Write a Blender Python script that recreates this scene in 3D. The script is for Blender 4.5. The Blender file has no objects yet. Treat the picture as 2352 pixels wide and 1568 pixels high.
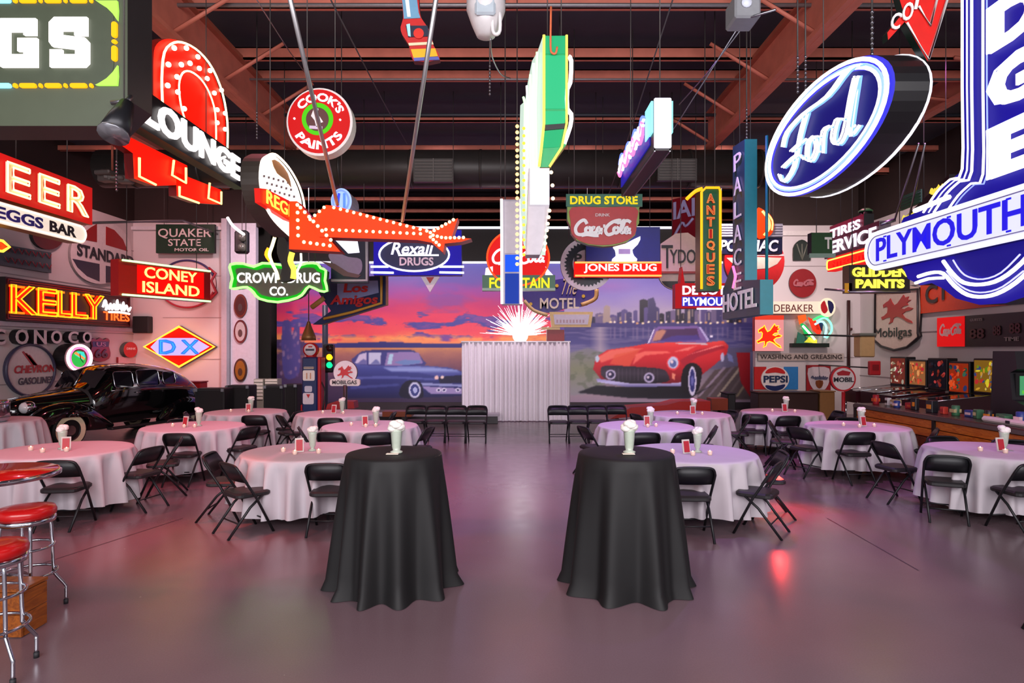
import bpy, math, random
import numpy as np
from mathutils import Vector, Matrix
random.seed(7)
R = math.radians
SC = bpy.context.scene
COL = SC.collection
# ---------------------------------------------------------------- camera, world, light, exposure
FP, CX, CY, CH = 1450.0, 1176.0, 803.0, 1.98          # focal length and vanishing point in pixels, eye height
cam = bpy.data.cameras.new('camera'); camo = bpy.data.objects.new('camera', cam); COL.objects.link(camo)
cam.sensor_width = 36; cam.lens = FP / 2352 * 36
camo.location = (0, 0, CH); camo.rotation_euler = (R(90), 0, 0)
cam.shift_y = (CY - 784) / 2352; cam.clip_start = .05; cam.clip_end = 200
SC.camera = camo
SC.view_settings.view_transform = 'Standard'; SC.view_settings.look = 'None'
SC.view_settings.exposure = 0.0; SC.view_settings.gamma = 1; SC.view_settings.use_curve_mapping = False
w = bpy.data.worlds.new('world'); SC.world = w; w.use_nodes = True
w.node_tree.nodes['Background'].inputs[0].default_value = (.82, .80, .88, 1)
w.node_tree.nodes['Background'].inputs[1].default_value = .95
SC.cycles.use_denoising = True
SC.cycles.max_bounces = 5; SC.cycles.diffuse_bounces = 3; SC.cycles.glossy_bounces = 3
SC.cycles.sample_clamp_indirect = 4
def lamp(name, typ, loc, to, power, color, size=.1, angle=110, sy=None):
    d = bpy.data.lights.new(name, typ); d.energy = power; d.color = color
    if typ == 'AREA':
        d.shape = 'RECTANGLE'; d.size = size; d.size_y = sy or size
    else: d.shadow_soft_size = size
    if typ == 'SPOT': d.spot_size = R(angle); d.spot_blend = .8
    o = bpy.data.objects.new(name, d); COL.objects.link(o); o.location = loc
    o.rotation_euler = (Vector(to) - Vector(loc)).to_track_quat('-Z', 'Y').to_euler()
    return o
lamp('front_fill', 'AREA', (0, -3.2, 4.6), (0, 12, 1.2), 1300, (1, .95, .97), 14, sy=4)  # added fill behind the camera, lights the hall from the front
for i, (x, y, e, c) in enumerate([
        (-6.5, 8.2, 210, (1, .14, .22)), (-6.0, 12.2, 170, (1, .16, .24)), (-2.6, 8.0, 170, (1, .20, .30)),
        (-2.4, 11.4, 150, (1, .32, .50)), (2.4, 8.4, 190, (.52, .26, 1)), (2.6, 11.6, 150, (.72, .34, 1)),
        (5.9, 8.6, 180, (.72, .18, .68)), (5.6, 11.8, 150, (1, .22, .40)), (0, 10.5, 130, (.75, .5, 1)), (-4.6, 5.4, 120, (1, .12, .08)), (0.2, 4.5, 70, (1, .45, .5)), (4.2, 5.6, 90, (.85, .4, .7))]):
    lamp('colour_fill_%d' % i, 'SPOT', (x, y, 6.35), (x, y + .1, 0), e * 2.9, c, .05, 84)  # added coloured spots overhead, stand in for sign light on the tables
for i, (x, y, e, c) in enumerate([(-4.9, 13, 330, (1, .80, .86)), (-1.7, 13, 150, (1, .86, .93)), (1.7, 13, 150, (1, .86, .93)), (5.0, 13, 310, (1, .86, .88)),
                                  (-8.9, 12.2, 150, (1, .5, .52)), (8.5, 12.2, 170, (1, .78, .76))]):
    lamp('wall_fill_%d' % i, 'SPOT', (x, y + 1.5, 6.6), (x * 1.12, 20.8, 2.2), e * 4.6, c, .35, 100)  # added spots, brighten the mural and the partitions beside it
lamp('floor_glow_red', 'SPOT', (3.35, 7.95, .66), (3.4, 7.6, 0), 60, (1, .05, .04), .05, 125)  # added low spot, makes the red patch on the floor
lamp('arch_glow', 'SPOT', (-3.7, 6.9, 4.0), (-3.4, 6.5, 0), 420, (1, .08, .04), .1, 34)  # added spot, throws the arch sign's red onto the floor
lamp('gold_glow', 'SPOT', (3.2, 6.0, 4.0), (3.3, 5.6, 0), 90, (1, .5, .1), .1, 22)  # added, like the rose spot below, for a small coloured floor patch
lamp('rose_glow', 'SPOT', (2.35, 5.0, 4.0), (2.35, 4.4, 0), 80, (1, .12, .15), .1, 22)
lamp('green_glow', 'SPOT', (3.9, 7.4, 4.0), (3.7, 6.9, 0), 60, (.3, 1, .5), .1, 20)
lamp('diamond_glow', 'SPOT', (-9.6, 16.2, 2.0), (-9.9, 19, 2.0), 130, (1, .10, .08), .2, 120)  # added spot, strengthens the diamond sign's red on its wall
lamp('car_glow', 'SPOT', (-7.5, 10.5, 5.6), (-9.6, 13.5, 1.2), 120, (1, .12, .1), .1, 70)  # added spot, puts red light on the black car
# ---------------------------------------------------------------- materials
def lin(h):
    h = h.lstrip('#'); v = [int(h[i:i + 2], 16) / 255 for i in (0, 2, 4)]
    return tuple(x / 12.92 if x <= .04045 else ((x + .055) / 1.055) ** 2.4 for x in v)
_M = {}
def mt(h, rough=.5, metal=0, em=0, grain=.12, scale=14, bump=0, coat=0, attr=False):
    """procedural material: base colour with a little noise in tone and roughness; em > 0 gives off light"""
    key = (h, rough, metal, em, grain, scale, bump, coat, attr)
    if key in _M: return _M[key]
    m = bpy.data.materials.new('m_' + h.strip('#')); m.use_nodes = True
    nt = m.node_tree; b = nt.nodes['Principled BSDF']; c = lin(h)
    b.inputs['Roughness'].default_value = rough; b.inputs['Metallic'].default_value = metal
    if coat: b.inputs['Coat Weight'].default_value = coat; b.inputs['Coat Roughness'].default_value = .05
    if em:
        b.inputs['Base Color'].default_value = (c[0] * .25, c[1] * .25, c[2] * .25, 1)
        b.inputs['Emission Color'].default_value = (*c, 1); b.inputs['Emission Strength'].default_value = em; b.inputs['Specular IOR Level'].default_value = .15
    else:
        tc = nt.nodes.new('ShaderNodeTexCoord'); n = nt.nodes.new('ShaderNodeTexNoise')
        n.inputs['Scale'].default_value = scale; n.inputs['Detail'].default_value = 3
        nt.links.new(tc.outputs['Object'], n.inputs['Vector'])
        mr = nt.nodes.new('ShaderNodeMapRange'); nt.links.new(n.outputs['Fac'], mr.inputs[0])
        mr.inputs[3].default_value = 1 - grain; mr.inputs[4].default_value = 1 + grain
        hv = nt.nodes.new('ShaderNodeHueSaturation'); hv.inputs['Color'].default_value = (*c, 1)
        if attr:
            a = nt.nodes.new('ShaderNodeAttribute'); a.attribute_name = 'paint'; nt.links.new(a.outputs['Color'], hv.inputs['Color'])
        nt.links.new(mr.outputs[0], hv.inputs['Value']); nt.links.new(hv.outputs[0], b.inputs['Base Color'])
        if bump:
            bp = nt.nodes.new('ShaderNodeBump'); bp.inputs['Strength'].default_value = bump; bp.inputs['Distance'].default_value = .01
            nt.links.new(n.outputs['Fac'], bp.inputs['Height']); nt.links.new(bp.outputs[0], b.inputs['Normal'])
    _M[key] = m
    return m
def neon(h, s=3.0): return mt(h, em=s)
def floor_mat():
    m = bpy.data.materials.new('polished_floor'); m.use_nodes = True; nt = m.node_tree; b = nt.nodes['Principled BSDF']
    tc = nt.nodes.new('ShaderNodeTexCoord')
    def noise(sc, det=4):
        n = nt.nodes.new('ShaderNodeTexNoise'); n.inputs['Scale'].default_value = sc; n.inputs['Detail'].default_value = det
        nt.links.new(tc.outputs['Object'], n.inputs['Vector']); return n
    n1, n2, n3 = noise(.45), noise(5), noise(90, 2)
    cr = nt.nodes.new('ShaderNodeValToRGB'); nt.links.new(n1.outputs['Fac'], cr.inputs[0])
    cr.color_ramp.elements[0].position = .3; cr.color_ramp.elements[0].color = (*lin('#6a565c'), 1)
    cr.color_ramp.elements[1].position = .7; cr.color_ramp.elements[1].color = (*lin('#7a656c'), 1)
    mx = nt.nodes.new('ShaderNodeMix'); mx.data_type = 'RGBA'; mx.blend_type = 'OVERLAY'; mx.inputs[0].default_value = .12
    nt.links.new(cr.outputs[0], mx.inputs[6]); nt.links.new(n3.outputs['Fac'], mx.inputs[7]); nt.links.new(mx.outputs[2], b.inputs['Base Color'])
    mr = nt.nodes.new('ShaderNodeMapRange'); nt.links.new(n2.outputs['Fac'], mr.inputs[0]); mr.inputs[3].default_value = .20; mr.inputs[4].default_value = .30
    nt.links.new(mr.outputs[0], b.inputs['Roughness']); b.inputs['Specular IOR Level'].default_value = .9
    bp = nt.nodes.new('ShaderNodeBump'); bp.inputs['Strength'].default_value = .05; bp.inputs['Distance'].default_value = .002
    nt.links.new(n2.outputs['Fac'], bp.inputs['Height']); nt.links.new(bp.outputs[0], b.inputs['Normal'])
    return m
def wood_mat(h1, h2, rough=.4, sc=3):
    k = (h1, h2, rough, sc)
    if k in _M: return _M[k]
    m = bpy.data.materials.new('wood'); m.use_nodes = True; nt = m.node_tree; b = nt.nodes['Principled BSDF']
    tc = nt.nodes.new('ShaderNodeTexCoord'); mp = nt.nodes.new('ShaderNodeMapping'); mp.inputs['Scale'].default_value = (sc * 4, sc * .6, sc * 4)
    n = nt.nodes.new('ShaderNodeTexNoise'); n.inputs['Scale'].default_value = 2.5; n.inputs['Detail'].default_value = 5; n.inputs['Distortion'].default_value = 1.2
    nt.links.new(tc.outputs['Object'], mp.inputs[0]); nt.links.new(mp.outputs[0], n.inputs['Vector'])
    cr = nt.nodes.new('ShaderNodeValToRGB'); cr.color_ramp.elements[0].position = .35; cr.color_ramp.elements[1].position = .68
    cr.color_ramp.elements[0].color = (*lin(h1), 1); cr.color_ramp.elements[1].color = (*lin(h2), 1)
    nt.links.new(n.outputs['Fac'], cr.inputs[0]); nt.links.new(cr.outputs[0], b.inputs['Base Color']); b.inputs['Roughness'].default_value = rough
    _M[k] = m; return m
CHROME = mt('#c8ccd4', .12, 1, grain=.02); STEEL = mt('#9a9aa0', .35, 1, grain=.1); BLACK = mt('#15151a', .38, grain=.1); BLK_SAT = mt('#0c0c0f', .3)
# ---------------------------------------------------------------- mesh building
class MB:
    def __init__(s): s.v = []; s.f = []; s.m = []; s.mats = []; s.smooth = []
    def _mi(s, mat):
        if mat not in s.mats: s.mats.append(mat)
        return s.mats.index(mat)
    def add(s, vs, fs, mat, sm=False):
        o = len(s.v); s.v += [tuple(p) for p in vs]; i = s._mi(mat)
        for f in fs: s.f.append([o + k for k in f]); s.m.append(i); s.smooth.append(sm)
    def box(s, c, d, mat, rot=0, tilt=0, bev=0):
        x, y, z = d[0] / 2, d[1] / 2, d[2] / 2
        M = Matrix.Translation(c) @ Matrix.Rotation(rot, 4, 'Z') @ Matrix.Rotation(tilt, 4, 'X')
        if bev:
            b = min(bev, x * .9, y * .9, z * .9); vs = []
            for sx in (-1, 1):
                for sy in (-1, 1):
                    for sz in (-1, 1): vs += [(sx * (x - b), sy * (y - b), sz * z), (sx * (x - b), sy * y, sz * (z - b)), (sx * x, sy * (y - b), sz * (z - b))]
            I = lambda a, b_, c_, k: (((a > 0) * 2 + (b_ > 0)) * 2 + (c_ > 0)) * 3 + k
            fs = []
            for q in (-1, 1):
                fs.append([I(-1, -1, q, 0), I(1, -1, q, 0), I(1, 1, q, 0), I(-1, 1, q, 0)][::q])
                fs.append([I(-1, q, -1, 1), I(1, q, -1, 1), I(1, q, 1, 1), I(-1, q, 1, 1)][::-q])
                fs.append([I(q, -1, -1, 2), I(q, 1, -1, 2), I(q, 1, 1, 2), I(q, -1, 1, 2)][::q])
            for a in (-1, 1):
                for b_ in (-1, 1):
                    fs.append([I(-1, a, b_, 0), I(1, a, b_, 0), I(1, a, b_, 1), I(-1, a, b_, 1)])
                    fs.append([I(a, -1, b_, 0), I(a, 1, b_, 0), I(a, 1, b_, 2), I(a, -1, b_, 2)])
                    fs.append([I(a, b_, -1, 1), I(a, b_, 1, 1), I(a, b_, 1, 2), I(a, b_, -1, 2)])
                    for c_ in (-1, 1): fs.append([I(a, b_, c_, 0), I(a, b_, c_, 1), I(a, b_, c_, 2)])
        else:
            vs = [(a, b, c_) for a in (-x, x) for b in (-y, y) for c_ in (-z, z)]
            fs = [(0, 1, 3, 2), (4, 6, 7, 5), (0, 4, 5, 1), (2, 3, 7, 6), (0, 2, 6, 4), (1, 5, 7, 3)]
        s.add([M @ Vector(p) for p in vs], fs, mat)
    def tube(s, pts, r, mat, n=8, closed=False, caps=True, taper=None):
        P = [Vector(p) for p in pts]; k = len(P)
        if k < 2: return
        o = []; up = None
        for i, p in enumerate(P):
            if closed: t = P[(i + 1) % k] - P[i - 1]
            else: t = P[min(i + 1, k - 1)] - P[max(i - 1, 0)]
            if t.length < 1e-9: t = Vector((0, 0, 1))
            t.normalize()
            if up is None: up = Vector((0, 0, 1)) if abs(t.z) < .9 else Vector((1, 0, 0))
            a = t.cross(up)
            if a.length < 1e-6: a = t.cross(Vector((1, .3, .1)))
            a.normalize(); b = a.cross(t).normalized(); up = b
            rr = r * (taper[i] if taper else 1)
            o += [p + (a * math.cos(q) + b * math.sin(q)) * rr for q in [2 * math.pi * j / n for j in range(n)]]
        fs = []
        for i in range(k if closed else k - 1):
            j = (i + 1) % k
            for q in range(n): fs.append((i * n + q, i * n + (q + 1) % n, j * n + (q + 1) % n, j * n + q))
        if caps and not closed: fs += [tuple(range(n))[::-1], tuple((k - 1) * n + q for q in range(n))]
        s.add(o, fs, mat, True)
    def lathe(s, prof, mat, c=(0, 0, 0), n=24, rf=None, sm=True, cap=True):
        vs = []; 
        for i, (r, z) in enumerate(prof):
            for j in range(n):
                t = 2 * math.pi * j / n; q = r * (rf(t, i) if rf else 1)
                vs.append((c[0] + q * math.cos(t), c[1] + q * math.sin(t), c[2] + z))
        fs = [(i * n + j, i * n + (j + 1) % n, (i + 1) * n + (j + 1) % n, (i + 1) * n + j) for i in range(len(prof) - 1) for j in range(n)]
        if cap: fs += [tuple(range(n))[::-1], tuple((len(prof) - 1) * n + j for j in range(n))]
        s.add(vs, fs, mat, sm)
    def ball(s, c, r, mat, n=8, m=5, sc=(1, 1, 1)):
        vs = [(c[0], c[1], c[2] + r * sc[2])]
        for i in range(1, m):
            a = math.pi * i / m
            vs += [(c[0] + r * sc[0] * math.sin(a) * math.cos(2 * math.pi * j / n), c[1] + r * sc[1] * math.sin(a) * math.sin(2 * math.pi * j / n), c[2] + r * sc[2] * math.cos(a)) for j in range(n)]
        vs.append((c[0], c[1], c[2] - r * sc[2])); L = len(vs) - 1
        fs = [(0, 1 + j, 1 + (j + 1) % n) for j in range(n)]
        for i in range(m - 2): fs += [(1 + i * n + j, 1 + (i + 1) * n + j, 1 + (i + 1) * n + (j + 1) % n, 1 + i * n + (j + 1) % n) for j in range(n)]
        fs += [(L, 1 + (m - 2) * n + (j + 1) % n, 1 + (m - 2) * n + j) for j in range(n)]
        s.add(vs, fs, mat, True)
    def prism(s, F, uv, d0, d1, mat, side=None):
        """outline uv (local plane coordinates) between offsets d0 (back) and d1 (front) from frame F"""
        n = len(uv)
        s.add([F.p(u, v, d1) for u, v in uv], [tuple(range(n))], mat)
        if d0 is not None and abs(d1 - d0) > 1e-6:
            s.add([F.p(u, v, d) for d in (d0, d1) for u, v in uv], [(i, (i + 1) % n, n + (i + 1) % n, n + i) for i in range(n)] + [tuple(range(n))[::-1]], side or mat)
    def mk(s, name, parent=None, label=None, cat=None, group=None, kind=None):
        me = bpy.data.meshes.new(name); o3 = Vector((0, 0, 0))
        if parent is None and s.v:
            a = np.array(s.v); o3 = Vector(((a[:, 0].min() + a[:, 0].max()) / 2, (a[:, 1].min() + a[:, 1].max()) / 2, a[:, 2].min()))
            s.v = [(p[0] - o3.x, p[1] - o3.y, p[2] - o3.z) for p in s.v]
        elif parent is not None:
            q = parent.get('_org')
            if q is not None: s.v = [(p[0] - q[0], p[1] - q[1], p[2] - q[2]) for p in s.v]
        me.from_pydata(s.v, [], s.f)
        for m in s.mats: me.materials.append(m)
        me.polygons.foreach_set('material_index', s.m); me.polygons.foreach_set('use_smooth', s.smooth); me.update()
        o = bpy.data.objects.new(name, me); COL.objects.link(o); o.location = o3
        if parent is not None:
            o.parent = parent
            if parent.get('_org') is not None: o['_org'] = parent['_org']
        else: o['_org'] = tuple(o3)
        tag(o, label, cat, group, kind)
        return o
def tag(o, label=None, cat=None, group=None, kind=None):
    for k, v in (('label', label), ('category', cat), ('group', group), ('kind', kind)):
        if v: o[k] = v
    return o
def thing(name, label, cat, loc=(0, 0, 0), rz=0, group=None):
    """an Empty at the thing's base; parts given in world coordinates are shifted into it (rz must then be 0)"""
    o = bpy.data.objects.new(name, None); COL.objects.link(o); o.location = loc; o.rotation_euler = (0, 0, rz); o.empty_display_size = .2
    if rz == 0: o['_org'] = tuple(loc)
    return tag(o, label, cat, group)
def local_thing(name, label, cat, loc, rz=0, group=None):
    """an Empty whose parts are written in its own coordinates"""
    o = bpy.data.objects.new(name, None); COL.objects.link(o); o.location = loc; o.rotation_euler = (0, 0, rz); o.empty_display_size = .2
    return tag(o, label, cat, group)
def dup(root, loc, rz, label=None, group=None):
    r = root.copy(); COL.objects.link(r); r.location = loc; r.rotation_euler = (0, 0, rz)
    if label: r['label'] = label
    if group: r['group'] = group
    for ch in list(root.children):
        c = ch.copy(); COL.objects.link(c); c.parent = r
        for g in ch.children:
            d = g.copy(); COL.objects.link(d); d.parent = c
    return r
# ---------------------------------------------------------------- reading positions from the photograph
def P(px, py, Y): return Vector(((px - CX) / FP * Y, Y, CH - (py - CY) / FP * Y))
class Fr:
    """an upright plane in the room: origin o, horizontal unit u (to the viewer's right), up z, normal n (to the viewer)"""
    def __init__(s, o, u):
        s.o = Vector(o); s.u = Vector((u[0], u[1], 0)).normalized(); s.n = Vector((s.u.y, -s.u.x, 0))
    def p(s, u, v, d=0): return s.o + s.u * u + Vector((0, 0, v)) + s.n * d
    def at(s, px, py):
        c = Vector((0, 0, CH)); r = Vector(((px - CX) / FP, 1, -(py - CY) / FP))
        q = c + r * ((s.o - c).dot(s.n) / r.dot(s.n)) - s.o
        return (q.dot(s.u), q.z)
    def pts(s, L): return [s.at(*q) for q in L]
def front(Y): return Fr((0, Y, 0), (1, 0))
def sideL(X): return Fr((X, 0, 0), (0, 1))      # plane on the left of the hall, seen from its right
def sideR(X): return Fr((X, 0, 0), (0, -1))
def quad(xl, tl, bl, xr, tr, br, H):
    Yl, Yr = H * FP / (bl - tl), H * FP / (br - tr)
    a, b = P(xl, bl, Yl), P(xr, br, Yr); return Fr((a.x, a.y, 0), (b.x - a.x, b.y - a.y))
def ell(cx, cy, rx, ry, n=32, a0=0, a1=360, rot=0):
    o = []; full = abs(a1 - a0) >= 360
    for i in range(n if full else n + 1):
        t = R(a0 + (a1 - a0) * i / n); x, y = rx * math.cos(t), ry * math.sin(t); c, s_ = math.cos(R(rot)), math.sin(R(rot))
        o.append((cx + x * c - y * s_, cy + x * s_ + y * c))
    return o
def rect(a, b, c, d): return [(a, b), (c, b), (c, d), (a, d)]
def rrect(a, b, c, d, r, n=4):
    a, c = min(a, c), max(a, c); b, d = min(b, d), max(b, d); o = []
    for x, y, t in ((c - r, d - r, 0), (a + r, d - r, 90), (a + r, b + r, 180), (c - r, b + r, 270)):
        o += [(x + r * math.cos(R(t + 90 * i / n)), y + r * math.sin(R(t + 90 * i / n))) for i in range(n + 1)]
    return o
def spl(pts, k=4, closed=False):
    """Catmull-Rom through the points"""
    n = len(pts); o = []
    for i in range(n if closed else n - 1):
        a, b, c, d = (pts[(i - 1) % n] if closed or i else pts[0]), pts[i], pts[(i + 1) % n], (pts[(i + 2) % n] if closed or i < n - 2 else pts[-1])
        for j in range(k):
            t = j / k
            o.append(tuple(.5 * (2 * b[q] + (c[q] - a[q]) * t + (2 * a[q] - 5 * b[q] + 4 * c[q] - d[q]) * t * t + (3 * b[q] - a[q] - 3 * c[q] + d[q]) * t ** 3) for q in range(len(b))))
    if not closed: o.append(pts[-1])
    return o
def ribbon(mb, F, pts, w, d0, d1, mat, taper=None):
    """flat painted stroke of width w along uv points"""
    n = len(pts); L = []; Rr = []
    for i in range(n):
        a, b = pts[max(i - 1, 0)], pts[min(i + 1, n - 1)]; dx, dy = b[0] - a[0], b[1] - a[1]; l = math.hypot(dx, dy) or 1
        q = w / 2 * (taper[i] if taper else 1); L.append((pts[i][0] - dy / l * q, pts[i][1] + dx / l * q)); Rr.append((pts[i][0] + dy / l * q, pts[i][1] - dx / l * q))
    for i in range(n - 1):
        mb.prism(F, [L[i], L[i + 1], Rr[i + 1], Rr[i]], None, d1 + i * .00012, mat)
    if d0 is not None:
        for S in (L, Rr): mb.add([F.p(u, v, d) for d in (d0, d1) for u, v in S], [(i, i + 1, n + i + 1, n + i) for i in range(n - 1)], mat)
# ---------------------------------------------------------------- lettering
_T = {}
def glyphs(s, bold=0, fill=True, res=3, sp=1.0):
    k = (s, bold, fill, res, sp)
    if k in _T: return _T[k]
    c = bpy.data.curves.new('t', 'FONT'); c.body = s; c.size = 1; c.offset = bold; c.resolution_u = res; c.space_character = sp
    c.fill_mode = 'FRONT' if fill else 'NONE'; o = bpy.data.objects.new('t', c); COL.objects.link(o)
    dg = bpy.context.evaluated_depsgraph_get(); me = bpy.data.meshes.new_from_object(o.evaluated_get(dg))
    V = [(v.co.x, v.co.y) for v in me.vertices]; Fc = [tuple(p.vertices) for p in me.polygons]; E = [tuple(e.vertices) for e in me.edges]
    bpy.data.objects.remove(o); bpy.data.curves.remove(c); bpy.data.meshes.remove(me)
    xs = [v[0] for v in V]; ys = [v[1] for v in V]
    _T[k] = (V, Fc, E, min(xs), min(ys), max(xs), max(ys)); return _T[k]
def fit(V, bb, box, ital=0, arc=None, stack=False):
    x0, y0, x1, y1 = bb; u0, v0, u1, v1 = box or (0, 0, 1, 1)
    def g(p):
        a, b = (p[0] - x0) / (x1 - x0), (p[1] - y0) / (y1 - y0)
        if arc:
            ax, ay, r, t0, t1, h = arc; t = R(t0 + (t1 - t0) * a)
            rr = r + (b * h if t1 < t0 else (1 - b) * h)
            return (ax + rr * math.cos(t), ay + rr * math.sin(t))
        return (u0 + (u1 - u0) * a + ital * (v1 - v0) * b, v0 + (v1 - v0) * b)
    return [g(p) for p in V]
def text(mb, s, F, box, mat, d=.004, th=.0, bold=.02, ital=0, arc=None, sp=1.0, res=3):
    """solid letters filling the local box (u0,v0,u1,v1), standing th proud of offset d"""
    V, Fc, E, x0, y0, x1, y1 = glyphs(s, bold, True, res, sp)
    Q = fit(V, (x0, y0, x1, y1), box, ital, arc)
    mb.add([F.p(u, v, d + th) for u, v in Q], Fc, mat)
    if th > 0:
        cnt = {}
        for f in Fc:
            for i in range(len(f)):
                e = (f[i], f[(i + 1) % len(f)]); k = tuple(sorted(e)); cnt[k] = None if k in cnt else e
        ed = [e for e in cnt.values() if e]; n = len(Q)
        mb.add([F.p(u, v, dd) for dd in (d, d + th) for u, v in Q], [(a, b, n + b, n + a) for a, b in ed], mat)
def tubes(mb, s, F, box, mat, r=.012, d=.03, bold=.0, ital=0, arc=None, sp=1.0, res=2):
    """outline of the letters as bent glass tube"""
    V, Fc, E, x0, y0, x1, y1 = glyphs(s, bold, False, res, sp)
    Q = fit(V, (x0, y0, x1, y1), box, ital, arc); nb = {}
    for a, b in E: nb.setdefault(a, []).append(b); nb.setdefault(b, []).append(a)
    seen = set()
    for st in nb:
        if st in seen: continue
        ch = [st]; seen.add(st); cur = st
        while True:
            nx = [q for q in nb[cur] if q not in seen]
            if not nx: break
            cur = nx[0]; seen.add(cur); ch.append(cur)
        if len(ch) > 2: mb.tube([F.p(*Q[i], d) for i in ch], r, mat, n=4, closed=len(nb[st]) > 1)
def tubeline(mb, F, pts, mat, r=.015, d=.04, closed=False, n=6): mb.tube([F.p(u, v, d) for u, v in pts], r, mat, n=n, closed=closed)
# ================================================================ the hall
XL, XR, YP, YQ, YM = -11.4, 10.7, 19.0, 19.4, 21.0
WALLW = mt('#cfc4c4', .7, grain=.05, scale=1.2); DARKW = mt('#2b1b18', .8, grain=.2, scale=2)
def st(name, mb): return mb.mk(name, kind='structure')
m = MB(); m.box((-.3, 13, -.1), (24.0, 36, .2), floor_mat()); floor = st('floor', m)
# saw-cut joints in the slab
for nm, a, b in (('floor_joint', (-6.2, 4.3), (1.2, 11.0)),):
    pass
m = MB(); JM = mt('#4a3f45', .6)
def joint(a, b, y=.003):
    a, b = Vector((*a, y)), Vector((*b, y)); t = (b - a).normalized(); s = Vector((-t.y, t.x, 0)) * .006
    m.add([a - s, b - s, b + s, a + s], [(0, 1, 2, 3)], JM)
joint((P(0, 1325, 2871 / 522).x, 2871 / 522), (P(420, 1190, 2871 / 387).x, 2871 / 387))
joint((P(1900, 1190, 2871 / 387).x, 2871 / 387), (P(2110, 1310, 2871 / 507).x, 2871 / 507))
m.mk('floor_joint', floor, kind='structure')
# left wall: white lower panels, dark siding above
m = MB(); m.box((XL - .1, 13, 2.9), (.2, 36, 5.8), WALLW); wl = st('wall_left', m)
m = MB(); m.box((XL - .12, 13, 6.7), (.2, 36, 1.8), DARKW); m.mk('upper_siding', wl)
m = MB()
for z in (1.2, 2.45, 3.7, 4.95): m.box((XL + .008, 8, z), (.016, 26, .018), mt('#9c8f90', .7))
m.mk('panel_seam', wl)
m = MB(); m.box((XR + .1, 13, 2.9), (.2, 36, 5.8), WALLW); wr = st('wall_right', m)
m = MB(); m.box((XR + .12, 13, 6.7), (.2, 36, 1.8), DARKW); m.mk('upper_siding', wr)
m = MB()
for z in (1.2, 2.45, 3.7, 4.95): m.box((XR - .008, 8, z), (.016, 26, .018), mt('#9c8f90', .7))
m.mk('panel_seam', wr)
# partitions beside the mural: panels with seams
xa = P(516, 0, YP).x; xb = P(582, 0, YP).x
m = MB(); m.box(((XL + xa) / 2, YP + .1, 2.9), (xa - XL, .2, 5.8), WALLW); wp = st('wall_partition_left', m)
m = MB(); m.box(((XL + xb) / 2, YP + .2, 6.6), (xb - XL + .6, .2, 1.8), DARKW); m.mk('upper_siding', wp)
for k, z in enumerate((.55, 1.7, 2.95, 4.2, 5.3)):
    m = MB(); m.box(((XL + xa) / 2 + .4, YP - .008, z), (xa - XL - 1.0, .016, .02), mt('#a89a9a', .7)); m.mk('panel_seam', wp)
m = MB(); m.box((xa + .05, YP - .05, 2.95), (.16, .22, 5.9), mt('#b9b4bd', .5)); st('trim_downpipe', m)
m = MB(); m.box(((xa + xb) / 2 + .1, YP + .15, 2.9), (xb - xa - .1, .2, 5.8), mt('#c9c6d2', .6)); st('wall_sign_pier', m)
xc, xd = P(1735, 0, YQ).x, XR
m = MB(); m.box(((xc + xd) / 2, YQ + .1, 2.9), (xd - xc, .2, 5.8), WALLW); wq = st('wall_partition_right', m)
m = MB(); m.box(((xc + xd) / 2, YQ + .2, 6.6), (xd - xc, .2, 1.8), DARKW); m.mk('upper_siding', wq)
for z in (1.75, 4.55): 
    m = MB(); m.box(((xc + xd) / 2, YQ - .008, z), (xd - xc, .016, .02), mt('#a89a9a', .7)); m.mk('panel_seam', wq)
m = MB(); m.box(((xc + xd) / 2, YQ - .03, 5.55), (xd - xc, .08, .14), mt('#d8cfcc', .5)); m.mk('cornice_rail', wq)
m = MB(); m.box(((XL + xa) / 2, YP - .05, 5.62), (xa - XL, .12, .10), mt('#cfc8cc', .5)); m.mk('cornice_rail', wp)
# dark doorway strip between pier and mural
xe = P(640, 0, YM).x
m = MB(); m.box(((xb + xe) / 2 - .5, YP + .9, 2.9), (xe - xb + 1.3, .1, 5.8), mt('#17140f', .9)); st('wall_dark_curtain', m)
# mural wall with black fascia and white rails, hall continuing dark behind
zt = CH - (603 - CY) / FP * YM; zu = CH - (523 - CY) / FP * YM
m = MB(); m.box((.2, YM + .12, zt / 2), (15.6, .2, zt), mt('#3a3040', .8)); wm = st('wall_mural', m)
m = MB(); m.box((.2, YM + .1, (zt + zu) / 2), (15.6, .16, zu - zt), mt('#14110f', .9)); m.mk('fascia', wm)
for z in (zt, zu):
    m = MB(); m.box((.2, YM - .02, z), (15.4, .08, .07), neon('#f4efff', 1.15)); m.mk('light_rail', wm)
m = MB(); m.box((.2, YM - .05, .12), (15.4, .1, .24), mt('#2a2028', .6)); st('baseboard_mural', m)
m = MB(); m.box((0, 31, 3.8), (24, .2, 7.6), DARKW); st('wall_far', m)
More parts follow.
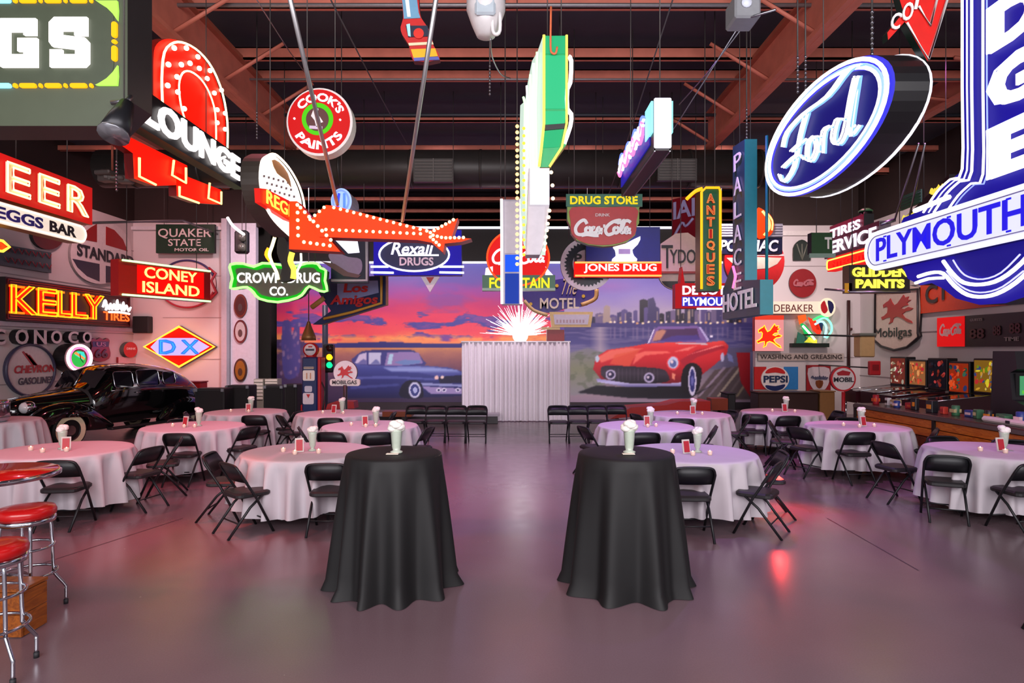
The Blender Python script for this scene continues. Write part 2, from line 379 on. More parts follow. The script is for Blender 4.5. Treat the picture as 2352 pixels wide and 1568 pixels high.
# roof deck, purlins, girders
ZR = 7.35
m = MB()
m.box((-.3, 13.5, ZR + .1), (24, 36, .2), mt('#33333f', .75, grain=.15, scale=3)); st('ceiling', m)
IRON = mt('#c8705c', .6, grain=.25, scale=4); IRON2 = mt('#a5553f', .65, grain=.25, scale=4)
def purlin(py, h, zb=7.0, mat=IRON):
    Y = (zb - CH) * FP / (CY - py)
    m = MB(); m.box((-.3, Y, zb + h / 2), (22.6, .05, h), mat); m.box((-.3, Y + .03, zb + .012), (22.6, .11, .024), mat); m.box((-.3, Y + .03, zb + h - .01), (22.6, .11, .02), mat)
    tag(m.mk('ceiling_beam'), 'rust red steel purlin spanning the dark ceiling', 'beam', 'purlins under the roof deck', 'structure')
    return Y
for py, h in ((18, .14), (136, .2), (184, .19), (279, .1), (345, .12), (398, .18), (432, .16), (462, .16), (488, .14), (508, .1)): purlin(py, h)
def girder(X, slope, y0, y1, wd):
    zb = CH + slope * abs(X); hd = .72
    m = MB(); m.box((X, (y0 + y1) / 2, zb + .04), (wd, y1 - y0, .07), IRON); m.box((X, (y0 + y1) / 2, zb + hd), (wd, y1 - y0, .07), IRON2)
    m.box((X, (y0 + y1) / 2, zb + hd / 2), (.05, y1 - y0, hd), IRON); g = m.mk('roof_girder')
    tag(g, 'long rust red steel girder running towards the mural wall over the %s' % ('drinks counter side' if X > 0 else 'car side'), 'girder', None, 'structure')
    s = 1 if X < 0 else -1; Y = y0 + .6
    k = 0
    while Y < y1:
        m = MB(); m.tube([(X, Y, zb + .06), (X + s * 1.0, Y + .05, 7.0)], .035, IRON, 4); m.mk('knee_brace', g); Y += 1.55
    return zb
girder(-4.75, .907, 3.5, 13.6, .22); girder(4.25, 1.013, 3.5, 13.6, .22)
for X in (-8.6, 8.6): girder(X, .56, 4, 19, .2)
# sprinkler pipes
SP = mt('#8b8688', .4, .6)
for i, (py, r) in enumerate(((264, .035), (182, .02), (12, .03))):
    Y = (6.85 - CH) * FP / (CY - py); m = MB(); m.tube([(-11, Y, 6.85), (10.4, Y, 6.85)], r, SP if i else mt('#2e3038', .5), 8)
    tag(m.mk('sprinkler_pipe'), ['dark water pipe crossing the ceiling behind the round paint sign', 'thin pale conduit crossing under the second red beam', 'thin pipe crossing the ceiling closest to the viewer'][i], 'pipe')
# big round air duct with grilles
Yd = 13.7; zd = CH - (388 - CY) / FP * Yd
m = MB(); D = mt('#3a3634', .42, .3, grain=.2, scale=3)
m.tube([(P(235, 0, Yd).x, Yd, zd), (P(1740, 0, Yd).x, Yd, zd)], .40, D, 24)
for i in range(10):
    x = -8.2 + i * 1.5; m.tube([(x, Yd, zd), (x + .05, Yd, zd)], .412, D, 24)
duct = m.mk('air_duct', label='large black round air duct hung across the hall below the beams', cat='duct')
for a, b, c, d in ((950, 365, 1042, 418), (1510, 365, 1600, 415)):
    F = front(Yd - .40); m = MB(); q = F.pts([(a, d), (b and c, b)])
    (u0, v0), (u1, v1) = q; m.prism(F, rect(u0, v0, u1, v1), -.1, .03, mt('#4a4542', .5)); um = (u0 + u1) / 2
    for k in range(7):
        z = v0 + .05 + (v1 - v0 - .1) * k / 6; m.box(F.p(um, z, .035), (u1 - u0 - .06, .02, .018), mt('#6b6560', .5))
    m.box(F.p(um, (v0 + v1) / 2, .04), (.02, .03, v1 - v0), mt('#6b6560', .5)); m.mk('grille', duct)
# ================================================================ the painted wall: two cars, sunset and city at night (drawn into a paint attribute)
MX0, MX1, MY0, MY1 = 636, 1738, 600, 944
S = .62; MW, MH = int((MX1 - MX0) * S), int((MY1 - MY0) * S)
yy, xx = np.mgrid[0:MH, 0:MW]; PX = MX0 + (xx + .5) / S; PY = MY0 + (yy + .5) / S
rng = np.random.RandomState(4)
def vnoise(sx, sy, octv=4, seed=0):
    r_ = np.random.RandomState(seed); out = np.zeros((MH, MW)); amp = 1; tot = 0
    for o in range(octv):
        gx, gy = int(MW / sx * 2 ** o) + 3, int(MH / sy * 2 ** o) + 3; g = r_.rand(gy, gx)
        fx = xx / sx * 2 ** o; fy = yy / sy * 2 ** o; ix = np.minimum(fx.astype(int), gx - 2); iy = np.minimum(fy.astype(int), gy - 2); tx = fx - ix; ty = fy - iy
        tx = tx * tx * (3 - 2 * tx); ty = ty * ty * (3 - 2 * ty); ix = np.clip(ix, 0, gx - 2); iy = np.clip(iy, 0, gy - 2)
        out += amp * ((g[iy, ix] * (1 - tx) + g[iy, ix + 1] * tx) * (1 - ty) + (g[iy + 1, ix] * (1 - tx) + g[iy + 1, ix + 1] * tx) * ty); tot += amp; amp *= .5
    return out / tot
def C(h): h = h.lstrip('#'); return np.array([int(h[i:i + 2], 16) / 255 for i in (0, 2, 4)])
def grad(val, stops):
    xs = [s_[0] for s_ in stops]; return np.stack([np.interp(val, xs, [C(s_[1])[k] for s_ in stops]) for k in range(3)], -1)
def mask(poly, soft=0):
    xs = np.array([p[0] for p in poly], float); ys = np.array([p[1] for p in poly], float); m_ = np.zeros((MH, MW), bool); n = len(poly)
    for i in range(n):
        x0, y0, x1, y1 = xs[i], ys[i], xs[(i + 1) % n], ys[(i + 1) % n]
        if y0 == y1: continue
        c = ((y0 > PY) != (y1 > PY)) & (PX < (x1 - x0) * (PY - y0) / (y1 - y0) + x0); m_ ^= c
    f = m_.astype(float)
    for _ in range(soft):
        g = f.copy(); g[1:-1, 1:-1] = (f[1:-1, 1:-1] * 2 + f[:-2, 1:-1] + f[2:, 1:-1] + f[1:-1, :-2] + f[1:-1, 2:]) / 6; f = g
    return f
IMG = np.zeros((MH, MW, 3))
def lay(m_, col, a=1.0):
    global IMG
    if isinstance(col, str): col = C(col)
    IMG = IMG * (1 - (m_ * a)[..., None]) + col * (m_ * a)[..., None]
def poly(pts, col, soft=0, a=1.0, sp=0):
    lay(mask(spl(pts, sp, True) if sp else pts, soft), col, a)
def vgrad(pts, stops, soft=0, a=1.0, sp=0, ax='y'):
    q = spl(pts, sp, True) if sp else pts; lay(mask(q, soft), grad(PY if ax == 'y' else PX, stops), a)
n1 = vnoise(60, 22, 5, 1); n2 = vnoise(34, 9, 5, 2); n3 = vnoise(12, 8, 3, 3)
# sunset sky on the left
sky = grad(PY + (n1 - .5) * 50, [(600, '#3f3aa0'), (640, '#5a3f9c'), (670, '#94308e'), (700, '#c02a66'), (735, '#e0405c'), (765, '#e8505a'), (785, '#f08a58')])
lay(np.ones((MH, MW)), sky)
lay(np.clip((n1 - .55) * 6, 0, 1) * (PY < 720), '#5b48a8', .55)
lay(np.clip((n2 - .5 - np.abs(PY - 745) / 160) * 14 + .6, 0, 1) * (PY > 690) * (PY < 790), '#4a4494')
lay(np.clip((n2 - .62) * 9, 0, 1) * (PY > 720) * (PY < 800), '#8a4a90', .7)
lay(np.clip(1 - np.abs(PY - 779) / 12, 0, 1) * np.clip((n3 - .3) * 4, 0, 1), '#f5a25c', .9)
poly([(636, 786), (760, 790), (880, 786), (980, 790), (1297, 788), (1297, 806), (636, 808)], '#2c2c72', 1)
lay((PY > 800) * (PX < 1297), grad(PY + (n3 - .5) * 14, [(800, '#c98a5a'), (815, '#a56a60'), (850, '#70485e'), (880, '#463354'), (940, '#33284a')]))
# cactus and blue desert bush at the edge
lay((PX < 700) * (PY > 780) * np.clip((n3 - .2) * 4, 0, 1), '#4a3560', .9)
poly([(650, 745), (658, 735), (668, 740), (672, 770), (680, 742), (688, 746), (690, 790), (688, 860), (655, 870), (648, 800)], '#4d4488', 1, sp=3)
for i in range(26):
    x, y = 645 + rng.rand() * 45, 745 + rng.rand() * 120; poly(ell(x, y, 3, 5, 8), '#9a7a9c' if i % 2 else '#6d5590', 1, .7)
# blue car
B1, B2, B3, B4 = '#3a3f86', '#2b2f6e', '#5a66ae', '#20224e'
vgrad([(790, 905), (800, 850), (812, 838), (850, 836), (905, 838), (975, 842), (1030, 846), (1070, 858), (1075, 912), (1000, 916), (930, 918), (800, 918)], [(835, '#5560a8'), (850, '#3d4690'), (868, '#30377c'), (900, '#262a66'), (920, '#1c1d48')], 1)
vgrad([(810, 838), (822, 815), (845, 806), (900, 805), (950, 806), (972, 828), (975, 842), (900, 842)], [(804, '#2a2a66'), (812, '#3b3f82'), (842, '#3c3c80')], 1, sp=2)
poly([(815, 836), (826, 816), (842, 811), (842, 838)], '#c6bfdc', 1); poly([(848, 811), (876, 811), (874, 838), (848, 838)], '#c0c4e0', 1)
poly([(820, 838), (835, 826), (842, 830), (842, 838)], '#6a6aa6', 1); poly([(852, 838), (865, 826), (875, 838)], '#7078b0', 1)
poly([(884, 842), (890, 812), (940, 809), (962, 812), (972, 836), (930, 841)], '#8f7ab0', 1); poly([(890, 838), (895, 815), (904, 814), (900, 838)], '#a9cfe6', 1)
poly([(905, 834), (930, 828), (968, 830), (965, 836), (930, 841)], '#6a86bc', 1)
vgrad([(880, 846), (940, 843), (1000, 846), (1050, 852), (1064, 862), (1010, 868), (960, 858), (900, 856)], [(842, '#6f7cc0'), (852, '#8fa0d8'), (860, '#4a529c')], 2)
poly([(805, 868), (900, 866), (1000, 872), (1000, 876), (900, 872), (805, 874)], '#5c66b0', 2, .8); poly([(805, 890), (915, 884), (920, 889), (805, 897)], '#4a549c', 2, .7)
poly([(1008, 868), (1062, 864), (1068, 882), (1010, 884)], '#1a1a3c', 1)
poly(ell(1003, 870, 5, 5, 10), '#efc8c0', 1); poly(ell(1016, 869, 4, 4, 10), '#f4dcd0', 1)
poly([(965, 882), (1075, 886), (1075, 892), (968, 888)], '#8f98cc', 1); poly([(968, 890), (1070, 896), (1070, 908), (990, 908)], '#9a8cc0', 1)
for x in (1008, 1020, 1052): poly(ell(x, 899, 6, 5, 12), '#d9d6f0', 1); poly(ell(x, 899, 3, 2.5, 10), '#3a3870', 0)
poly(spl([(920, 915), (922, 890), (940, 876), (965, 880), (972, 900), (968, 918)], 3, True), '#15152f', 1)
poly(ell(952, 898, 16, 21, 24), '#1a1a36', 0); poly(ell(953, 899, 14, 19, 24), '#c3c8e6', 1); poly(ell(953, 899, 10, 14, 24), '#3a4284', 0); poly(ell(954, 899, 5, 7, 16), '#aeb8e6', 0)
poly([(640, 925), (1075, 918), (1075, 945), (640, 945)], '#3a2a4c', 2, .8)
# city at night on the right
rt = (PX > 1296)
lay(rt, grad(PY + (n1 - .5) * 26, [(600, '#4b3f96'), (650, '#6c5cae'), (680, '#8676b8'), (715, '#a99ab4'), (742, '#9c8cae')]))
lay(rt * np.clip(1 - np.hypot((PX - 1400) / 80, (PY - 655) / 22), 0, 1), '#8f5aa8', .7)
lay(rt * (PY > 738), grad(PY, [(738, '#423a72'), (760, '#3f3a74'), (790, '#4a4680'), (805, '#6c6690'), (850, '#6f6478'), (905, '#9a8690'), (944, '#8e7896')]))
rb = np.random.RandomState(9)
for i in range(34):
    x = 1345 + i * 12 + rb.randint(-4, 4); h = [18, 30, 24, 42, 22, 60, 34, 46][rb.randint(0, 8)] * (1.15 if x > 1450 else .7); wdt = rb.randint(8, 22)
    poly([(x, 742), (x, 742 - h), (x + wdt * .5, 742 - h - 3), (x + wdt, 742 - h), (x + wdt, 742)], ['#2d2946', '#3e3766', '#55497e', '#241f30', '#6a5c80'][rb.randint(0, 5)], 1)
    for k in range(3):
        if rb.rand() < .5: poly(rect(x + 2 + rb.rand() * (wdt - 4), 742 - h * rb.rand(), x + 5 + rb.rand() * (wdt - 4), 742 - h * rb.rand()), '#c0a890', 1, .6)
poly([(1384, 740), (1386, 705), (1392, 700), (1400, 704), (1401, 740)], '#a08c86', 1); poly([(1486, 742), (1488, 686), (1500, 682), (1506, 700), (1508, 742)], '#3c3560', 1)
for i in range(24):
    x = 1400 + i * 13 + rb.randint(-3, 3); poly(ell(x, 741 + rb.randint(-3, 3), 3.2, 2.6, 8), ['#f3dcb0', '#fff0d8', '#d8a070'][i % 3], 1); poly(rect(x - 2, 752, x + 2, 775 + rb.randint(0, 10)), '#8a7698', 2, .55)
lay(rt * (PY > 752) * (PY < 800) * np.clip((vnoise(30, 3, 3, 8) - .5) * 5, 0, 1), '#7d7298', .5)
lay(rt * (PY > 752) * (PY < 815) * np.clip(1 - np.abs(PX - 1378) / 24, 0, 1), '#b8a8b0', .7)
vgrad([(1308, 812), (1350, 800), (1380, 810), (1400, 860), (1380, 905), (1308, 912)], [(800, '#7a7684'), (850, '#7d8068'), (912, '#8a8690')], 3); lay(rt * (PX < 1400) * (PY > 810) * (PY < 900) * np.clip((n3 - .5) * 6, 0, 1), '#55604a', .5)
poly([(1600, 800), (1738, 800), (1738, 850), (1600, 850)], '#5a5474', 3, .8)
poly([(1600, 905), (1640, 852), (1738, 835), (1738, 920), (1600, 925)], '#54464a', 2)
for i in range(5): poly([(1600 + i * 22, 915), (1606 + i * 22, 915), (1668 + i * 18, 845), (1660 + i * 18, 845)], ['#9a88a0', '#786878', '#b0a090', '#6c5c60', '#9c8c70'][i], 1, .8)
# red car
poly([(1325, 905), (1370, 888), (1600, 905), (1650, 880), (1580, 920), (1450, 918)], '#171320', 2)
vgrad([(1362, 850), (1368, 822), (1395, 805), (1450, 797), (1485, 790), (1560, 786), (1620, 788), (1660, 783), (1672, 795), (1668, 815), (1640, 840), (1605, 868), (1600, 880), (1540, 884), (1450, 880), (1380, 874)],
      [(783, '#f04a44'), (800, '#d82c34'), (830, '#c81f2c'), (860, '#a01626'), (884, '#701020')], 1)
poly([(1372, 822), (1400, 806), (1440, 800), (1478, 802), (1400, 828), (1380, 835)], '#f07060', 2, .9); poly([(1400, 838), (1412, 816), (1470, 804), (1452, 830), (1445, 845)], '#e4583e', 2, .8)
poly([(1460, 815), (1480, 808), (1530, 808), (1540, 812), (1480, 818), (1452, 840)], '#ff7a6a', 2, .8); poly([(1560, 830), (1600, 805), (1660, 795), (1665, 800), (1600, 822), (1570, 845)], '#a01830', 2, .8); poly([(1575, 818), (1640, 796), (1668, 792), (1640, 800)], '#ff8a80', 1, .9)
poly([(1545, 810), (1575, 800), (1600, 795), (1580, 806)], '#ff9a8a', 2, .7)
poly([(1486, 790), (1500, 758), (1512, 750), (1600, 749), (1612, 755), (1628, 782), (1620, 789), (1540, 785)], '#7a5c9e', 1); poly([(1500, 785), (1512, 757), (1600, 755), (1606, 780), (1560, 783)], '#4a2c58', 1)
poly([(1497, 785), (1506, 762), (1520, 757), (1530, 760), (1516, 782)], '#c88a70', 2, .9); poly([(1510, 786), (1545, 772), (1600, 770), (1610, 782), (1560, 786)], '#4a3c90', 2, .8)
poly([(1486, 790), (1500, 757), (1503, 757), (1491, 789)], '#c9c0e0', 0); poly([(1604, 752), (1608, 751), (1628, 782), (1624, 786)], '#b0a4d8', 0); poly([(1545, 788), (1620, 789), (1625, 793), (1560, 792)], '#cfe0ea', 1, .8)
poly(ell(1633, 773, 4, 3, 8), '#f4ecff', 1)
vgrad([(1380, 848), (1400, 842), (1470, 845), (1520, 850), (1533, 862), (1530, 880), (1450, 884), (1388, 872)], [(842, '#2a2030'), (860, '#3b3040'), (884, '#1a1420')], 1, sp=3)
for i in range(14): poly(rect(1392 + i * 9, 848, 1394 + i * 9, 878), '#5a4c5c', 1, .5)
for x, y in ((1402, 863), (1490, 870)): poly(ell(x, y, 12, 12, 20), '#b9aed0', 1); poly(ell(x, y, 8, 8, 16), '#241c40', 1); poly(ell(x - 2, y - 1, 3.5, 3.5, 10), '#d8c8dc', 1)
poly(ell(1545, 836, 15, 17, 20), '#e8404a', 1); poly(ell(1545, 835, 12, 14, 20), '#c4c8e8', 1); poly(ell(1545, 837, 8, 9, 16), '#5a64a0', 1); poly(ell(1542, 833, 4, 4, 10), '#f0d8e0', 1)
poly(ell(1371, 826, 5, 8, 14), '#b8c8dc', 1)
vgrad([(1368, 872), (1385, 874), (1450, 884), (1530, 884), (1576, 880), (1578, 890), (1520, 896), (1440, 892), (1372, 880)], [(872, '#8a80c0'), (882, '#c0bce8'), (896, '#3c3470')], 1)
poly([(1400, 893), (1575, 890), (1580, 910), (1450, 912)], '#15101c', 1)
poly([(1542, 858), (1550, 862), (1549, 876), (1543, 872)], '#e88a70', 1); poly(spl([(1565, 900), (1568, 850), (1590, 835), (1610, 850), (1608, 880), (1598, 905)], 3, True), '#140e18', 1)
poly(ell(1589, 878, 11, 38, 24), '#120e1c', 0); poly(ell(1589, 878, 9.5, 35, 24), '#cfc8e4', 1); poly(ell(1589, 877, 6, 27, 24), '#2c2c70', 1); poly(ell(1589, 877, 3, 12, 16), '#6a6ab0', 1)
poly(ell(1658, 822, 4, 11, 12), '#c0bce0', 1); poly([(1668, 812), (1680, 818), (1684, 835), (1672, 830)], '#7a80b8', 1); poly([(1690, 812), (1740, 812), (1740, 945), (1700, 880)], '#a01824', 1); poly(rect(1722, 810, 1728, 900), '#6a6a90', 0)
# white burst of fibre light spilling above the curtain stays a real thing in the room, only the sky is painted here
poly([(1294, 770), (1298, 770), (1298, 944), (1294, 944)], '#4a3c58', 1)
IMG = np.clip(IMG, 0, 1); LIN = np.where(IMG <= .04045, IMG / 12.92, ((IMG + .055) / 1.055) ** 2.4) 
def mural():
    Fm = front(YM); gx, gy = MW, MH; p0 = Fm.at(MX0, MY0 + 3); p1 = Fm.at(MX1, MY1)
    us = np.linspace(p0[0], p1[0], gx); vs_ = np.linspace(p0[1], max(p1[1], .02), gy); U, V = np.meshgrid(us, vs_)
    co = np.stack([U - U.mean(), np.zeros_like(U), V - vs_[-1]], -1).reshape(-1, 3)
    idx = np.arange(gx * gy).reshape(gy, gx); q = np.stack([idx[1:, :-1], idx[1:, 1:], idx[:-1, 1:], idx[:-1, :-1]], -1).reshape(-1, 4)
    me = bpy.data.meshes.new('mural'); me.vertices.add(len(co)); me.vertices.foreach_set('co', co.ravel().astype('f'))
    me.loops.add(q.size); me.loops.foreach_set('vertex_index', q.ravel().astype('i')); me.polygons.add(len(q)); me.polygons.foreach_set('loop_start', np.arange(0, q.size, 4).astype('i')); me.update(calc_edges=True)
    at = me.color_attributes.new('paint', 'FLOAT_COLOR', 'POINT'); at.data.foreach_set('color', np.concatenate([LIN, np.ones((MH, MW, 1))], -1).ravel().astype('f'))
    me.materials.append(mt('#ffffff', .45, grain=.03, attr=True)); o = bpy.data.objects.new('mural', me); COL.objects.link(o); o.location = (U.mean(), YM - .01, vs_[-1])
    tag(o, 'wide mural of a blue car at sunset and a red roadster before a night city', 'mural')
mural()
# ================================================================ tables
WCLOTH = mt('#c4bbc2', .75, grain=.05, scale=6); BCLOTH = mt('#09090b', .66, grain=.12, scale=8)
def cloth(r0, zt, r1, zb, folds, seed, mat, hem=.0, n=168, pool=0, levels=9):
    """round cloth draped over a disc: flat top, rounded lip, skirt breaking into folds that deepen downward"""
    rr = random.Random(seed); ph = [rr.uniform(0, 6.28) for _ in range(5)]; mb = MB(); rings = [(0, 1, 0), (r0 * .6, 1, 0), (r0 * .93, 1, 0), (r0 * .985, .992, 0), (r0 + .004, .97, 0)]
    for i in range(1, levels + 1): rings.append((None, 1 - i / levels, i / levels))
    vs = []
    for q, (r, h, s) in enumerate(rings):
        for j in range(n):
            t = 2 * math.pi * j / n
            if r is not None: vs.append((r * math.cos(t), r * math.sin(t), zt - (0 if h == 1 else .006 if h > .98 else .022))); continue
            w1 = math.cos(folds * t + ph[0] + .8 * math.sin(2 * t + ph[1])) * .5 + .5; w2 = math.cos(folds * 1.7 * t + ph[2]) * .25 + math.cos(folds * .45 * t + ph[3]) * .35
            amp = s ** (.8 if pool else .5); base = r0 + (r1 - r0) * s ** .85; q2 = base + amp * (w1 ** 1.6 - .42 + w2 * .4) * (.20 if pool == 0 else .21) * (r1 / .95)
            z = (zt - .022) * (1 - s) + (zb + hem * (math.sin(3 * t + ph[4]) * .5 + w1 * .5)) * s
            if pool and s > .92: z = .006 + max(0, z) * .1; q2 += pool * (w1 * .7 + .3 * math.sin(5 * t + ph[4]))
            vs.append((q2 * math.cos(t), q2 * math.sin(t), z))
    fs = [(i * n + j, i * n + (j + 1) % n, (i + 1) * n + (j + 1) % n, (i + 1) * n + j) for i in range(len(rings) - 1) for j in range(n)]
    mb.add(vs, [f[::-1] for f in fs], mat, True); return mb
def round_table_parts(t):
    m = MB(); m.lathe([(.745, .69), (.752, .695), (.752, .722), (.745, .725)], mt('#7d7468', .6), n=32); m.mk('tabletop', t)
    for a in (45, 135, 225, 315):
        m = MB(); x, y = .5 * math.cos(R(a)), .5 * math.sin(R(a)); m.tube([(x * .7, y * .7, .70), (x, y, 0)], .015, STEEL, 6); m.mk('leg', t)
# name: x, y, phrase
TAB = [(-2.49, 7.69, 'behind the car-side cocktail table'), (2.14, 7.59, 'behind the counter-side cocktail table'), (-5.57, 7.82, 'next to the red bar stools'),
       (5.95, 7.75, 'before the wooden drinks counter'), (-5.15, 10.2, 'before the vintage black car'), (5.58, 10.25, 'at the far counter end'), (-5.3, 12.6, 'beside the black equipment cases'),
       (-3.4, 12.3, 'before the blue fuel pump'), (-2.31, 10.3, 'second before the blue car painting'), (2.17, 10.3, 'second before the red car painting'), (3.4, 12.13, 'directly before the red car painting'),
       (5.38, 12.6, 'below the round cola signs'), (-9.15, 11.0, 'at the nose of the vintage car')]
TABN = []
proto = None
for i, (x, y, ph) in enumerate(TAB):
    if proto is None:
        proto = local_thing('round_table', 'round banquet table under a white cloth ' + ph, 'table', (x, y, 0), 0, 'round banquet tables'); round_table_parts(proto)
    else: dup(proto, (x, y, 0), .3 * i, 'round banquet table under a white cloth ' + ph)
    mb = cloth(.768, .752, .80, .12, 18 + i % 3, i + 3, WCLOTH, hem=.05); o = mb.mk('tablecloth', label='white floor-length cloth on the round table ' + ph, cat='tablecloth', group='white round tablecloths')
    o.location = (x, y, o.location.z)
for i, (x, y, lb) in enumerate(((-.99, 5.36, 'on the car side'), (.965, 5.36, 'on the counter side'))):
    t = local_thing('cocktail_table', 'tall round cocktail table under a black cloth ' + lb, 'table', (x, y, 0), 0, 'tall cocktail tables')
    m = MB(); m.lathe([(.385, 1.075), (.392, 1.08), (.392, 1.098), (.385, 1.10)], mt('#5a5048', .6), n=32); m.mk('tabletop', t)
    m = MB(); m.tube([(0, 0, .03), (0, 0, 1.075)], .035, STEEL, 10); m.mk('pole', t)
    m = MB(); m.lathe([(.24, 0), (.24, .02), (.05, .05)], STEEL, n=20); m.mk('base', t)
    mb = cloth(.398, 1.112, .50, .0, 11 - i, 21 + i * 7, BCLOTH, n=220, pool=.045, levels=12)
    o = mb.mk('tablecloth', label='black cloth falling to the floor over the tall table ' + lb, cat='tablecloth', group='black cocktail tablecloths'); o.location = (x, y, o.location.z)
# ================================================================ folding chairs (front of the chair is its +y)
CM = mt('#1b1b1f', .42, .25, grain=.1); CS = mt('#201d20', .5, grain=.1)
def chair_parts(t):
    U = [(-.205, .235, .0), (-.215, .03, .41), (-.222, -.13, .66)]
    m = MB(); arc = spl([(-.222, -.14, .675), (-.20, -.168, .735), (-.15, -.178, .757), (0, -.18, .763), (.15, -.178, .757), (.20, -.168, .735), (.222, -.14, .675)], 3)
    m.tube(U[:2] + [U[2]] + arc + [(.222, -.13, .66), (.215, .03, .41), (.205, .235, 0)], .0145, CM, 7); m.mk('back_frame', t)
    for s in (-1, 1):
        m = MB(); m.tube([(s * .185, -.255, 0), (s * .19, -.02, .30), (s * .19, .12, .415)], .014, CM, 7); m.mk('rear_leg', t)
    m = MB(); n = 10; vs = []; fs = []
    for k, (z, sc) in enumerate(((.405, .96), (.415, 1), (.442, 1), (.46, .90))):
        vs += [(u * sc, .03 + v * sc, z) for u, v in rrect(-.195, -.19, .195, .20, .07)]
    q = len(vs) // 4
    fs = [(i * q + j, i * q + (j + 1) % q, (i + 1) * q + (j + 1) % q, (i + 1) * q + j) for i in range(3) for j in range(q)] + [tuple(range(q))[::-1], tuple(3 * q + j for j in range(q))]
    m.add(vs, fs, CS); m.mk('seat', t)
    m = MB(); top = [(x, z) for x, z in spl([(-.218, .60), (-.21, .70), (-.175, .745), (-.12, .757), (0, .76), (.12, .757), (.175, .745), (.21, .70), (.218, .60)], 2)]
    vs = []; k = len(top)
    for dy in (0, .016):
        for x, z in top: vs.append((x, -.065 - (z - .56) * .55 - .035 * (1 - (x / .22) ** 2) + dy, z))
        for x, z in top: vs.append((x, -.065 - .035 * (1 - (x / .22) ** 2) + dy + .0, .568))
    fs = [(i, i + 1, k + i + 1, k + i) for i in range(k - 1)] + [(2 * k + i + 1, 2 * k + i, 3 * k + i, 3 * k + i + 1) for i in range(k - 1)] + [(i + 1, i, 2 * k + i, 2 * k + i + 1) for i in range(k - 1)] + [(k + i, k + i + 1, 3 * k + i + 1, 3 * k + i) for i in range(k - 1)]
    m.add(vs, fs, CM, True); m.mk('backrest', t)
    for a, b, z in ((.165, .165, .14), (-.14, -.14, .145)):
        m = MB(); m.tube([(-.20, a, z), (.20, b, z)], .008, CM, 6); m.mk('crossbar', t)
cp = None
CH_ = []
def chair(x, y, deg, label, group='folding chairs around the white tables'):
    for tx, ty, _ in TAB:                                # stand clear of the cloth
        dx, dy = x - tx, y - ty; l = math.hypot(dx, dy)
        if l < .93: x, y = tx + dx / l * .93, ty + dy / l * .93
    """deg: heading of the chair's front, 90 = away from the viewer"""
    global cp
    if cp is None:
        cp = local_thing('folding_chair', label, 'chair', (x, y, 0), R(deg - 90), group); chair_parts(cp)
    else: dup(cp, (x, y, 0), R(deg - 90), label, group)
T0 = 'black metal folding chair '
L = [(-2.18, 7.20, 92, 'seen from behind next to the car-side cocktail table'), (-2.86, 6.97, 48, 'turned at an angle at the corner nearest the bar stools'), (-3.32, 7.45, 5, 'sideways behind the angled chair by the first table'),
     (-5.27, 7.42, 96, 'behind the red bar stools, back to the viewer'), (-4.66, 7.88, 168, 'in profile at the table next to the bar stools'), (-4.72, 8.62, 205, 'in profile behind another near the bar stools'), (-6.1, 7.3, 80, 'partly hidden behind the red bar table'),
     (-4.98, 9.70, 92, 'at the table before the vintage car, back to the viewer'), (-4.42, 10.0, 160, 'in profile at the table before the vintage car'), (-5.7, 10.9, 300, 'on the car side of the table before the vintage car'),
     (-4.93, 12.05, 92, 'at the table by the equipment cases, back to the viewer'), (-4.60, 12.5, 170, 'in profile at the table by the equipment cases'), (-5.95, 12.4, 20, 'with only its top showing by the equipment cases'),
     (-3.3, 11.72, 95, 'at the table before the fuel pump, back to the viewer'), (-2.78, 12.3, 178, 'side-on at the table before the fuel pump'), (-3.95, 11.9, 40, 'angled at the table before the fuel pump'),
     (-2.55, 9.66, 80, 'first of two before the blue car painting, backs to the viewer'), (-2.05, 9.5, 110, 'other of two before the blue car painting, backs to the viewer'), (-1.73, 10.05, 165, 'in profile behind the foam-topped glass on the black table'), (-3.0, 10.0, 20, 'turned sideways between two tables on the car side'),
     (1.97, 6.98, 88, 'tucked behind the black cocktail table on the counter side'), (2.60, 6.98, 145, 'angled over the red glow on the floor'), (3.06, 7.55, 172, 'behind the angled chair over the red glow'), (1.5, 7.7, 10, 'hidden behind the black cocktail table on the counter side'),
     (2.0, 9.62, 92, 'back to the viewer, second table before the red car painting'), (2.45, 9.55, 115, 'turned slightly at the second table before the red car painting'), (1.52, 10.1, 20, 'in profile at the second table before the red car painting'), (2.95, 10.1, 165, 'far side of the second table before the red car painting'),
     (3.1, 11.5, 85, 'at the table before the red car painting, back to the viewer'), (4.0, 11.8, 160, 'in profile at the table before the red car painting'), (4.25, 12.6, 190, 'behind the profile chair before the red car painting'), (2.75, 12.0, 20, 'on the aisle side of the table before the red car painting'),
     (4.68, 12.1, 75, 'first seen from behind below the cola signs'), (5.15, 11.95, 92, 'second seen from behind below the cola signs'), (6.05, 12.5, 185, 'on the counter side of the table below the cola signs'),
     (5.28, 9.72, 92, 'back to the viewer at the counter end table'), (4.62, 9.95, 25, 'in profile on the aisle side of the counter end table'), (4.55, 10.7, 335, 'behind the profile chair at the counter end table'), (6.25, 9.9, 150, 'on the counter side of the counter end table'), (5.9, 10.95, 265, 'between the counter end table and the counter'),
     (5.02, 8.30, 10, 'sideways between the two tables near the counter'), (5.06, 7.38, 65, 'angled with its back to the viewer before the counter table'), (5.62, 7.02, 98, 'cut by the picture edge before the counter table'), (6.0, 8.42, 268, 'on the far side of the counter table, top showing'), (6.6, 8.3, 250, 'between the counter table and the counter, top showing'),
     (3.80, 4.22, 165, 'closest to the viewer with only a leg showing')]
for x, y, a, lb in L: chair(x, y, a, T0 + lb)
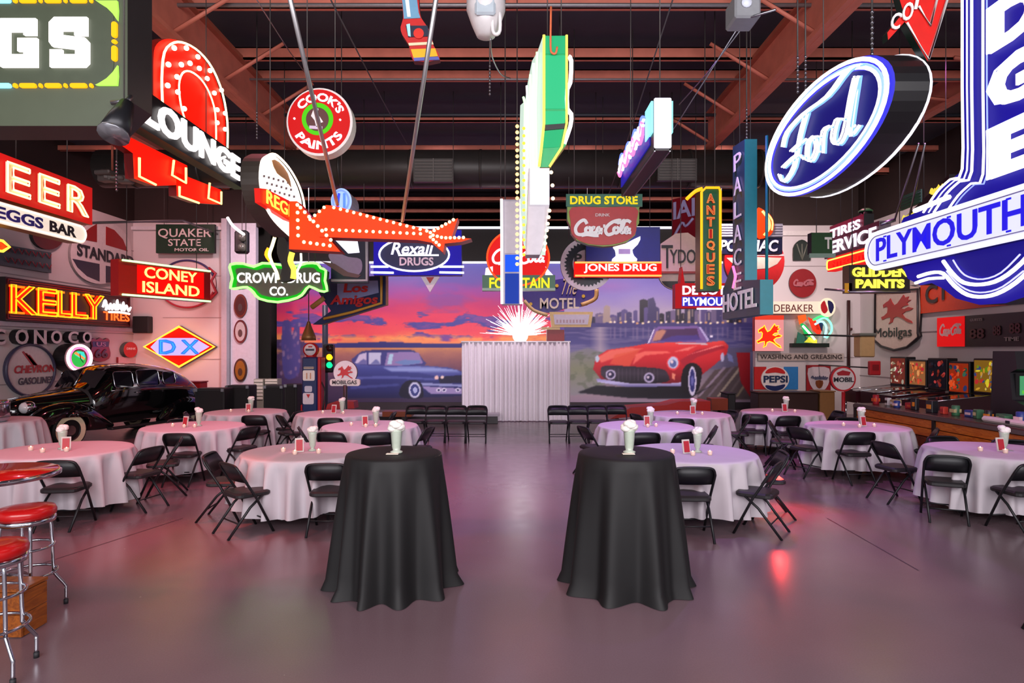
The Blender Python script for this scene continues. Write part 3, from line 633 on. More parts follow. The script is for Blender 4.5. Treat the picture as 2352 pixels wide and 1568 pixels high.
for k in range(4):
    w_ = ['first', 'second', 'third', 'fourth'][k]
    chair(-.76 - k * .445, 13.55 + .05 * k, 270, T0 + 'facing out, %s from the curtain, blue car side' % w_, 'folding chairs lined up beside the white curtain')
    chair(1.0 + k * .425, 13.55 + .05 * k, 270, T0 + 'facing out, %s from the curtain, red car side' % w_, 'folding chairs lined up beside the white curtain')
# ================================================================ table centre pieces
GL = mt('#b9c4b4', .15, grain=.1, scale=30); FOAM = mt('#f4efe8', .8, em=0, grain=.06, scale=20, bump=.5); RED = mt('#b02030', .5); CREAM = mt('#e8dccb', .7)
def shake_parts(t, s=1.0):
    m = MB(); m.lathe([(.045 * s, 0), (.048 * s, .012), (.022 * s, .02), (.02 * s, .035), (.034 * s, .06), (.048 * s, .20), (.052 * s, .225)], GL, n=16, rf=lambda t_, i: 1 + (.05 * math.cos(8 * t_) if 2 < i < 6 else 0)); m.mk('glass', t)
    m = MB()
    for k in range(11):
        a = k * 2.4; rr = .028 * s if k else 0; m.ball((rr * math.cos(a), rr * math.sin(a), .235 + .018 * (k % 3) * s), .034 * s, FOAM, 8, 5, (1.1, 1.1, .8))
    m.mk('cream_topping', t)
def card_parts(t):
    m = MB(); m.box((0, 0, .085), (.10, .012, .165), mt('#cfc6c0', .6), tilt=R(-10)); m.mk('stand', t)
    m = MB(); m.box((0, -.012, .085), (.072, .006, .13), RED, tilt=R(-10)); m.mk('card', t)
def votive_parts(t):
    m = MB(); m.lathe([(.022, 0), (.026, .004), (.03, .045), (.027, .045), (.024, .01)], mt('#e8c8b8', .2), n=12, cap=False); m.mk('cup', t)
    m = MB(); m.lathe([(.0235, .006), (.0235, .028)], CREAM, n=10); m.mk('wax', t)
    m = MB(); m.ball((0, 0, .042), .008, neon('#ffd9a0', 8), 6, 4, (1, 1, 1.8)); m.mk('flame', t)
sp = cpp = vp = None
for i, (x, y, ph) in enumerate(TAB[:12]):
    z = .753; r_ = random.Random(i)
    lb = 'foam-topped milkshake glass on the round white table ' + ph
    if sp is None: sp = local_thing('milkshake_glass', lb, 'glass', (x + .06, y, z), 0, 'milkshake glasses on the white tables'); shake_parts(sp, 1.05)
    else: dup(sp, (x + (.09 if i != 2 else .0), y, z), i, lb)
    lb = 'red table card in a stand on the white table ' + ph
    if cpp is None: cpp = local_thing('table_card', lb, 'card', (x - .06, y - .12, z), .35, 'red table cards'); card_parts(cpp)
    else: dup(cpp, (x + r_.uniform(-.12, .15), y - .13, z), r_.uniform(-.4, .5), lb)
    for k in range(3 if y < 11 else 2):
        lx, ly = (-.26, -.10) if k == 0 else (.17, -.22) if k == 1 else (-.05, -.27)
        lb = 'small votive candle, %s one on the white table ' % ['outer', 'inner', 'middle'][k] + ph
        if vp is None: vp = local_thing('votive_candle', lb, 'candle', (x + lx, y + ly, z), 0, 'votive candles on the white tables'); votive_parts(vp)
        else: dup(vp, (x + lx + r_.uniform(-.04, .04), y + ly + r_.uniform(-.03, .03), z), 0, lb)
for x, lb in ((-.99, 'on the car side'), (.965, 'on the counter side')):
    t = local_thing('milkshake_glass', 'tall milkshake glass with a big foam top on the black table ' + lb, 'glass', (x + .02, 5.30, 1.116), 0, 'tall milkshake glasses on the black tables')
    m = MB(); m.lathe([(.05, 0), (.052, .012), (.03, .022), (.036, .05), (.046, .18), (.05, .195)], GL, n=20, rf=lambda t_, i: 1 + (.06 * math.cos(9 * t_) if 2 < i < 6 else 0)); m.mk('glass', t)
    m = MB()
    for k in range(14):
        a = k * 2.4; rr = .034 if k else 0; m.ball((rr * math.cos(a), rr * math.sin(a), .205 + .014 * (k % 4)), .037, FOAM, 10, 6, (1.15, 1.15, .8))
    m.mk('cream_topping', t)
    m = MB(); m.box((-.02, -.07, .003), (.10, .05, .006), CREAM); m.mk('napkin', t)
# ================================================================ curtain, bar stools, red table
def curtain():
    Y = 2871 / (968 - CY); x0, x1 = P(1062, 0, Y).x, P(1308, 0, Y).x; zt = P(0, 785, Y).z
    t = thing('white_curtain', 'white pleated drape screen standing before the middle of the mural', 'curtain', ((x0 + x1) / 2, Y, 0))
    m = MB(); n = 260; vs = []; rr = random.Random(5)
    for k, z in enumerate((.02, .5, 1.2, zt - .05, zt)):
        for i in range(n):
            s = i / (n - 1); d = .035 * math.sin(s * 150 + 2 * math.sin(s * 13)) + .02 * math.sin(s * 61)
            if k == 4: d *= .6
            vs.append((x0 + (x1 - x0) * s, Y + d, z))
    m.add(vs, [(k * n + i, k * n + i + 1, (k + 1) * n + i + 1, (k + 1) * n + i) for k in range(4) for i in range(n - 1)], mt('#f2e8f2', .8, grain=.03), True); m.mk('drape', t)
    m = MB(); m.tube([(x0 - .03, Y, zt), (x1 + .03, Y, zt)], .025, mt('#e8e4ec', .4), 8); m.mk('top_rail', t)
    for x in (x0, x1):
        m = MB(); m.tube([(x, Y + .06, 0), (x, Y + .06, zt)], .022, mt('#e0dce4', .4), 8); m.mk('upright', t)
        m = MB(); m.box((x, Y + .06, .008), (.35, .35, .016), STEEL); m.mk('foot_plate', t)
curtain()
def stool(x, y, lb, s=1.0, rz=0):
    t = local_thing('bar_stool', lb, 'stool', (x, y, 0), rz, 'chrome bar stools with red seats'); zs = .74
    m = MB(); m.lathe([(.02, zs - .02), (.17, zs - .02), (.19, zs), (.192, zs + .03), (.18, zs + .055), (.10, zs + .065), (.0, zs + .066)], mt('#b50f10', .28, grain=.05, coat=.3), n=32); m.mk('seat', t)
    m = MB(); m.lathe([(.16, zs - .06), (.185, zs - .055), (.188, zs - .022), (.17, zs - .018)], CHROME, n=32); m.mk('seat_ring', t)
    for a in (35, 125, 215, 305):
        c, q = math.cos(R(a)), math.sin(R(a)); m = MB()
        m.tube(spl([(c * .06, q * .06, zs - .05), (c * .13, q * .13, zs - .055), (c * .155, q * .155, zs - .10), (c * .17, q * .17, .30), (c * .175, q * .175, .26), (c * .245, q * .245, .15), (c * .25, q * .25, .12), (c * .25, q * .25, .03)], 3), .0125, CHROME, 8); m.mk('leg', t)
        m = MB(); m.lathe([(.016, 0), (.017, .035)], mt('#222226', .6), c=(c * .25, q * .25, 0), n=10); m.mk('rubber_foot', t)
    for z, rr in ((.50, .175), (.30, .195)):
        m = MB(); m.tube([(rr * math.cos(R(a)), rr * math.sin(R(a)), z) for a in range(0, 360, 12)], .010, CHROME, 8, closed=True); m.mk('foot_ring', t)
# second stool closer to the viewer
def at_floor(px, Y): return (px - CX) / FP * Y
Ys = 4.75; stool(at_floor(60, Ys), Ys, 'chrome bar stool with red seat, the farther one from the viewer', rz=.2)
Ys = 3.84; stool(at_floor(-22, Ys), Ys, 'chrome bar stool with red seat, closest to the viewer', rz=.5)
Yt = 5.35
t = local_thing('bar_table', 'small red-topped bar table cut off at the picture edge above the stools', 'table', (at_floor(-30, Yt), Yt, 0), 0)
m = MB(); m.lathe([(.50, .89), (.52, .895), (.52, .93), (.50, .935)], CHROME, n=48); m.mk('edge_band', t)
m = MB(); m.lathe([(.495, .93), (.495, .94)], mt('#c01410', .2, coat=.5), n=48); m.mk('tabletop', t)
m = MB(); m.tube([(0, 0, .03), (0, 0, .89)], .04, CHROME, 12); m.mk('pole', t)
m = MB(); m.lathe([(.28, 0), (.28, .02), (.06, .06)], CHROME, n=24); m.mk('base', t)
W = wood_mat('#7a3d12', '#a65a1c')
Yb = 4.46; bx = -3.37
t = thing('wooden_crate', 'low orange-brown wooden crate standing on the floor behind the bar stools', 'crate', (bx - .5, Yb, 0))
for z in (.08, .235): m = MB(); m.box((bx - .5, Yb - .115, z), (1.0, .02, .148), W); m.mk('plank', t)
for z in (.08, .235): m = MB(); m.box((bx - .01, Yb + .01, z), (.02, .21, .148), W); m.mk('plank', t)
m = MB(); m.box((bx - .5, Yb, .325), (1.0, .25, .02), W); m.mk('lid', t)
for x in (bx - .97, bx - .05): m = MB(); m.box((x, Yb - .08, .157), (.05, .05, .314), W); m.mk('corner_post', t)
# ================================================================ signs
WN = neon('#fff6f4', 1.9); WN2 = neon('#f2eeff', 1.5); YN = neon('#ffe07a', 3.0); ON = neon('#ff5a18', 3.0); RN = neon('#ff1c0c', 2.2); GN = neon('#5dff5a', 2.2); BN = neon('#5a70ff', 2.6); PK = neon('#ff6aa0', 2.2); CN = neon('#7fe0ff', 2.2)
LITR = neon('#ff1806', 1.0); LITO = neon('#ff3800', 1.2); LITW = neon('#f4f0ff', 1.15); DKS = mt('#1a1a1d', .5)
def pm(h, **k): return mt(h, k.pop('rough', .4), **k)
BULB = None
def rods(t, pts, top=7.34):
    for p in pts:
        m = MB(); m.tube([p, (p[0], p[1], top)], .006 if p[1] < 9 else .008, mt('#5a5654', .5, .5), 5); m.mk('hanger_rod', t)
class Sign:
    def __init__(s, name, label, F, out, T=.25, face=None, side=None, hang=(), px=True, cat='sign', group=None, d=0, top=7.34):
        if getattr(F, 'wall', 0): F = Fr(F.o + F.n * max(d, T + .005), F.u); d = 0
        s.F = F; uv = F.pts(out) if px else out; a = np.array(uv); c = F.p(a[:, 0].mean(), a[:, 1].min(), d - T / 2)
        s.t = thing(name, label, cat, c, group=group); m = MB(); m.prism(F, uv, d - T, d, face or DKS, side or DKS); m.mk('cabinet', s.t); s.d = d; s.T = T
        for q in hang:
            u = F.at(q, 600)[0]; v = max(v_ for u_, v_ in uv if abs(u_ - u) < (a[:, 0].max() - a[:, 0].min()) * .5 + .01); p = F.p(u, v - .02, d - T / 2); rods(s.t, [p], top)
    def poly(s, name, px, mat, d=.012, sp=0, local=False, side=None, label=None):
        uv = px if local else s.F.pts(spl(px, sp, True) if sp else px); m = MB(); m.prism(s.F, uv, s.d - .002, s.d + d, mat, side or mat); return m.mk(name, s.t, label)
    def box(s, l, t_, r, b): u0, v0 = s.F.at(l, b); u1, v1 = s.F.at(r, t_); return (u0, v0, u1, v1)
    def text(s, txt, box, mat, name='lettering', d=.014, th=.01, local=False, tube=None, r=.012, td=.035, **k):
        b = box; m = MB()
        if mat: text(m, txt, s.F, b, mat, s.d + d, th, **k)
        if m.v: m.mk(name, s.t)
        if tube:
            m = MB(); k2 = dict(k); k2['bold'] = k.get('bold', .02) * .5; tubes(m, txt, s.F, b, tube, r, s.d + d + td, **k2); m.mk('neon_tube', s.t)
    def line(s, px, mat, r=.014, d=.04, closed=False, sp=0, local=False, name='neon_tube'):
        uv = px if local else s.F.pts(px); uv = spl(uv, sp, closed) if sp else uv; m = MB(); tubeline(m, s.F, uv, mat, r, s.d + d, closed); return m.mk(name, s.t)
    def bulbs(s, px, r=.028, mat=None, d=.03):
        me = None
        for q in px:
            u, v = s.F.at(*q)
            if me is None:
                m = MB(); m.ball((0, 0, 0), r, mat or neon('#fff0c8', 6), 8, 5); o = m.mk('bulb'); o.location = s.F.p(u, v, s.d + d) - s.t.location; o.parent = s.t; me = o
            else:
                o = me.copy(); COL.objects.link(o); o.location = s.F.p(u, v, s.d + d) - s.t.location
def along(pts, step, closed=False):
    o = []; P_ = pts + ([pts[0]] if closed else []); acc = 0
    for a, b in zip(P_, P_[1:]):
        L_ = math.hypot(b[0] - a[0], b[1] - a[1])
        while acc <= L_:
            t = acc / L_ if L_ else 0; o.append((a[0] + (b[0] - a[0]) * t, a[1] + (b[1] - a[1]) * t)); acc += step
        acc -= L_
    return o
# ---- script lettering drawn as strokes in a unit box (x 0..1, y 0..1)
def strokes(mb, F, box, S_, w, mat, d, th=.006, sh=0):
    u0, v0, u1, v1 = box; g = lambda p: (u0 + (u1 - u0) * p[0] + sh * (v1 - v0) * p[1], v0 + (v1 - v0) * p[1])
    for k, st_ in enumerate(S_): q = spl([g(p) for p in st_], 4); ribbon(mb, F, q, w, None, d + th + k * .0015, mat)
COLA = [[(.22, .72), (.17, .97), (.08, .80), (.02, .45), (.04, .12), (.12, .04), (.22, .16)], [(.24, .50), (.20, .42), (.20, .22), (.24, .14), (.28, .25), (.27, .45), (.24, .50), (.30, .44)], [(.36, .46), (.32, .48), (.30, .25), (.33, .14), (.38, .22)],
        [(.45, .48), (.41, .46), (.39, .25), (.42, .14), (.46, .30), (.47, .48), (.46, .20), (.49, .14)], [(.50, .58), (.54, .58)], [(.74, .74), (.80, .95), (.68, .86), (.58, .60), (.54, .30), (.58, .04), (.66, .10), (.70, .22)],
        [(.73, .50), (.69, .42), (.69, .22), (.73, .14), (.77, .28), (.76, .45), (.73, .50)], [(.79, .20), (.85, .62), (.87, .92), (.84, .85), (.81, .40), (.82, .16), (.86, .20)], [(.94, .48), (.90, .46), (.88, .25), (.91, .14), (.95, .30), (.96, .48), (.95, .20), (.99, .16)],
        [(.12, -.02), (.22, .04), (.34, -.02), (.42, -.02)], [(.70, .86), (.80, .80), (.92, .92), (.98, .80)]]
FORD = [[(.10, .62), (.16, .80), (.38, .88), (.66, .86), (.86, .98), (.98, .92)], [(.42, .86), (.34, .60), (.26, .20), (.12, .06), (.05, .22)], [(.22, .46), (.40, .50)], [(.50, .44), (.44, .40), (.43, .20), (.48, .12), (.54, .24), (.52, .42), (.50, .44), (.58, .38)], [(.60, .14), (.62, .42), (.70, .42)],
        [(.82, .40), (.76, .44), (.72, .24), (.77, .12), (.84, .22), (.90, .60), (.95, .82), (.90, .40), (.88, .14), (.96, .20)], [(.10, .30), (.30, .34), (.40, .20)]]
SQUIG = [[(.0, .3), (.08, .8), (.12, .4), (.10, .1)], [(.14, .5), (.22, .2), (.26, .6), (.32, .2), (.38, .6), (.44, .2), (.50, .9), (.52, .2), (.6, .6), (.66, .2), (.72, .8), (.76, .2), (.84, .6), (.92, .2), (1, .5)], [(.2, .0), (.6, .05), (.95, .0)]]
PEG = [(0, .30), (.10, .34), (.20, .44), (.22, .60), (.18, .66), (.08, .62), (.06, .72), (.16, .80), (.24, .84), (.30, .92), (.34, .80), (.42, .66), (.52, .72), (.70, .98), (.74, .88), (.86, .90), (.82, .80), (.92, .78), (.80, .70), (.84, .62), (.70, .60), (.62, .54), (.72, .50), (.84, .56), (.98, .50), (.90, .44), (.76, .42), (.66, .34), (.74, .22), (.92, .10), (.96, .02), (.84, .06), (.64, .22), (.50, .28), (.40, .24), (.36, .10), (.24, .04), (.30, .14), (.30, .28), (.18, .26), (.04, .20)]
def pegasus(sg, box, mat, d=.02, name='winged_horse', outline=None):
    u0, v0, u1, v1 = sg.box(*box); uv = [(u0 + (u1 - u0) * x, v0 + (v1 - v0) * y) for x, y in PEG]; m = MB(); m.prism(sg.F, uv, sg.d, sg.d + d, mat); m.mk(name, sg.t)
    if outline: m = MB(); tubeline(m, sg.F, uv, outline, .012, sg.d + d + .02, True, 4); m.mk('neon_tube', sg.t)
def script(sg, S_, box, w, mat, d=.014, name='lettering', sh=0, tube=None, r=.012):
    b = sg.box(*box); m = MB()
    if mat: strokes(m, sg.F, b, S_, w, mat, sg.d + d, sh=sh); m.mk(name, sg.t)
    if tube:
        m = MB(); u0, v0, u1, v1 = b
        for st_ in S_: tubeline(m, sg.F, spl([(u0 + (u1 - u0) * x + sh * (v1 - v0) * y, v0 + (v1 - v0) * y) for x, y in st_], 3), tube, r, sg.d + d + .03, False, 5)
        m.mk('neon_tube', sg.t)
# ---------------- dark green sign with white block letters
F = front(5.0)
s = Sign('block_letter_sign', 'huge olive green hanging sign with white block letters G and S', F, [(-280, -80), (293, -80), (293, 228), (232, 289), (-280, 289)], .34, pm('#4b5340', scale=6, grain=.08), pm('#2a2a2b'), (60, 270))
s.poly('panel', rrect(-280, -20, 262, 198, 48, 6), pm('#414a38'), .006)
s.poly('letter', [(88, 46), (88, 84), (60, 84), (60, 76), (28, 76), (28, 128), (60, 128), (60, 121), (46, 121), (46, 91), (91, 91), (91, 157), (8, 157), (-4, 145), (-4, 58), (8, 46)][::-1], WN, .03)
s.poly('letter', [(205, 43), (205, 85), (176, 85), (176, 74), (147, 74), (147, 84), (200, 90), (209, 100), (209, 148), (200, 157), (120, 157), (120, 117), (148, 117), (148, 128), (178, 128), (178, 116), (125, 110), (118, 100), (118, 55), (130, 43)], WN, .03)
for a in (188, 182): pass
for y in (198, 4):
    for x0, x1, mm in [(-40, 28, CN), (33, 43, None), (48, 86, None), (92, 100, None), (106, 143, None), (149, 157, None), (164, 202, None), (208, 216, None)]:
        m = MB(); m.prism(F, F.pts(rrect(x0, y - 5, x1, y + 5, 4, 2)), 0, .02, mm or neon('#ffb310', 1.3)); m.mk('border_dash', s.t)
for y0, y1 in ((52, 88), (93, 102), (107, 142)):
    m = MB(); m.prism(F, F.pts(rrect(259, y0, 271, y1, 5, 2)), 0, .02, neon('#ffb310', 1.3)); m.mk('border_dash', s.t)
for y, q in ((198, -1), (4, 1)):
    pv = [(262 + 11, y), (262 - 46, y)]
    pts_in = ell(216, y + q * 44, 40, 40, 4, 0, -90) if q < 0 else ell(216, y + q * 44 - 0, 40, 40, 4, 0, 90)
    arc_ = [(273, y + q * 46), (262, y + q * 30), (248, y + q * 16), (232, y + q * 6), (222, y - 1)]
    out_ = [(273, y + q * 40), (274, y + q * 22), (272, y), (250, y), (228, y)]
    for i in range(4): s.poly('corner_wedge', [arc_[i], out_[i], out_[i + 1], arc_[i + 1]][::(1 if q > 0 else -1)], neon('#b8f060', 1.0), .02)
t = thing('floodlight', 'black tin floodlight clamped at the corner of the olive green sign', 'lamp', P(270, 300, 4.85))
m = MB(); a, b = P(292, 238, 4.95), P(262, 306, 4.8); m.tube([a, a.lerp(b, .5), b], .085, mt('#2c2c30', .35, .5), 14, taper=[.6, 1, 1.25]); m.mk('housing', t)
m = MB(); m.tube([P(256, 236, 4.95), P(292, 232, 4.95), P(300, 222, 5.0)], .02, STEEL, 6); m.mk('bracket', t)
m = MB(); m.tube([b, b + (b - a) * .06], .112, mt('#8a8a90', .2, .6), 14); m.mk('lens_ring', t); rods(t, [P(285, 240, 4.95)])
# ---------------- lounge sign
F = sideL(-4.2)
vb, vt_ = F.at(545, 434)[1], F.at(545, 366)[1]; u0, u1 = F.at(285, 300)[0], F.at(547, 400)[0]
s = Sign('lounge_sign', 'black banner reading LOUNGE on a red arch lined with white bulbs', F, rect(u0, vb, u1, vt_), .16, pm('#141416'), None, (330, 470), px=False, d=.10)
arch = spl([(352, 150), (356, 108), (378, 90), (412, 94), (446, 114), (480, 152), (503, 205), (517, 268), (518, 350)], 4)
m = MB(); m.prism(F, F.pts(arch + [(518, 372), (352, 270)])[::-1], -.12, .0, LITR, pm('#8a0a08')); m.mk('red_arch', s.t)
for nm, pl in (('red_panel', [(256, 296), (305, 318), (430, 380), (432, 424), (355, 427), (308, 410), (305, 352), (256, 318)]), ('red_panel', [(404, 395), (508, 436), (507, 470), (452, 466), (406, 450)])):
    m = MB(); m.prism(F, F.pts(pl), -.10, 0, LITR, pm('#8a0a08')); m.mk(nm, s.t)
s.d = 0
s.line(spl([(366, 245), (364, 180), (370, 120), (392, 98), (420, 100), (452, 120), (482, 158), (505, 215), (516, 280), (516, 345)], 3), neon('#ffe9a8', 3), .014)
s.line(spl([(420, 282), (408, 240), (404, 195), (412, 168), (430, 164), (455, 182), (475, 215), (488, 260), (490, 320)], 3), neon('#ffe9a8', 3), .012)
s.line([(312, 362), (312, 405), (350, 424)], YN); s.line([(392, 368), (388, 402), (420, 420), (420, 385)], YN); s.line([(405, 428), (405, 450), (450, 466)], YN); s.line([(475, 420), (472, 455), (502, 468), (502, 440)], YN)
s.bulbs([(x / 3.015, y / 3.015) for x, y in ((1190, 350), (1275, 350), (1355, 410), (1150, 465), (1240, 465), (1300, 455), (1365, 490), (1440, 505), (1210, 550), (1420, 560), (1145, 610), (1215, 655), (1520, 640), (1470, 660), (1260, 770), (1490, 775), (1545, 800), (1265, 860), (1490, 865), (1545, 910))], .032)
s.d = .10; hh = vt_ - vb
s.text('LOUNGE', (F.at(305, 300)[0], vb + hh * .14, F.at(531, 400)[0], vt_ - hh * .10), WN, local=True, bold=.03, tube=None, th=.03)
# ---------------- red sign, three letters, with cream pill below
F = sideL(-7.2); vt_, vb = F.at(212, 432)[1], F.at(212, 517)[1]; u1 = F.at(212, 470)[0]
s = Sign('red_letter_sign', 'red box sign with neon letters EER over a cream lozenge reading EGGS BAR', F, rect(u1 - 3.6, vb, u1, vt_), .3, neon('#d81f1c', .75), pm('#a01010'), (60, 175), px=False)
hh = vt_ - vb
for c_, a, b in (('E', 10, 62), ('E', 84, 130), ('R', 150, 196)):
    s.text(c_, (F.at(a, 450)[0], vb + hh * .16, F.at(b, 450)[0], vt_ - hh * .16), pm('#ffd8c8'), local=True, tube=neon('#ffdc90', 3.2), r=.016, bold=.0)
v1, v0 = F.at(195, 517)[1] - .02, F.at(195, 562)[1]; ue = F.at(196, 540)[0]
m = MB(); m.prism(F, rrect(ue - 3.6, v0, ue, v1, (v1 - v0) * .48, 5), -.2, .02, neon('#ffe9d8', .85), pm('#50403a')); m.mk('lozenge', s.t)
s.line(rrect(ue - 3.56, v0 + .03, ue - .04, v1 - .03, (v1 - v0) * .42, 5), neon('#fff2d8', 2), .012, .04, True, local=True)
s.text('EGGS', (F.at(-14, 520)[0], v0 + .07, F.at(95, 520)[0], v1 - .07), pm('#2a2a8c'), local=True, d=.024, bold=.03)
s.text('BAR', (F.at(110, 520)[0], v0 + .07, F.at(171, 520)[0], v1 - .07), pm('#2a1c24'), local=True, d=.024, bold=.03)
F = sideL(-7.6)
s = Sign('arrow_tip', 'small orange neon arrow point poking in at the picture edge', F, [(-40, 545), (0, 549), (19, 568), (0, 580), (-40, 575)], .1, pm('#c03010'), None, ())
s.line([(-20, 549), (0, 553), (16, 567), (0, 577), (-20, 574)], neon('#ffb030', 4), .02)
# ---------------- wall of the car side
FL = sideL(XL + .01); FL.wall = 1
s = Sign('teal_neon_sign', 'dark teal wall sign with two rows of unlit red tube lettering', FL, [(-60, 549), (118, 580), (118, 627), (-60, 598)], .12, pm('#3b4a50'), None)
m = MB()
for r_ in range(2):
    for k in range(7):
        u, v = s.F.at(8 + k * 16, 572 + r_ * 24 + k * 2.6); m.tube([s.F.p(u, v + .07, .03), s.F.p(u + .1, v - .05, .03), s.F.p(u + .16, v + .06, .03)], .012, pm('#8c2030'), 4)
m.mk('neon_tube', s.t)['kind'] = 'stuff'
s = Sign('maroon_disc', 'maroon round wall sign half hidden by the cream lozenge', FL, ell(112, 535, 38, 38, 24), .08, pm('#5c1418'), None)
s = Sign('oval_torch_sign', 'big oval wall sign in red and navy quarters with a white STANDARD band', FL, ell(232, 580, 70, 72, 40, rot=10), .06, pm('#d8cccc'), pm('#8a8080'))
for pl, h in (([(180, 545), (208, 522), (222, 514), (222, 556), (180, 548)], '#8f1418'), ([(243, 520), (262, 528), (282, 550), (293, 577), (243, 562)], '#9c1418'), ([(166, 594), (228, 606), (228, 646), (200, 634), (178, 614)], '#23223a'), ([(243, 610), (298, 620), (284, 638), (262, 648), (243, 649)], '#23223a')): s.poly('enamel_panel', pl, pm(h), .01)
s.text('STANDARD', (FL.at(170, 580)[0], FL.at(232, 600)[1], FL.at(301, 580)[0], FL.at(232, 573)[1]), pm('#23202a'), local=True, bold=.03)
FW = FL; FL = sideL(XL + .26)
vt_, vb = FL.at(298, 676)[1], FL.at(298, 752)[1]
s = Sign('tire_neon_sign', 'long dark red wall sign with glowing orange KELLY letters', FL, rect(FL.at(13, 700)[0], vb, FL.at(299, 700)[0], vt_), .25, pm('#3c0c10'), pm('#1c1416'), px=False)
hh = vt_ - vb; W_ = FL.at(299, 700)[0]
m = MB()
for q in (.05, .10):
    tubeline(m, FL, rect(FL.at(13, 700)[0] + q, vb + q, W_ - q, vt_ - q), pm('#a01c1c'), .012, .015, True, 4)
m.mk('border_trim', s.t)
xs = [20, 80, 82, 125, 128, 159, 160, 196, 190, 233]
for c_, a, b in zip('KELLY', xs[::2], xs[1::2]):
    s.text(c_, (FL.at(a, 700)[0], vb + hh * .17, FL.at(b, 700)[0], vt_ - hh * .17), neon('#ff1c04', 1.0), local=True, bold=.06, name='letter', tube=neon('#ffa818', 2.2), r=.02, td=.05)
    for e in (.17, .83 - .05): 
        m = MB(); ua, ub = FL.at(a - 1, 700)[0], FL.at(a + (b - a) * .55, 700)[0]; m.box(FL.p((ua + ub) / 2, vb + hh * (e + .02), .025), (.03, ub - ua, hh * .05), neon('#ff6a10', 2)); m.mk('serif', s.t)
script(s, SQUIG, (233, 690, 297, 715), .05, WN, tube=WN, r=.03)
s.text('TIRES', (FL.at(236, 720)[0], vb + hh * .17, FL.at(296, 720)[0], vb + hh * .42), neon('#ff5a20', 2.2), local=True, bold=.02)
m = MB(); zz = FL.at(298, 757)[1]; m.box((XL + .06, 15.5, zz), (.12, 8, .10), mt('#b8aeb4', .5)); m.mk('conduit_ledge', s.t); FL = FW
for c_, a, b in (('C', -30, -4), ('O', 20, 50), ('N', 63, 92), ('O', 103, 128), ('C', 143, 166), ('O', 177, 197)):
    yb = 791 - a * .02; yt = 755 + (a + 30) * .035; u0, v0 = FL.at(a, yb); u1, v1 = FL.at(b, yt)
    t = thing('channel_letter', 'white wall letter %s with a deep black edge, from the spaced oil company row' % c_ if c_ == 'N' else 'white wall letter %s with a deep black edge %s' % (c_, {-30: 'cut by the picture edge', 20: 'before the N', 103: 'after the N', 143: 'above the green clock', 177: 'last in its row'}[a]), 'letter', FL.p(u0, v0, 0), group='spaced wall letters')
    m = MB(); text(m, c_, FL, (u0, v0, u1, v1), pm('#1c1c20'), 0, .15, bold=.03); m.mk('return_edge', t)
    m = MB(); text(m, c_, FL, (u0, v0, u1, v1), pm('#c9bcc0'), .152, .01, bold=.02); m.mk('letter_face', t)
s = Sign('oil_disc_sign', 'large round white wall sign reading CHEVRON GASOLINES with a thin dark rim', FL, ell(68, 850, 57, 60, 40), .05, pm('#c9bebe'), pm('#3a3a50'))
s.line(ell(68, 850, 56, 59, 40), pm('#3a3a52'), .035, .02, True, name='rim')
for k in range(3): s.poly('chevron_stripe', [(50 + k * 7, 808 + k * 4), (54 + k * 7, 806 + k * 4), (84 + k * 2, 838 + k), (72 + k * 5, 838 + k)], pm('#a02028'), .006)
s.text('CHEVRON', (FL.at(24, 850)[0], FL.at(68, 856)[1], FL.at(118, 850)[0], FL.at(68, 838)[1]), pm('#a82028'), local=True, ital=.2, bold=.03)
s.text('GASOLINES', (FL.at(34, 850)[0], FL.at(68, 882)[1], FL.at(114, 850)[0], FL.at(68, 866)[1]), pm('#3a3848'), local=True, ital=.1, bold=.02)
u_, v_ = FL.at(180, 822)
s = Sign('neon_clock', 'round neon clock with a glowing pink ring and green face', FL, ell(180, 822, 32, 33, 32), .3, pm('#501820'), pm('#17171a'), d=.3)
s.line(ell(180, 822, 27, 29, 32), neon('#ffd0dc', 3), .035, .03, True); s.line(ell(180, 822, 21, 23, 32), PK, .02, .03, True)
s.poly('clock_face', ell(180, 824, 16, 19, 28), neon('#30c850', .9), .02); s.poly('face_flash', [(170, 815), (176, 807), (190, 808), (194, 820), (188, 826)], neon('#38e8d0', 1), .03); s.poly('face_stripe', [(168, 812), (172, 808), (192, 822), (190, 826)], neon('#ffa050', 1), .04)
m = MB(); G = s.F; m.tube([G.p(*G.at(180, 824), .06), G.p(*G.at(186, 832), .06)], .012, DKS, 4); m.tube([G.p(*G.at(180, 824), .06), G.p(*G.at(178, 812), .06)], .012, DKS, 4); m.mk('clock_hand', s.t)
s = Sign('route_shield', 'dark red and navy highway shield on the wall above the black car', FL, spl([(209, 782), (215, 776), (222, 780), (230, 775), (238, 780), (246, 776), (252, 782), (250, 795), (254, 810), (250, 824), (230, 831), (211, 824), (208, 808), (212, 795)], 2, True), .05, pm('#8a2030'), pm('#3a1420'))
s.poly('navy_band', [(212, 784), (250, 784), (249, 796), (213, 796)], pm('#3a2850'), .008); s.text('US', s.box(220, 786, 242, 795), pm('#a87090')); s.text('66', s.box(217, 801, 246, 822), pm('#401018'), bold=.03)
s = Sign('small_soda_disc', 'small red round soda sign on the wall by the black speaker', FL, ell(300, 803, 16, 18, 24), .12, pm('#c81c24'), pm('#48504c'), d=.1)
s.text('DRINK', s.box(290, 798, 311, 803), pm('#f0c8c8'), th=.004); s = Sign('small_label_board', 'small pale label board below the red soda disc', FL, rect(272, 820, 312, 834), .06, pm('#d8a8ac'), pm('#801c20'))
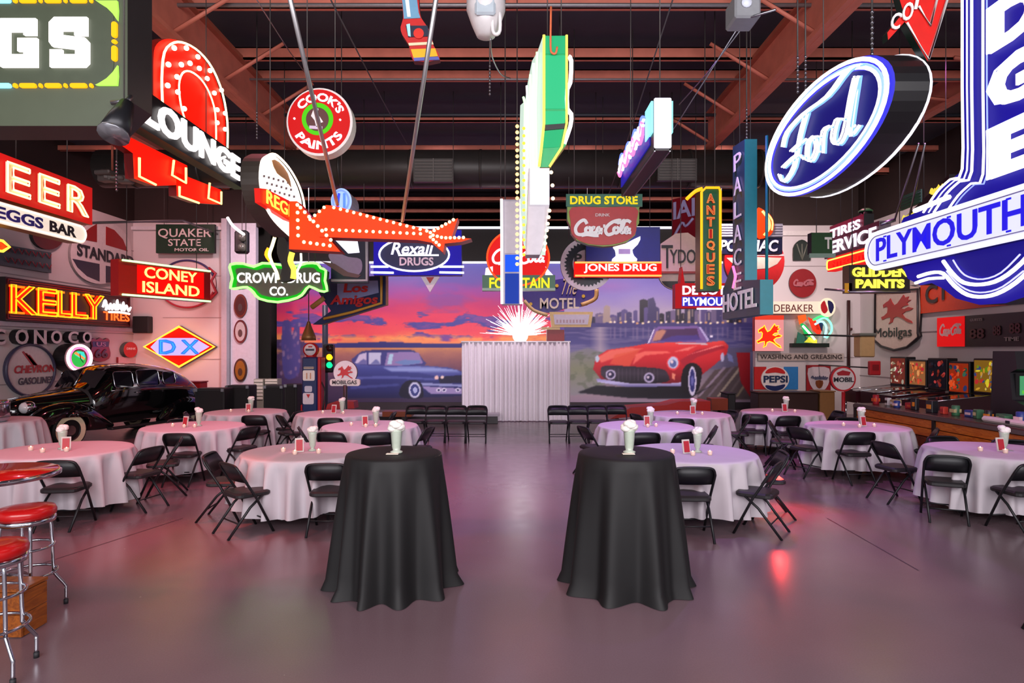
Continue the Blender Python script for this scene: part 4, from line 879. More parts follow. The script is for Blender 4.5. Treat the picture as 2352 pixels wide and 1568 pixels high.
# ---------------- facing partition on the car side
FPn = front(YP - .01); FPn.wall = 1
s = Sign('diamond_neon_sign', 'red neon-edged diamond sign with pale blue centre band reading DX', FPn, [(331, 796), (413, 748), (496, 796), (413, 844)][::-1], .12, neon('#e01408', .9), pm('#601010'), d=.12)
s.poly('light_band', [(366, 776), (447, 776), (481, 796), (447, 816), (366, 816), (346, 797)][::-1], neon('#c4b8ff', 1.0), .01)
s.line([(333, 796), (413, 750), (494, 796), (413, 842)], neon('#ffb428', 4), .03, .05, True)
s.text('D', s.box(368, 781, 405, 812), neon('#3ab0ff', 1.1), tube=neon('#2050ff', 2.5), r=.02, bold=.01); s.text('X', s.box(418, 781, 458, 812), neon('#3ab0ff', 1.1), tube=neon('#2050ff', 2.5), r=.02, bold=.01)
s = Sign('motor_oil_board', 'dark green square board reading QUAKER STATE with smaller line below', FPn, rect(358, 515, 493, 581), .1, pm('#10301c'), None, (375, 475), d=.3)
s.text('QUAKER', s.box(364, 525, 486, 548), pm('#d8c8c4'), bold=.01); s.text('STATE', s.box(387, 549, 462, 565), pm('#d8c8c4'), bold=.01); s.text('MOTOR OIL', s.box(402, 570, 480, 577), pm('#d8c8c4'))
s = Sign('badge_disc', 'pale round wall badge with red and navy rim behind the red neon box', FPn, ell(430, 652, 66, 56, 40), .05, pm('#d6b8b8'), pm('#8a3038'))
s.line(ell(430, 652, 64, 54, 30, 200, 340), pm('#3a3060'), .03, .02, name='rim'); s.line(ell(430, 652, 64, 54, 30, 20, 160), pm('#b02838'), .03, .02, name='rim'); s.line([(480, 615), (496, 628), (486, 645), (498, 672), (482, 688)], pm('#b02838'), .04, .02, name='crest_edge')
t = thing('wall_speaker', 'small black box speaker mounted on the wall panel beside the diamond sign', 'speaker', FPn.p(*FPn.at(334, 766), .15))
m = MB(); c = FPn.at(334, 746); m.box(FPn.p(*c, .14), (.47, .26, .50), mt('#17171a', .6), bev=.02); m.mk('speaker_box', t)
m = MB(); m.box(FPn.p(*c, .275), (.42, .01, .45), mt('#0e0e10', .8), bev=.004); m.mk('grille', t)
Fc_ = quad(272, 592, 676, 483, 623, 696, .72)
o1 = [(0, Fc_.at(272, 676)[1]), ]; v0 = (Fc_.at(272, 676)[1] + Fc_.at(483, 696)[1]) / 2; u0 = Fc_.at(272, 640)[0]; u1 = Fc_.at(483, 640)[0]
s = Sign('coney_neon_box', 'red hanging box sign with cream neon words CONEY ISLAND and green edge tubes', Fc_, rect(u0, v0, u1, v0 + .72), .25, pm('#9c0c0c'), pm('#b01414'), (300, 460), px=False)
Lw = u1 - u0
s.poly('lit_field', rect(u0 + Lw * .18, v0 + .07, u0 + Lw * .92, v0 + .65), neon('#ff0c08', .85), .006, local=True)
s.text('CONEY', (u0 + Lw * .25, v0 + .40, u0 + Lw * .83, v0 + .63), neon('#ffe070', 2.2), local=True, bold=.015); s.text('ISLAND', (u0 + Lw * .23, v0 + .10, u0 + Lw * .86, v0 + .33), neon('#ffe070', 2.2), local=True, bold=.015)
for v in (v0 + .70, v0 + .02): s.line([(u0 + .06, v), (u1 - .02, v)], neon('#a8ffa0', 2.4), .022, .03, local=True)
# pier discs
FPp = front(YP + .04); FPp.wall = 1
for i, (y, h1, h2, nm) in enumerate(((702, '#4a1c1c', '#6a2a20', 'dark maroon, the highest of the discs'), (761, '#b8b0b0', '#5a1c20', 'white with a maroon rim, middle of the discs'), (850, '#8a5a10', '#2a1c14', 'yellow with a black rim, lowest of them'))):
    s = Sign('pier_disc', 'round enamel sign on the narrow pier, ' + nm, FPp, ell(552, y, 15, 27, 28), .04, pm(h2), None, group='round signs on the pier')
    s.poly('enamel_face', ell(552, y, 11.5, 22, 28), pm(h1), .01); s.poly('emblem', ell(552, y + 4, 5, 9, 12), pm('#3a2a18' if i == 2 else '#4a3a3a'), .02)
F = front(17.0)
t = thing('signal_lamp', 'unlit black two-lens signal lamp hanging above the green neon sign', 'lamp', P(556, 583, 17))
m = MB(); m.box(P(556, 556, 17), (.34, .25, .62), mt('#1b1b1e', .5), bev=.05); m.mk('housing', t); rods(t, [P(556, 540, 17)])
for y in (545, 568): m = MB(); m.tube([P(556, y, 16.88), P(556, y, 16.78)], .11, mt('#57554f', .2), 14); m.mk('lens', t)
# ---------------- crown drug
F = front(13.0)
out = spl([(532, 608), (560, 606), (585, 613), (605, 605), (640, 608), (680, 612), (706, 605), (730, 606), (738, 616), (750, 622), (748, 645), (753, 668), (735, 668), (712, 658), (700, 672), (685, 684), (640, 694), (598, 686), (585, 672), (570, 660), (550, 662), (532, 662), (536, 640), (532, 622)], 2, True)
s = Sign('crown_neon_sign', 'green neon-edged scroll sign with white words CROWN DRUG CO.', F, out[::-1], .2, pm('#5a6456'), pm('#1c5a20'), (560, 720))
s.poly('green_rim', out[::-1], neon('#12b818', .8), .005); inn = [(642 + (x - 642) * .9, 648 + (y - 648) * .78) for x, y in out]; s.poly('panel', inn[::-1], pm('#59604f'), .010); s.line(out, neon('#8cff70', 2.6), .028, .05, True)
s.text('CROWN DRUG', s.box(545, 626, 735, 650), WN, bold=.02); s.text('CO.', s.box(620, 658, 662, 679), WN, bold=.02)
# ---------------- round lit drum with red name board
F = sideL(-2.75)
c0 = F.at(642, 440)
ov = [(598, 370), (610, 357), (625, 354), (645, 370), (665, 395), (684, 432), (694, 475), (690, 520), (672, 545), (655, 535), (628, 508), (610, 480), (600, 450), (594, 410)]
ov = spl(ov, 3, True)
s = Sign('drum_clock_sign', 'round bulb-lit drum sign with a red board across it and dark barrel behind', F, ov[::-1], .2, neon('#fff8ee', 1.4), mt('#3a332c', .5), (640,))
s.line(ov, neon('#ffe0c0', 3), .014, .03, True)
s.poly('map_patch', spl([(624, 368), (640, 372), (660, 398), (668, 430), (655, 412), (636, 398)], 2, True)[::-1], pm('#b08a58'), .006)
for k in range(22): s.poly('face_marking', rect(604 + (k % 6) * 11 + (k // 6) * 7, 402 + (k // 6) * 16 + (k % 6) * 3, 608 + (k % 6) * 11 + (k // 6) * 7, 407 + (k // 6) * 16 + (k % 6) * 3), pm('#8a8088'), .004)
s.poly('red_board', [(584, 432), (600, 434), (690, 480), (692, 520), (650, 505), (610, 480), (586, 465)][::-1], neon('#e81c10', .9), .06)
s.d = .06; s.text('REGINA', (F.at(596, 455)[0], F.at(640, 492)[1], F.at(688, 500)[0], F.at(640, 463)[1]), neon('#ffc840', 2.6), bold=.0, local=True)
s.d = -.2; s.line([(546, 372), (556, 362), (562, 360)], WN, .012, .0); s.line(spl([(567, 500), (580, 520), (602, 538)], 3), WN, .016, .0)
# ---------------- orange arrow with bulbs
F = front(7.5)
head = [(663, 460), (672, 462), (672, 452), (700, 485), (782, 578), (662, 574)]
s = Sign('bulb_arrow_sign', 'long glowing orange arrow sign edged with white bulbs and a feathered tail', F, [(664, 462), (682, 462), (782, 578), (664, 572)][::-1], .22, LITO, pm('#a01408'), ())
sh_ = [(712, 508), (750, 472), (770, 474), (990, 530), (1052, 502), (1038, 545), (1083, 549), (1060, 556), (1022, 560), (1018, 580), (992, 558), (960, 552), (735, 545)]
m = MB(); m.prism(F, F.pts(sh_[::-1]), -.2, .03, LITO, pm('#a01408')); m.mk('arrow_shaft', s.t)
s.bulbs(along([(685, 476), (687, 560)], 17.5) + along([(700, 561), (772, 571)], 15) + along([(692, 482), (765, 560)], 14.5), .022, neon('#ffdca0', 2.6))
s.d = .03; s.bulbs(along([(716, 510), (752, 479)], 14) + along([(770, 483), (985, 537)], 15.6) + along([(752, 533), (975, 543)], 15.4) + along([(990, 540), (1044, 510)], 10) + along([(996, 546), (1020, 552), (1075, 551)], 10) + along([(990, 550), (1014, 572)], 9), .020, neon('#ffdca0', 2.6))
for (a, b, c, d_) in (((665, -8), (775, 470), 5.2, 7.45), ((1002, -6), (924, 508), 5.4, 7.45)):
    m = MB(); m.tube([P(*a, c), P(*b, d_)], .022, mt('#a8a6a8', .35, .8), 8); m.mk('support_pole', s.t)
# ---------------- cook's paints disc
F = front(7.0)
s = Sign('paint_disc_sign', 'round red hanging sign reading COOK\'S PAINTS around a green centre ring', F, ell(734, 280, 76, 78, 48), .16, pm('#e8e0dc'), pm('#d8d4d0'), (700, 765))
s.poly('red_ring', ell(733, 279, 71, 73, 48), neon('#e01414', .75), .008); s.poly('green_ring', ell(730, 274, 36, 37, 40), neon('#58d810', .8), .014); s.poly('centre_disc', ell(730, 275, 26, 27, 32), pm('#5a2420'), .02)
m = MB(); c = F.at(733, 279); k = 1 / FP * 7.0
text(m, "COOK'S", F, None, WN2, .012, .006, bold=.03, arc=(c[0], c[1], 45 * k, 146, 22, 20 * k)); text(m, 'PAINTS', F, None, WN2, .012, .006, bold=.03, arc=(c[0], c[1], 45 * k, 212, 330, 20 * k)); m.mk('lettering', s.t)
s.poly('painter_figure', [(722, 252), (728, 248), (733, 252), (731, 262), (744, 282), (738, 284), (732, 274), (734, 292), (728, 293), (724, 278), (716, 268)], pm('#f0e8e8'), .026); s.poly('paint_pots', [(712, 290), (742, 292), (742, 299), (712, 297)], pm('#e0c8e0'), .026)
s.poly('dot', ell(677, 273, 2.5, 2.5, 8), WN2, .016); s.poly('dot', ell(782, 276, 2.5, 2.5, 8), WN2, .016)
# ---------------- bottle sign
F = front(6.0)
bt = spl([(918, -40), (955, -40), (963, 20), (968, 42), (988, 72), (996, 105), (1010, 136), (950, 140), (940, 105), (924, 80), (920, 62), (926, 42), (924, 10)], 2, True)
s = Sign('bottle_sign', 'tilted soda bottle shaped sign in red, pale blue and yellow', F, bt[::-1], .08, pm('#c01c18'), pm('#601010'), (940,))
s.poly('glass_neck', [(918, -38), (953, -38), (962, 30), (966, 42), (928, 44), (925, 10)], pm('#6a9ab8'), .008); s.poly('neck_shine', [(926, -38), (935, -38), (944, 40), (936, 40)], pm('#e8f0f4'), .012); s.poly('dark_label', [(932, 60), (982, 60), (988, 84), (938, 86)], pm('#1c2038'), .01)
s.poly('label_crest', ell(962, 78, 12, 12, 14), pm('#d82818'), .014); s.poly('bottle_shine', [(934, 58), (942, 56), (944, 86), (938, 84)], pm('#a8e4f4'), .016); s.poly('cream_stripe', [(938, 100), (994, 97), (996, 103), (940, 106)], pm('#f0d8b0'), .012); s.poly('yellow_base', [(944, 114), (1000, 112), (1006, 130), (950, 134)], pm('#f0b418'), .01); s.poly('foot_band', [(950, 134), (1007, 131), (1010, 138), (952, 141)], pm('#5a60b0'), .012)
# ---------------- centre: green edge-on marquee with bulbs
Fe = front(6.6); a_, b_ = P(1188, 0, 8.3), P(1248, 0, 6.62); Fs = Fr((a_.x, a_.y, 0), (b_.x - a_.x, b_.y - a_.y))
s = Sign('blade_marquee', 'tall edge-on marquee sign with green spine, white neon face and amber bulbs', Fe, [(1248, 82), (1302, 82), (1302, 330), (1262, 384), (1240, 384), (1248, 330)][::-1], .10, pm('#14a060'), pm('#d8c060'), (1258, 1290))
s.poly('spine_panel', [(1250, 128), (1299, 128), (1299, 250), (1250, 250)][::-1], neon('#34c888', .8), .01); s.poly('spine_panel', [(1252, 256), (1301, 256), (1297, 284), (1252, 286)][::-1], neon('#34c888', .8), .01)
s.poly('spine_panel', [(1250, 302), (1293, 298), (1284, 338), (1244, 340)][::-1], neon('#28b878', .8), .01); s.poly('dark_joint', [(1252, 288), (1300, 284), (1297, 296), (1250, 300)][::-1], DKS, .015); s.poly('top_cap', [(1252, 84), (1298, 84), (1298, 124), (1252, 124)][::-1], neon('#2cc080', .7), .01)
s.line([(1249, 84), (1249, 286), (1243, 345), (1238, 384)], neon('#f8e060', 1.6), .016, .03); s.line([(1301, 84), (1301, 286), (1290, 340), (1262, 384)], neon('#f8e060', 1.6), .014, .03)
s.line([(1306, 130), (1312, 140), (1310, 190), (1303, 205), (1303, 250), (1312, 262), (1310, 290), (1296, 330)], WN, .024, .0, sp=2)
s.line(spl([(1265, 20), (1264, 110), (1268, 126), (1276, 126), (1279, 112)], 3), pm('#e07048'), .012, .04, name='power_cord')
s.poly('lower_box', [(1217, 386), (1262, 386), (1262, 470), (1217, 470)][::-1], neon('#e8e4f4', 1.0), .0); s.poly('lower_column', [(1214, 474), (1252, 474), (1248, 560), (1240, 584), (1210, 584)][::-1], pm('#b8b4bc'), .0)
m = MB(); m.prism(Fe, Fe.pts([(1214, 386), (1262, 386), (1262, 470), (1250, 560), (1240, 585), (1208, 585)][::-1]), -.25, -.004, pm('#a8a4ac')); m.mk('lower_cabinet', s.t)
m = MB(); m.prism(Fs, Fs.pts([(1246, 85), (1235, 118), (1222, 140), (1212, 190), (1206, 232), (1195, 242), (1193, 330), (1195, 470), (1202, 560), (1212, 586), (1240, 586), (1246, 470)]), -.06, 0, neon('#dcf4e4', .85)); m.mk('neon_face', s.t)
m = MB()
for q in range(5): tubeline(m, Fs, Fs.pts([(1240 - q * 8, 120 + q * 26), (1236 - q * 6, 240), (1238 - q * 7, 360), (1240 - q * 5, 560)]), [neon('#b8ffb0', 2), WN][q % 2], .016, .03)
m.mk('neon_tube', s.t)
s.bulbs([(1189, y) for y in range(248, 600, 15)], .021, neon('#ffb868', 4), -.6); s.bulbs([(1203, y) for y in range(300, 590, 17)], .017, neon('#ffa030', 3), .02); s.bulbs([(1266, 400), (1269, 430), (1270, 460)] + [(1262 - k * 2, 488 + k * 15) for k in range(7)], .020, neon('#ffd8a0', 4), .0)
# blue and white blade
F = front(9.0)
s = Sign('blue_blade_sign', 'narrow vertical blade sign, grey above and bright blue below, with white side tubes', F, rect(1153, 458, 1195, 698), .3, pm('#9a92a0'), pm('#d8d4dc'), (1160, 1188))
s.poly('grey_panel', rect(1159, 462, 1189, 582), pm('#b8aeb8'), .01); s.poly('blue_panel', rect(1160, 585, 1192, 624), neon('#0858ff', .85), .01); s.poly('blue_panel', rect(1160, 628, 1192, 697), neon('#0838a8', .8), .01)
for x in (1152, 1196): s.line([(x, 458), (x + 1, 698)], WN, .022, .03)
# slanted blue neon box
X0 = (1502 - CX) / FP * 6; F = sideR(X0); z0 = CH + 458 * 6 / FP; z1 = CH + 578 * 6 / FP
t = thing('neon_fascia_box', 'long black hanging box with a white end and blue-pink neon script on its side', 'sign', (X0 + .08, 6.9, z0))
m = MB(); m.box((X0 + .083, 6.9, (z0 + z1) / 2), (.165, 1.78, z1 - z0), pm('#191416')); m.mk('cabinet', t)
m = MB(); m.box((X0 + .083, 6.0, (z0 + z1) / 2 + .01), (.165, .03, z1 - z0 - .02), LITW, bev=.01); m.mk('white_end_panel', t)
for x in (X0 + .01, X0 + .155): m = MB(); m.box((x, 6.9, z0 + .005), (.012, 1.78, .03), STEEL); m.mk('edge_rail', t)
m = MB(); m.box((X0 - .012, 6.16, z1 - .17), (.02, .28, .30), neon('#90e8f8', 1.3)); m.mk('cyan_corner', t)
m = MB(); m.box((X0 + .177, 6.12, z1 - .17), (.02, .2, .30), neon('#90e8f8', 1.3)); m.mk('cyan_corner', t)
for k, mm in enumerate((BN, WN, WN, PK)):
    m = MB(); q = [( -6.25 - i * .12, z1 - .10 - k * .055 + .05 * math.sin(i * 1.9 + k)) for i in range(13)]; tubeline(m, F, spl(q, 3), mm, .016, .04 + k * .005); m.mk('neon_tube', t)
m = MB()
for i in range(9): tubeline(m, F, ell(-6.32 - i * .155, z1 - .20, .055, .085, 12), WN if i % 3 else PK, .015, .05, True)
m.mk('neon_letters', t); m = MB(); m.box((X0 - .006, 6.95, z1 - .22), (.012, 1.6, .36), neon('#2a22b0', .7)); m.mk('blue_face', t)
rods(t, [(X0 + .08, 6.1, z1), (X0 + .08, 7.6, z1)])
# ---------------- middle distance
F = front(13.0)
s = Sign('drug_oval_sign', 'blue hanging sign with white oval reading Rexall DRUGS and twin white side tubes', F, rect(858, 528, 1060, 632), .2, neon('#2418b0', .7), pm('#18184a'), (880, 1040))
s.poly('oval_field', ell(952, 585, 80, 38, 36), pm('#101c50'), .01); s.line(ell(952, 585, 80, 38, 36), WN2, .022, .04, True)
s.text('Rexall', s.box(898, 557, 990, 585), WN2, ital=.25, bold=.02); s.text('DRUGS', s.box(918, 591, 996, 610), pm('#e8e4f0'), bold=.03); s.poly('underline', rect(915, 584, 1008, 588), WN2, .014)
for x0, x1 in ((853, 905), (1010, 1066)):
    s.line([(x0, 613), (x1 - 12 if x0 < 900 else x1, 613)], neon('#d8e4ff', 2.4), .024, .05); s.line([(x0, 626), (x1, 627)], neon('#d8e4ff', 2.4), .024, .05)
s = Sign('white_pennant', 'small white V-shaped pennant with red heart below the blue oval sign', F, [(965, 634), (1008, 634), (986, 670)][::-1], .06, pm('#eeeaf4'), pm('#b0a8b8'), d=-.1); s.poly('red_inset', [(977, 635), (996, 635), (986, 650)][::-1], pm('#c01820'), .01)
s.d = 0
F = front(12.0)
s = Sign('soda_disc_sign', 'big red round soda sign with white script partly hidden by the blue blade', F, ell(1190, 592, 73, 66, 48), .18, neon('#e81410', .8), pm('#801010'), (1150, 1230)); s.line(ell(1190, 592, 71, 64, 48), neon('#ff4a20', 1.5), .02, .03, True)
script(s, COLA, (1130, 572, 1252, 606), .045, WN2)
s = Sign('fountain_board', 'green board reading FOUNTAIN in yellow below the big red disc', F, rect(1108, 632, 1275, 668), .14, pm('#24603c'), pm('#183c28'), d=.04); s.text('FOUNTAIN', s.box(1124, 638, 1262, 664), neon('#e8e428', 1.0), bold=.03); s.poly('pale_sill', rect(1108, 662, 1275, 668), pm('#8aa88a'), .03)
for a in (1114, 1252): s.poly('white_wing', [(a, 632), (a + 18, 632), (a + 9 + (9 if a < 1200 else -9), 612), (a + 2, 616)][::-1], WN2, .0)
F = front(10.5)
s = Sign('drug_store_sign', 'green and red hanging sign reading DRUG STORE above white soda script', F, [(1303, 447), (1472, 447), (1472, 474), (1468, 476), (1468, 512), (1462, 522), (1459, 540), (1440, 556), (1410, 564), (1385, 566), (1352, 562), (1325, 552), (1312, 535), (1310, 520), (1303, 505)][::-1], .15, pm('#8aa838'), pm('#1c5040'), (1320, 1455))
s.poly('green_header', rect(1300, 446, 1475, 475), pm('#146850'), .02); s.text('DRUG STORE', s.box(1309, 451, 1464, 470), neon('#f8d820', .95), d=.024, bold=.03)
s.poly('red_shield', spl([(1313, 477), (1385, 477), (1460, 477), (1461, 510), (1458, 538), (1430, 556), (1385, 563), (1340, 557), (1314, 538), (1311, 510)], 3, True)[::-1], pm('#c01820', em=0), .02); s.text('DRINK', s.box(1367, 491, 1400, 498), pm('#f0d8d8'), d=.026); script(s, COLA, (1319, 505, 1450, 541), .055, pm('#ffffff'), d=.026)
F = front(13.05)
s = Sign('jones_drug_sign', 'navy hanging sign with white mortar cup above a red JONES DRUG bar', F, rect(1346, 521, 1516, 637), .2, pm('#18207c'), pm('#101440'), (1370, 1495))
s.poly('red_bar', rect(1318, 602, 1518, 637), neon('#f01408', .9), .06); s.d = .06; s.text('JONES DRUG', s.box(1340, 607, 1506, 628), WN, bold=.02)
for y in (604, 634): s.line([(1320, y), (1517, y)], neon('#ff9048', 2.4), .02, .03)
s.d = 0; s.poly('mortar_cup', spl([(1408, 566), (1436, 560), (1470, 543), (1464, 562), (1452, 574), (1456, 588), (1462, 600), (1405, 600), (1414, 588), (1412, 574)], 2, True)[::-1], WN, .03); s.poly('cup_panel', rect(1420, 572, 1447, 584), pm('#c8c4e0'), .04)
s = Sign('gear_disc_sign', 'round navy sign with a toothed white rim behind the red bar', F, ell(1352, 602, 62, 62, 48), .1, pm('#f4f0f8'), pm('#8080a0'), (1310, 1390), d=-.3)
gear = []
for i in range(72): q = 54 if i % 2 else 48; gear += [(1352 + q * math.cos(R(i * 5)), 602 + q * math.sin(R(i * 5)))]
s.poly('toothed_ring', gear[::-1], pm('#14182c'), .01); s.poly('inner_disc', ell(1352, 602, 34, 34, 32), pm('#c8c4d0'), .015); s.text('P', s.box(1322, 578, 1340, 600), pm('#1c1c24'), bold=.03, d=.02)
F = front(13.1)
s = Sign('gas_board_sign', 'cream octagonal sign with tall dark letters TYDOL', F, [(1517, 560), (1552, 536), (1580, 534), (1612, 556), (1612, 626), (1517, 628)][::-1], .1, pm('#e0bfae'), pm('#8a7468'), (1545, 1600)); s.text('T', s.box(1519, 563, 1545, 616), pm('#1c1414'), bold=.0); s.text('YDOL', s.box(1538, 573, 1612, 605), pm('#1c1414'), bold=.01); s.poly('red_rule', rect(1518, 623, 1610, 628), pm('#a03028'), .012)
s = Sign('cream_disc_sign', 'cream round sign with dark arcs below the cream octagon', F, ell(1562, 628, 46, 38, 36), .06, pm('#dcc4b8'), None, (), d=-.12); s.poly('dark_arc', ell(1562, 634, 42, 30, 24, 20, 160), pm('#2a2020'), .01)
# maroon side-on sign
F = quad(1543, 462, 562, 1602, 432, 536, 1.0)
v0 = F.at(1543, 556)[1]; ua, ub = F.at(1543, 500)[0], F.at(1602, 480)[0]
s = Sign('maroon_letter_sign', 'maroon square sign with pale vertical letters hung at an angle', F, rect(ua, v0, ub, v0 + .98), .15, pm('#8c1024'), pm('#4a3c28'), (1560,), px=False); s.text('IAI', (ua + .06, v0 + .5, ub - .06, v0 + .9), pm('#b8b0e0'), local=True); s.line([(ua + .08, v0 + .12), (ua + .3, v0 + .4), (ub - .3, v0 + .3), (ub - .1, v0 + .45)], pm('#b8b0e0'), .03, .02, sp=3, local=True, name='swoosh')
F = front(9.6)
s = Sign('antiques_sign', 'tall green sign with red letters reading ANTIQUES inside an orange tube frame', F, rect(1608, 434, 1652, 668), .25, pm('#0c5428'), pm('#6a4a18'), (1625, 1648))
s.line([(1610, 664), (1610, 442), (1620, 432), (1650, 432), (1653, 440), (1653, 664)], neon('#ffb418', 1.4), .02, .03); s.line([(1612, 434), (1596, 440), (1576, 458)], neon('#ffb418', 1.4), .03, .02, sp=3)
for i, c_ in enumerate('ANTIQUES'):
    a = 446 + i * 27; w_ = 4 if c_ == 'I' else 9; s.text(c_, s.box(1631 - w_, a, 1631 + w_, a + 21), neon('#b01c14', .8), bold=.05, name='letter', tube=neon('#e89048', 1.0), r=.006, td=.02)
# ---------------- palace hotel
Xh = (1745 - CX) / FP * 8; F = sideR(Xh); zb = CH + 81 * 8 / FP; zm = CH + 161 * 8 / FP; Yn = Xh * FP / (1710 - CX); Yf = Xh * FP / (1683 - CX); zt = CH + 483 * Yn / FP; Yl = Xh * FP / (1660 - CX)
TE, TED = pm('#127480'), pm('#2a4450'); s = Sign('hotel_sign', 'tall teal blade sign with white letters PALACE down it and HOTEL across its foot', F, [(-Yl, zb), (-8.0, zb), (-8.0, zm), (-Yn, zm + .05), (-Yn, zt), (-Yf, zt + .04), (-Yf, zm + .35), (-Yl, zm)], .165, TED, TE, (), px=False)
m = MB(); m.box((Xh + .083, Yn - .006, (zt + zm) / 2), (.165, .012, zt - zm), TE); m.box((Xh + .083, 8 - .006, (zb + zm) / 2), (.165, .012, zm - zb), TE); m.mk('teal_edge', s.t)
s.text('HOTEL', (-Yl + .06, zb + .10, -8.06, zm - .08), pm('#f0f0e8'), local=True, bold=.02)
for i, c_ in enumerate('PALACE'):
    y0 = 352 + i * 55; Ym_ = (Yn + Yf) / 2; za = CH + (CY - y0 - 38) * Ym_ / FP; zc = CH + (CY - y0) * Ym_ / FP; s.text(c_, (-Yf + .10, za, -Yn - .08, zc), pm('#f0f0e8'), local=True, bold=.0, name='letter')
m = MB(); m.tube([(Xh + .3, Yn, zm - .1), (Xh + .3, Yn, zt + .05)], .02, TE, 6); m.mk('side_pipe', s.t); s.line([(-Yf + .1, 3.15), (-Yf + .2, 3.0), (-Yf + .1, 2.85)], PK, .02, .03, local=True); rods(s.t, [(Xh + .08, Yn, zt), (Xh + .08, Yf - .05, zt)])
for dx, py in ((-.05, 470), (.02, 600), (.03, 640)): pass
# ---------------- indian-head / pontiac style board, winged red disc, desoto
F = front(15.5)
s = Sign('car_dealer_board', 'navy board reading PONTIAC under a ribbed grey strip', F, rect(1640, 515, 1797, 583), .2, pm('#14143c'), None, (1660, 1780)); s.poly('ribbed_strip', rect(1640, 514, 1797, 545), pm('#8a8494'), .02)
for k in range(5): s.poly('rib', rect(1640, 517 + k * 6, 1797, 519 + k * 6), pm('#b0aab8'), .035)
s.text('PONTIAC', s.box(1652, 551, 1784, 578), pm('#f4f0f8'), ital=.15, bold=.03)
s.poly('orange_feather_head', spl([(1737, 482), (1752, 483), (1768, 495), (1776, 515), (1772, 535), (1760, 545), (1737, 544)], 3, True)[::-1], neon('#ff3c08', 1.1), .05); s.d = .05; s.line(spl([(1748, 486), (1762, 505), (1764, 525), (1752, 541)], 3), neon('#ffb060', 3), .03, .03); s.line(spl([(1756, 488), (1771, 508), (1770, 530)], 3), neon('#ffb060', 3), .02, .03)
F = front(16.5)
s = Sign('winged_disc_sign', 'large red disc with a white outstretched wing behind the teal blade', F, ell(1733, 600, 69, 70, 44), .12, pm('#c40810'), pm('#7a1010'), (1700, 1770)); s.poly('wing', [(1738, 590), (1795, 592), (1785, 606), (1765, 616), (1738, 618)][::-1], pm('#c8b8a8'), .012); s.poly('wing_rule', rect(1738, 583, 1800, 588), pm('#e8a8a8'), .012); s.poly('wing', [(1668, 592), (1726, 590), (1726, 618), (1690, 612)][::-1], pm('#c8b8a8'), .012)
F = front(12.3)
s = Sign('dealer_neon_sign', 'red two-line neon sign for a car dealer with a pointed gable', F, [(1551, 708), (1551, 652), (1563, 650), (1567, 612), (1573, 650), (1700, 650), (1700, 708)], .22, neon('#c01018', .7), pm('#a81018'), (1567, 1690))
s.text('DE SOTO', s.box(1567, 656, 1690, 677), WN2, bold=.03); s.poly('blue_field', rect(1566, 681, 1692, 703), neon('#3838c8', .8), .008); s.text('PLYMOUTH', s.box(1568, 683, 1690, 702), WN2, bold=.02); s.line([(1600, 709), (1698, 709)], WN2, .02, .02)
# ---------------- motel, los amigos, framed panel
F = front(16.0)
s = Sign('motel_sign', 'purple palette-shaped sign with cream letters MOTEL and a small cream board', F, spl([(1200, 665), (1215, 645), (1250, 648), (1290, 640), (1340, 642), (1372, 655), (1370, 680), (1350, 700), (1300, 708), (1262, 718), (1225, 708), (1205, 690)], 3, True)[::-1], .2, pm('#4a3a8c'), pm('#c8985a'), (1230, 1350))
s.line(spl([(1204, 690), (1225, 712), (1258, 724)], 3), pm('#e8c088'), .05, .0, name='gold_edge'); s.line(spl([(1370, 664), (1368, 684), (1352, 694), (1335, 700)], 3), pm('#e8b070'), .06, .02, name='gold_edge')
s.text('MOTEL', s.box(1240, 684, 1330, 709), pm('#f4e0cc'), bold=.02); s.text('The', s.box(1284, 640, 1322, 676), pm('#f0d0a8'), ital=.3, bold=-.005)
for x, y in ((1219, 698), (1340, 680), (1279, 656)): s.poly('gold_star', ell(x, y, 4, 4, 8), pm('#e8b840'), .02)
F = front(15.9); s = Sign('cream_notice_board', 'small cream framed board below the purple motel sign', F, [(1262, 716), (1362, 716), (1357, 751), (1267, 751)][::-1], .1, pm('#e8c080'), pm('#7a1c38'), d=.0); s.poly('lilac_panel', [(1271, 722), (1354, 722), (1350, 745), (1274, 745)][::-1], pm('#dccce0'), .01)
for k in range(9): s.poly('faded_mark', rect(1278 + k * 7.5, 734, 1282 + k * 7.5, 741), pm('#c09aa8'), .014)
F = front(15.95); s = Sign('red_stub_board', 'small red board standing just above the curtain top', F, rect(1256, 757, 1296, 783), .2, pm('#a01c28'), None); s.poly('cream_cap', rect(1243, 751, 1286, 757), pm('#e8c48c'), .04)
F = quad(735, 625, 745, 886, 622, 708, 1.45)
Fa = Fr(P(720, 0, 14.9) * Vector((1, 1, 0)), (1, -.22))
s = Sign('amigos_sign', 'dark blue sign with red slanted words Los Amigos and a yellow edge', Fa, [(732, 672), (757, 640), (886, 632), (886, 700), (740, 745), (718, 745), (760, 714)][::-1], .15, pm('#1c2454'), pm('#c89038'), (780, 870))
s.line([(877, 634), (877, 696), (812, 716), (745, 732)], pm('#d8a040'), .035, .02, name='gold_edge'); s.line([(716, 706), (745, 684)], pm('#c89a50'), .06, .0, name='gold_edge')
s.poly('pale_glow', [(775, 650), (800, 646), (868, 644), (870, 672), (800, 690), (775, 700)][::-1], pm('#8c90c0'), .008)
s.text('Los', s.box(790, 650, 845, 672), pm('#c01c24'), ital=.15, bold=.03, d=.02); s.text('Amigos', s.box(758, 676, 866, 706), pm('#c01c24'), ital=.2, bold=.03, d=.02)
F = front(13.5)
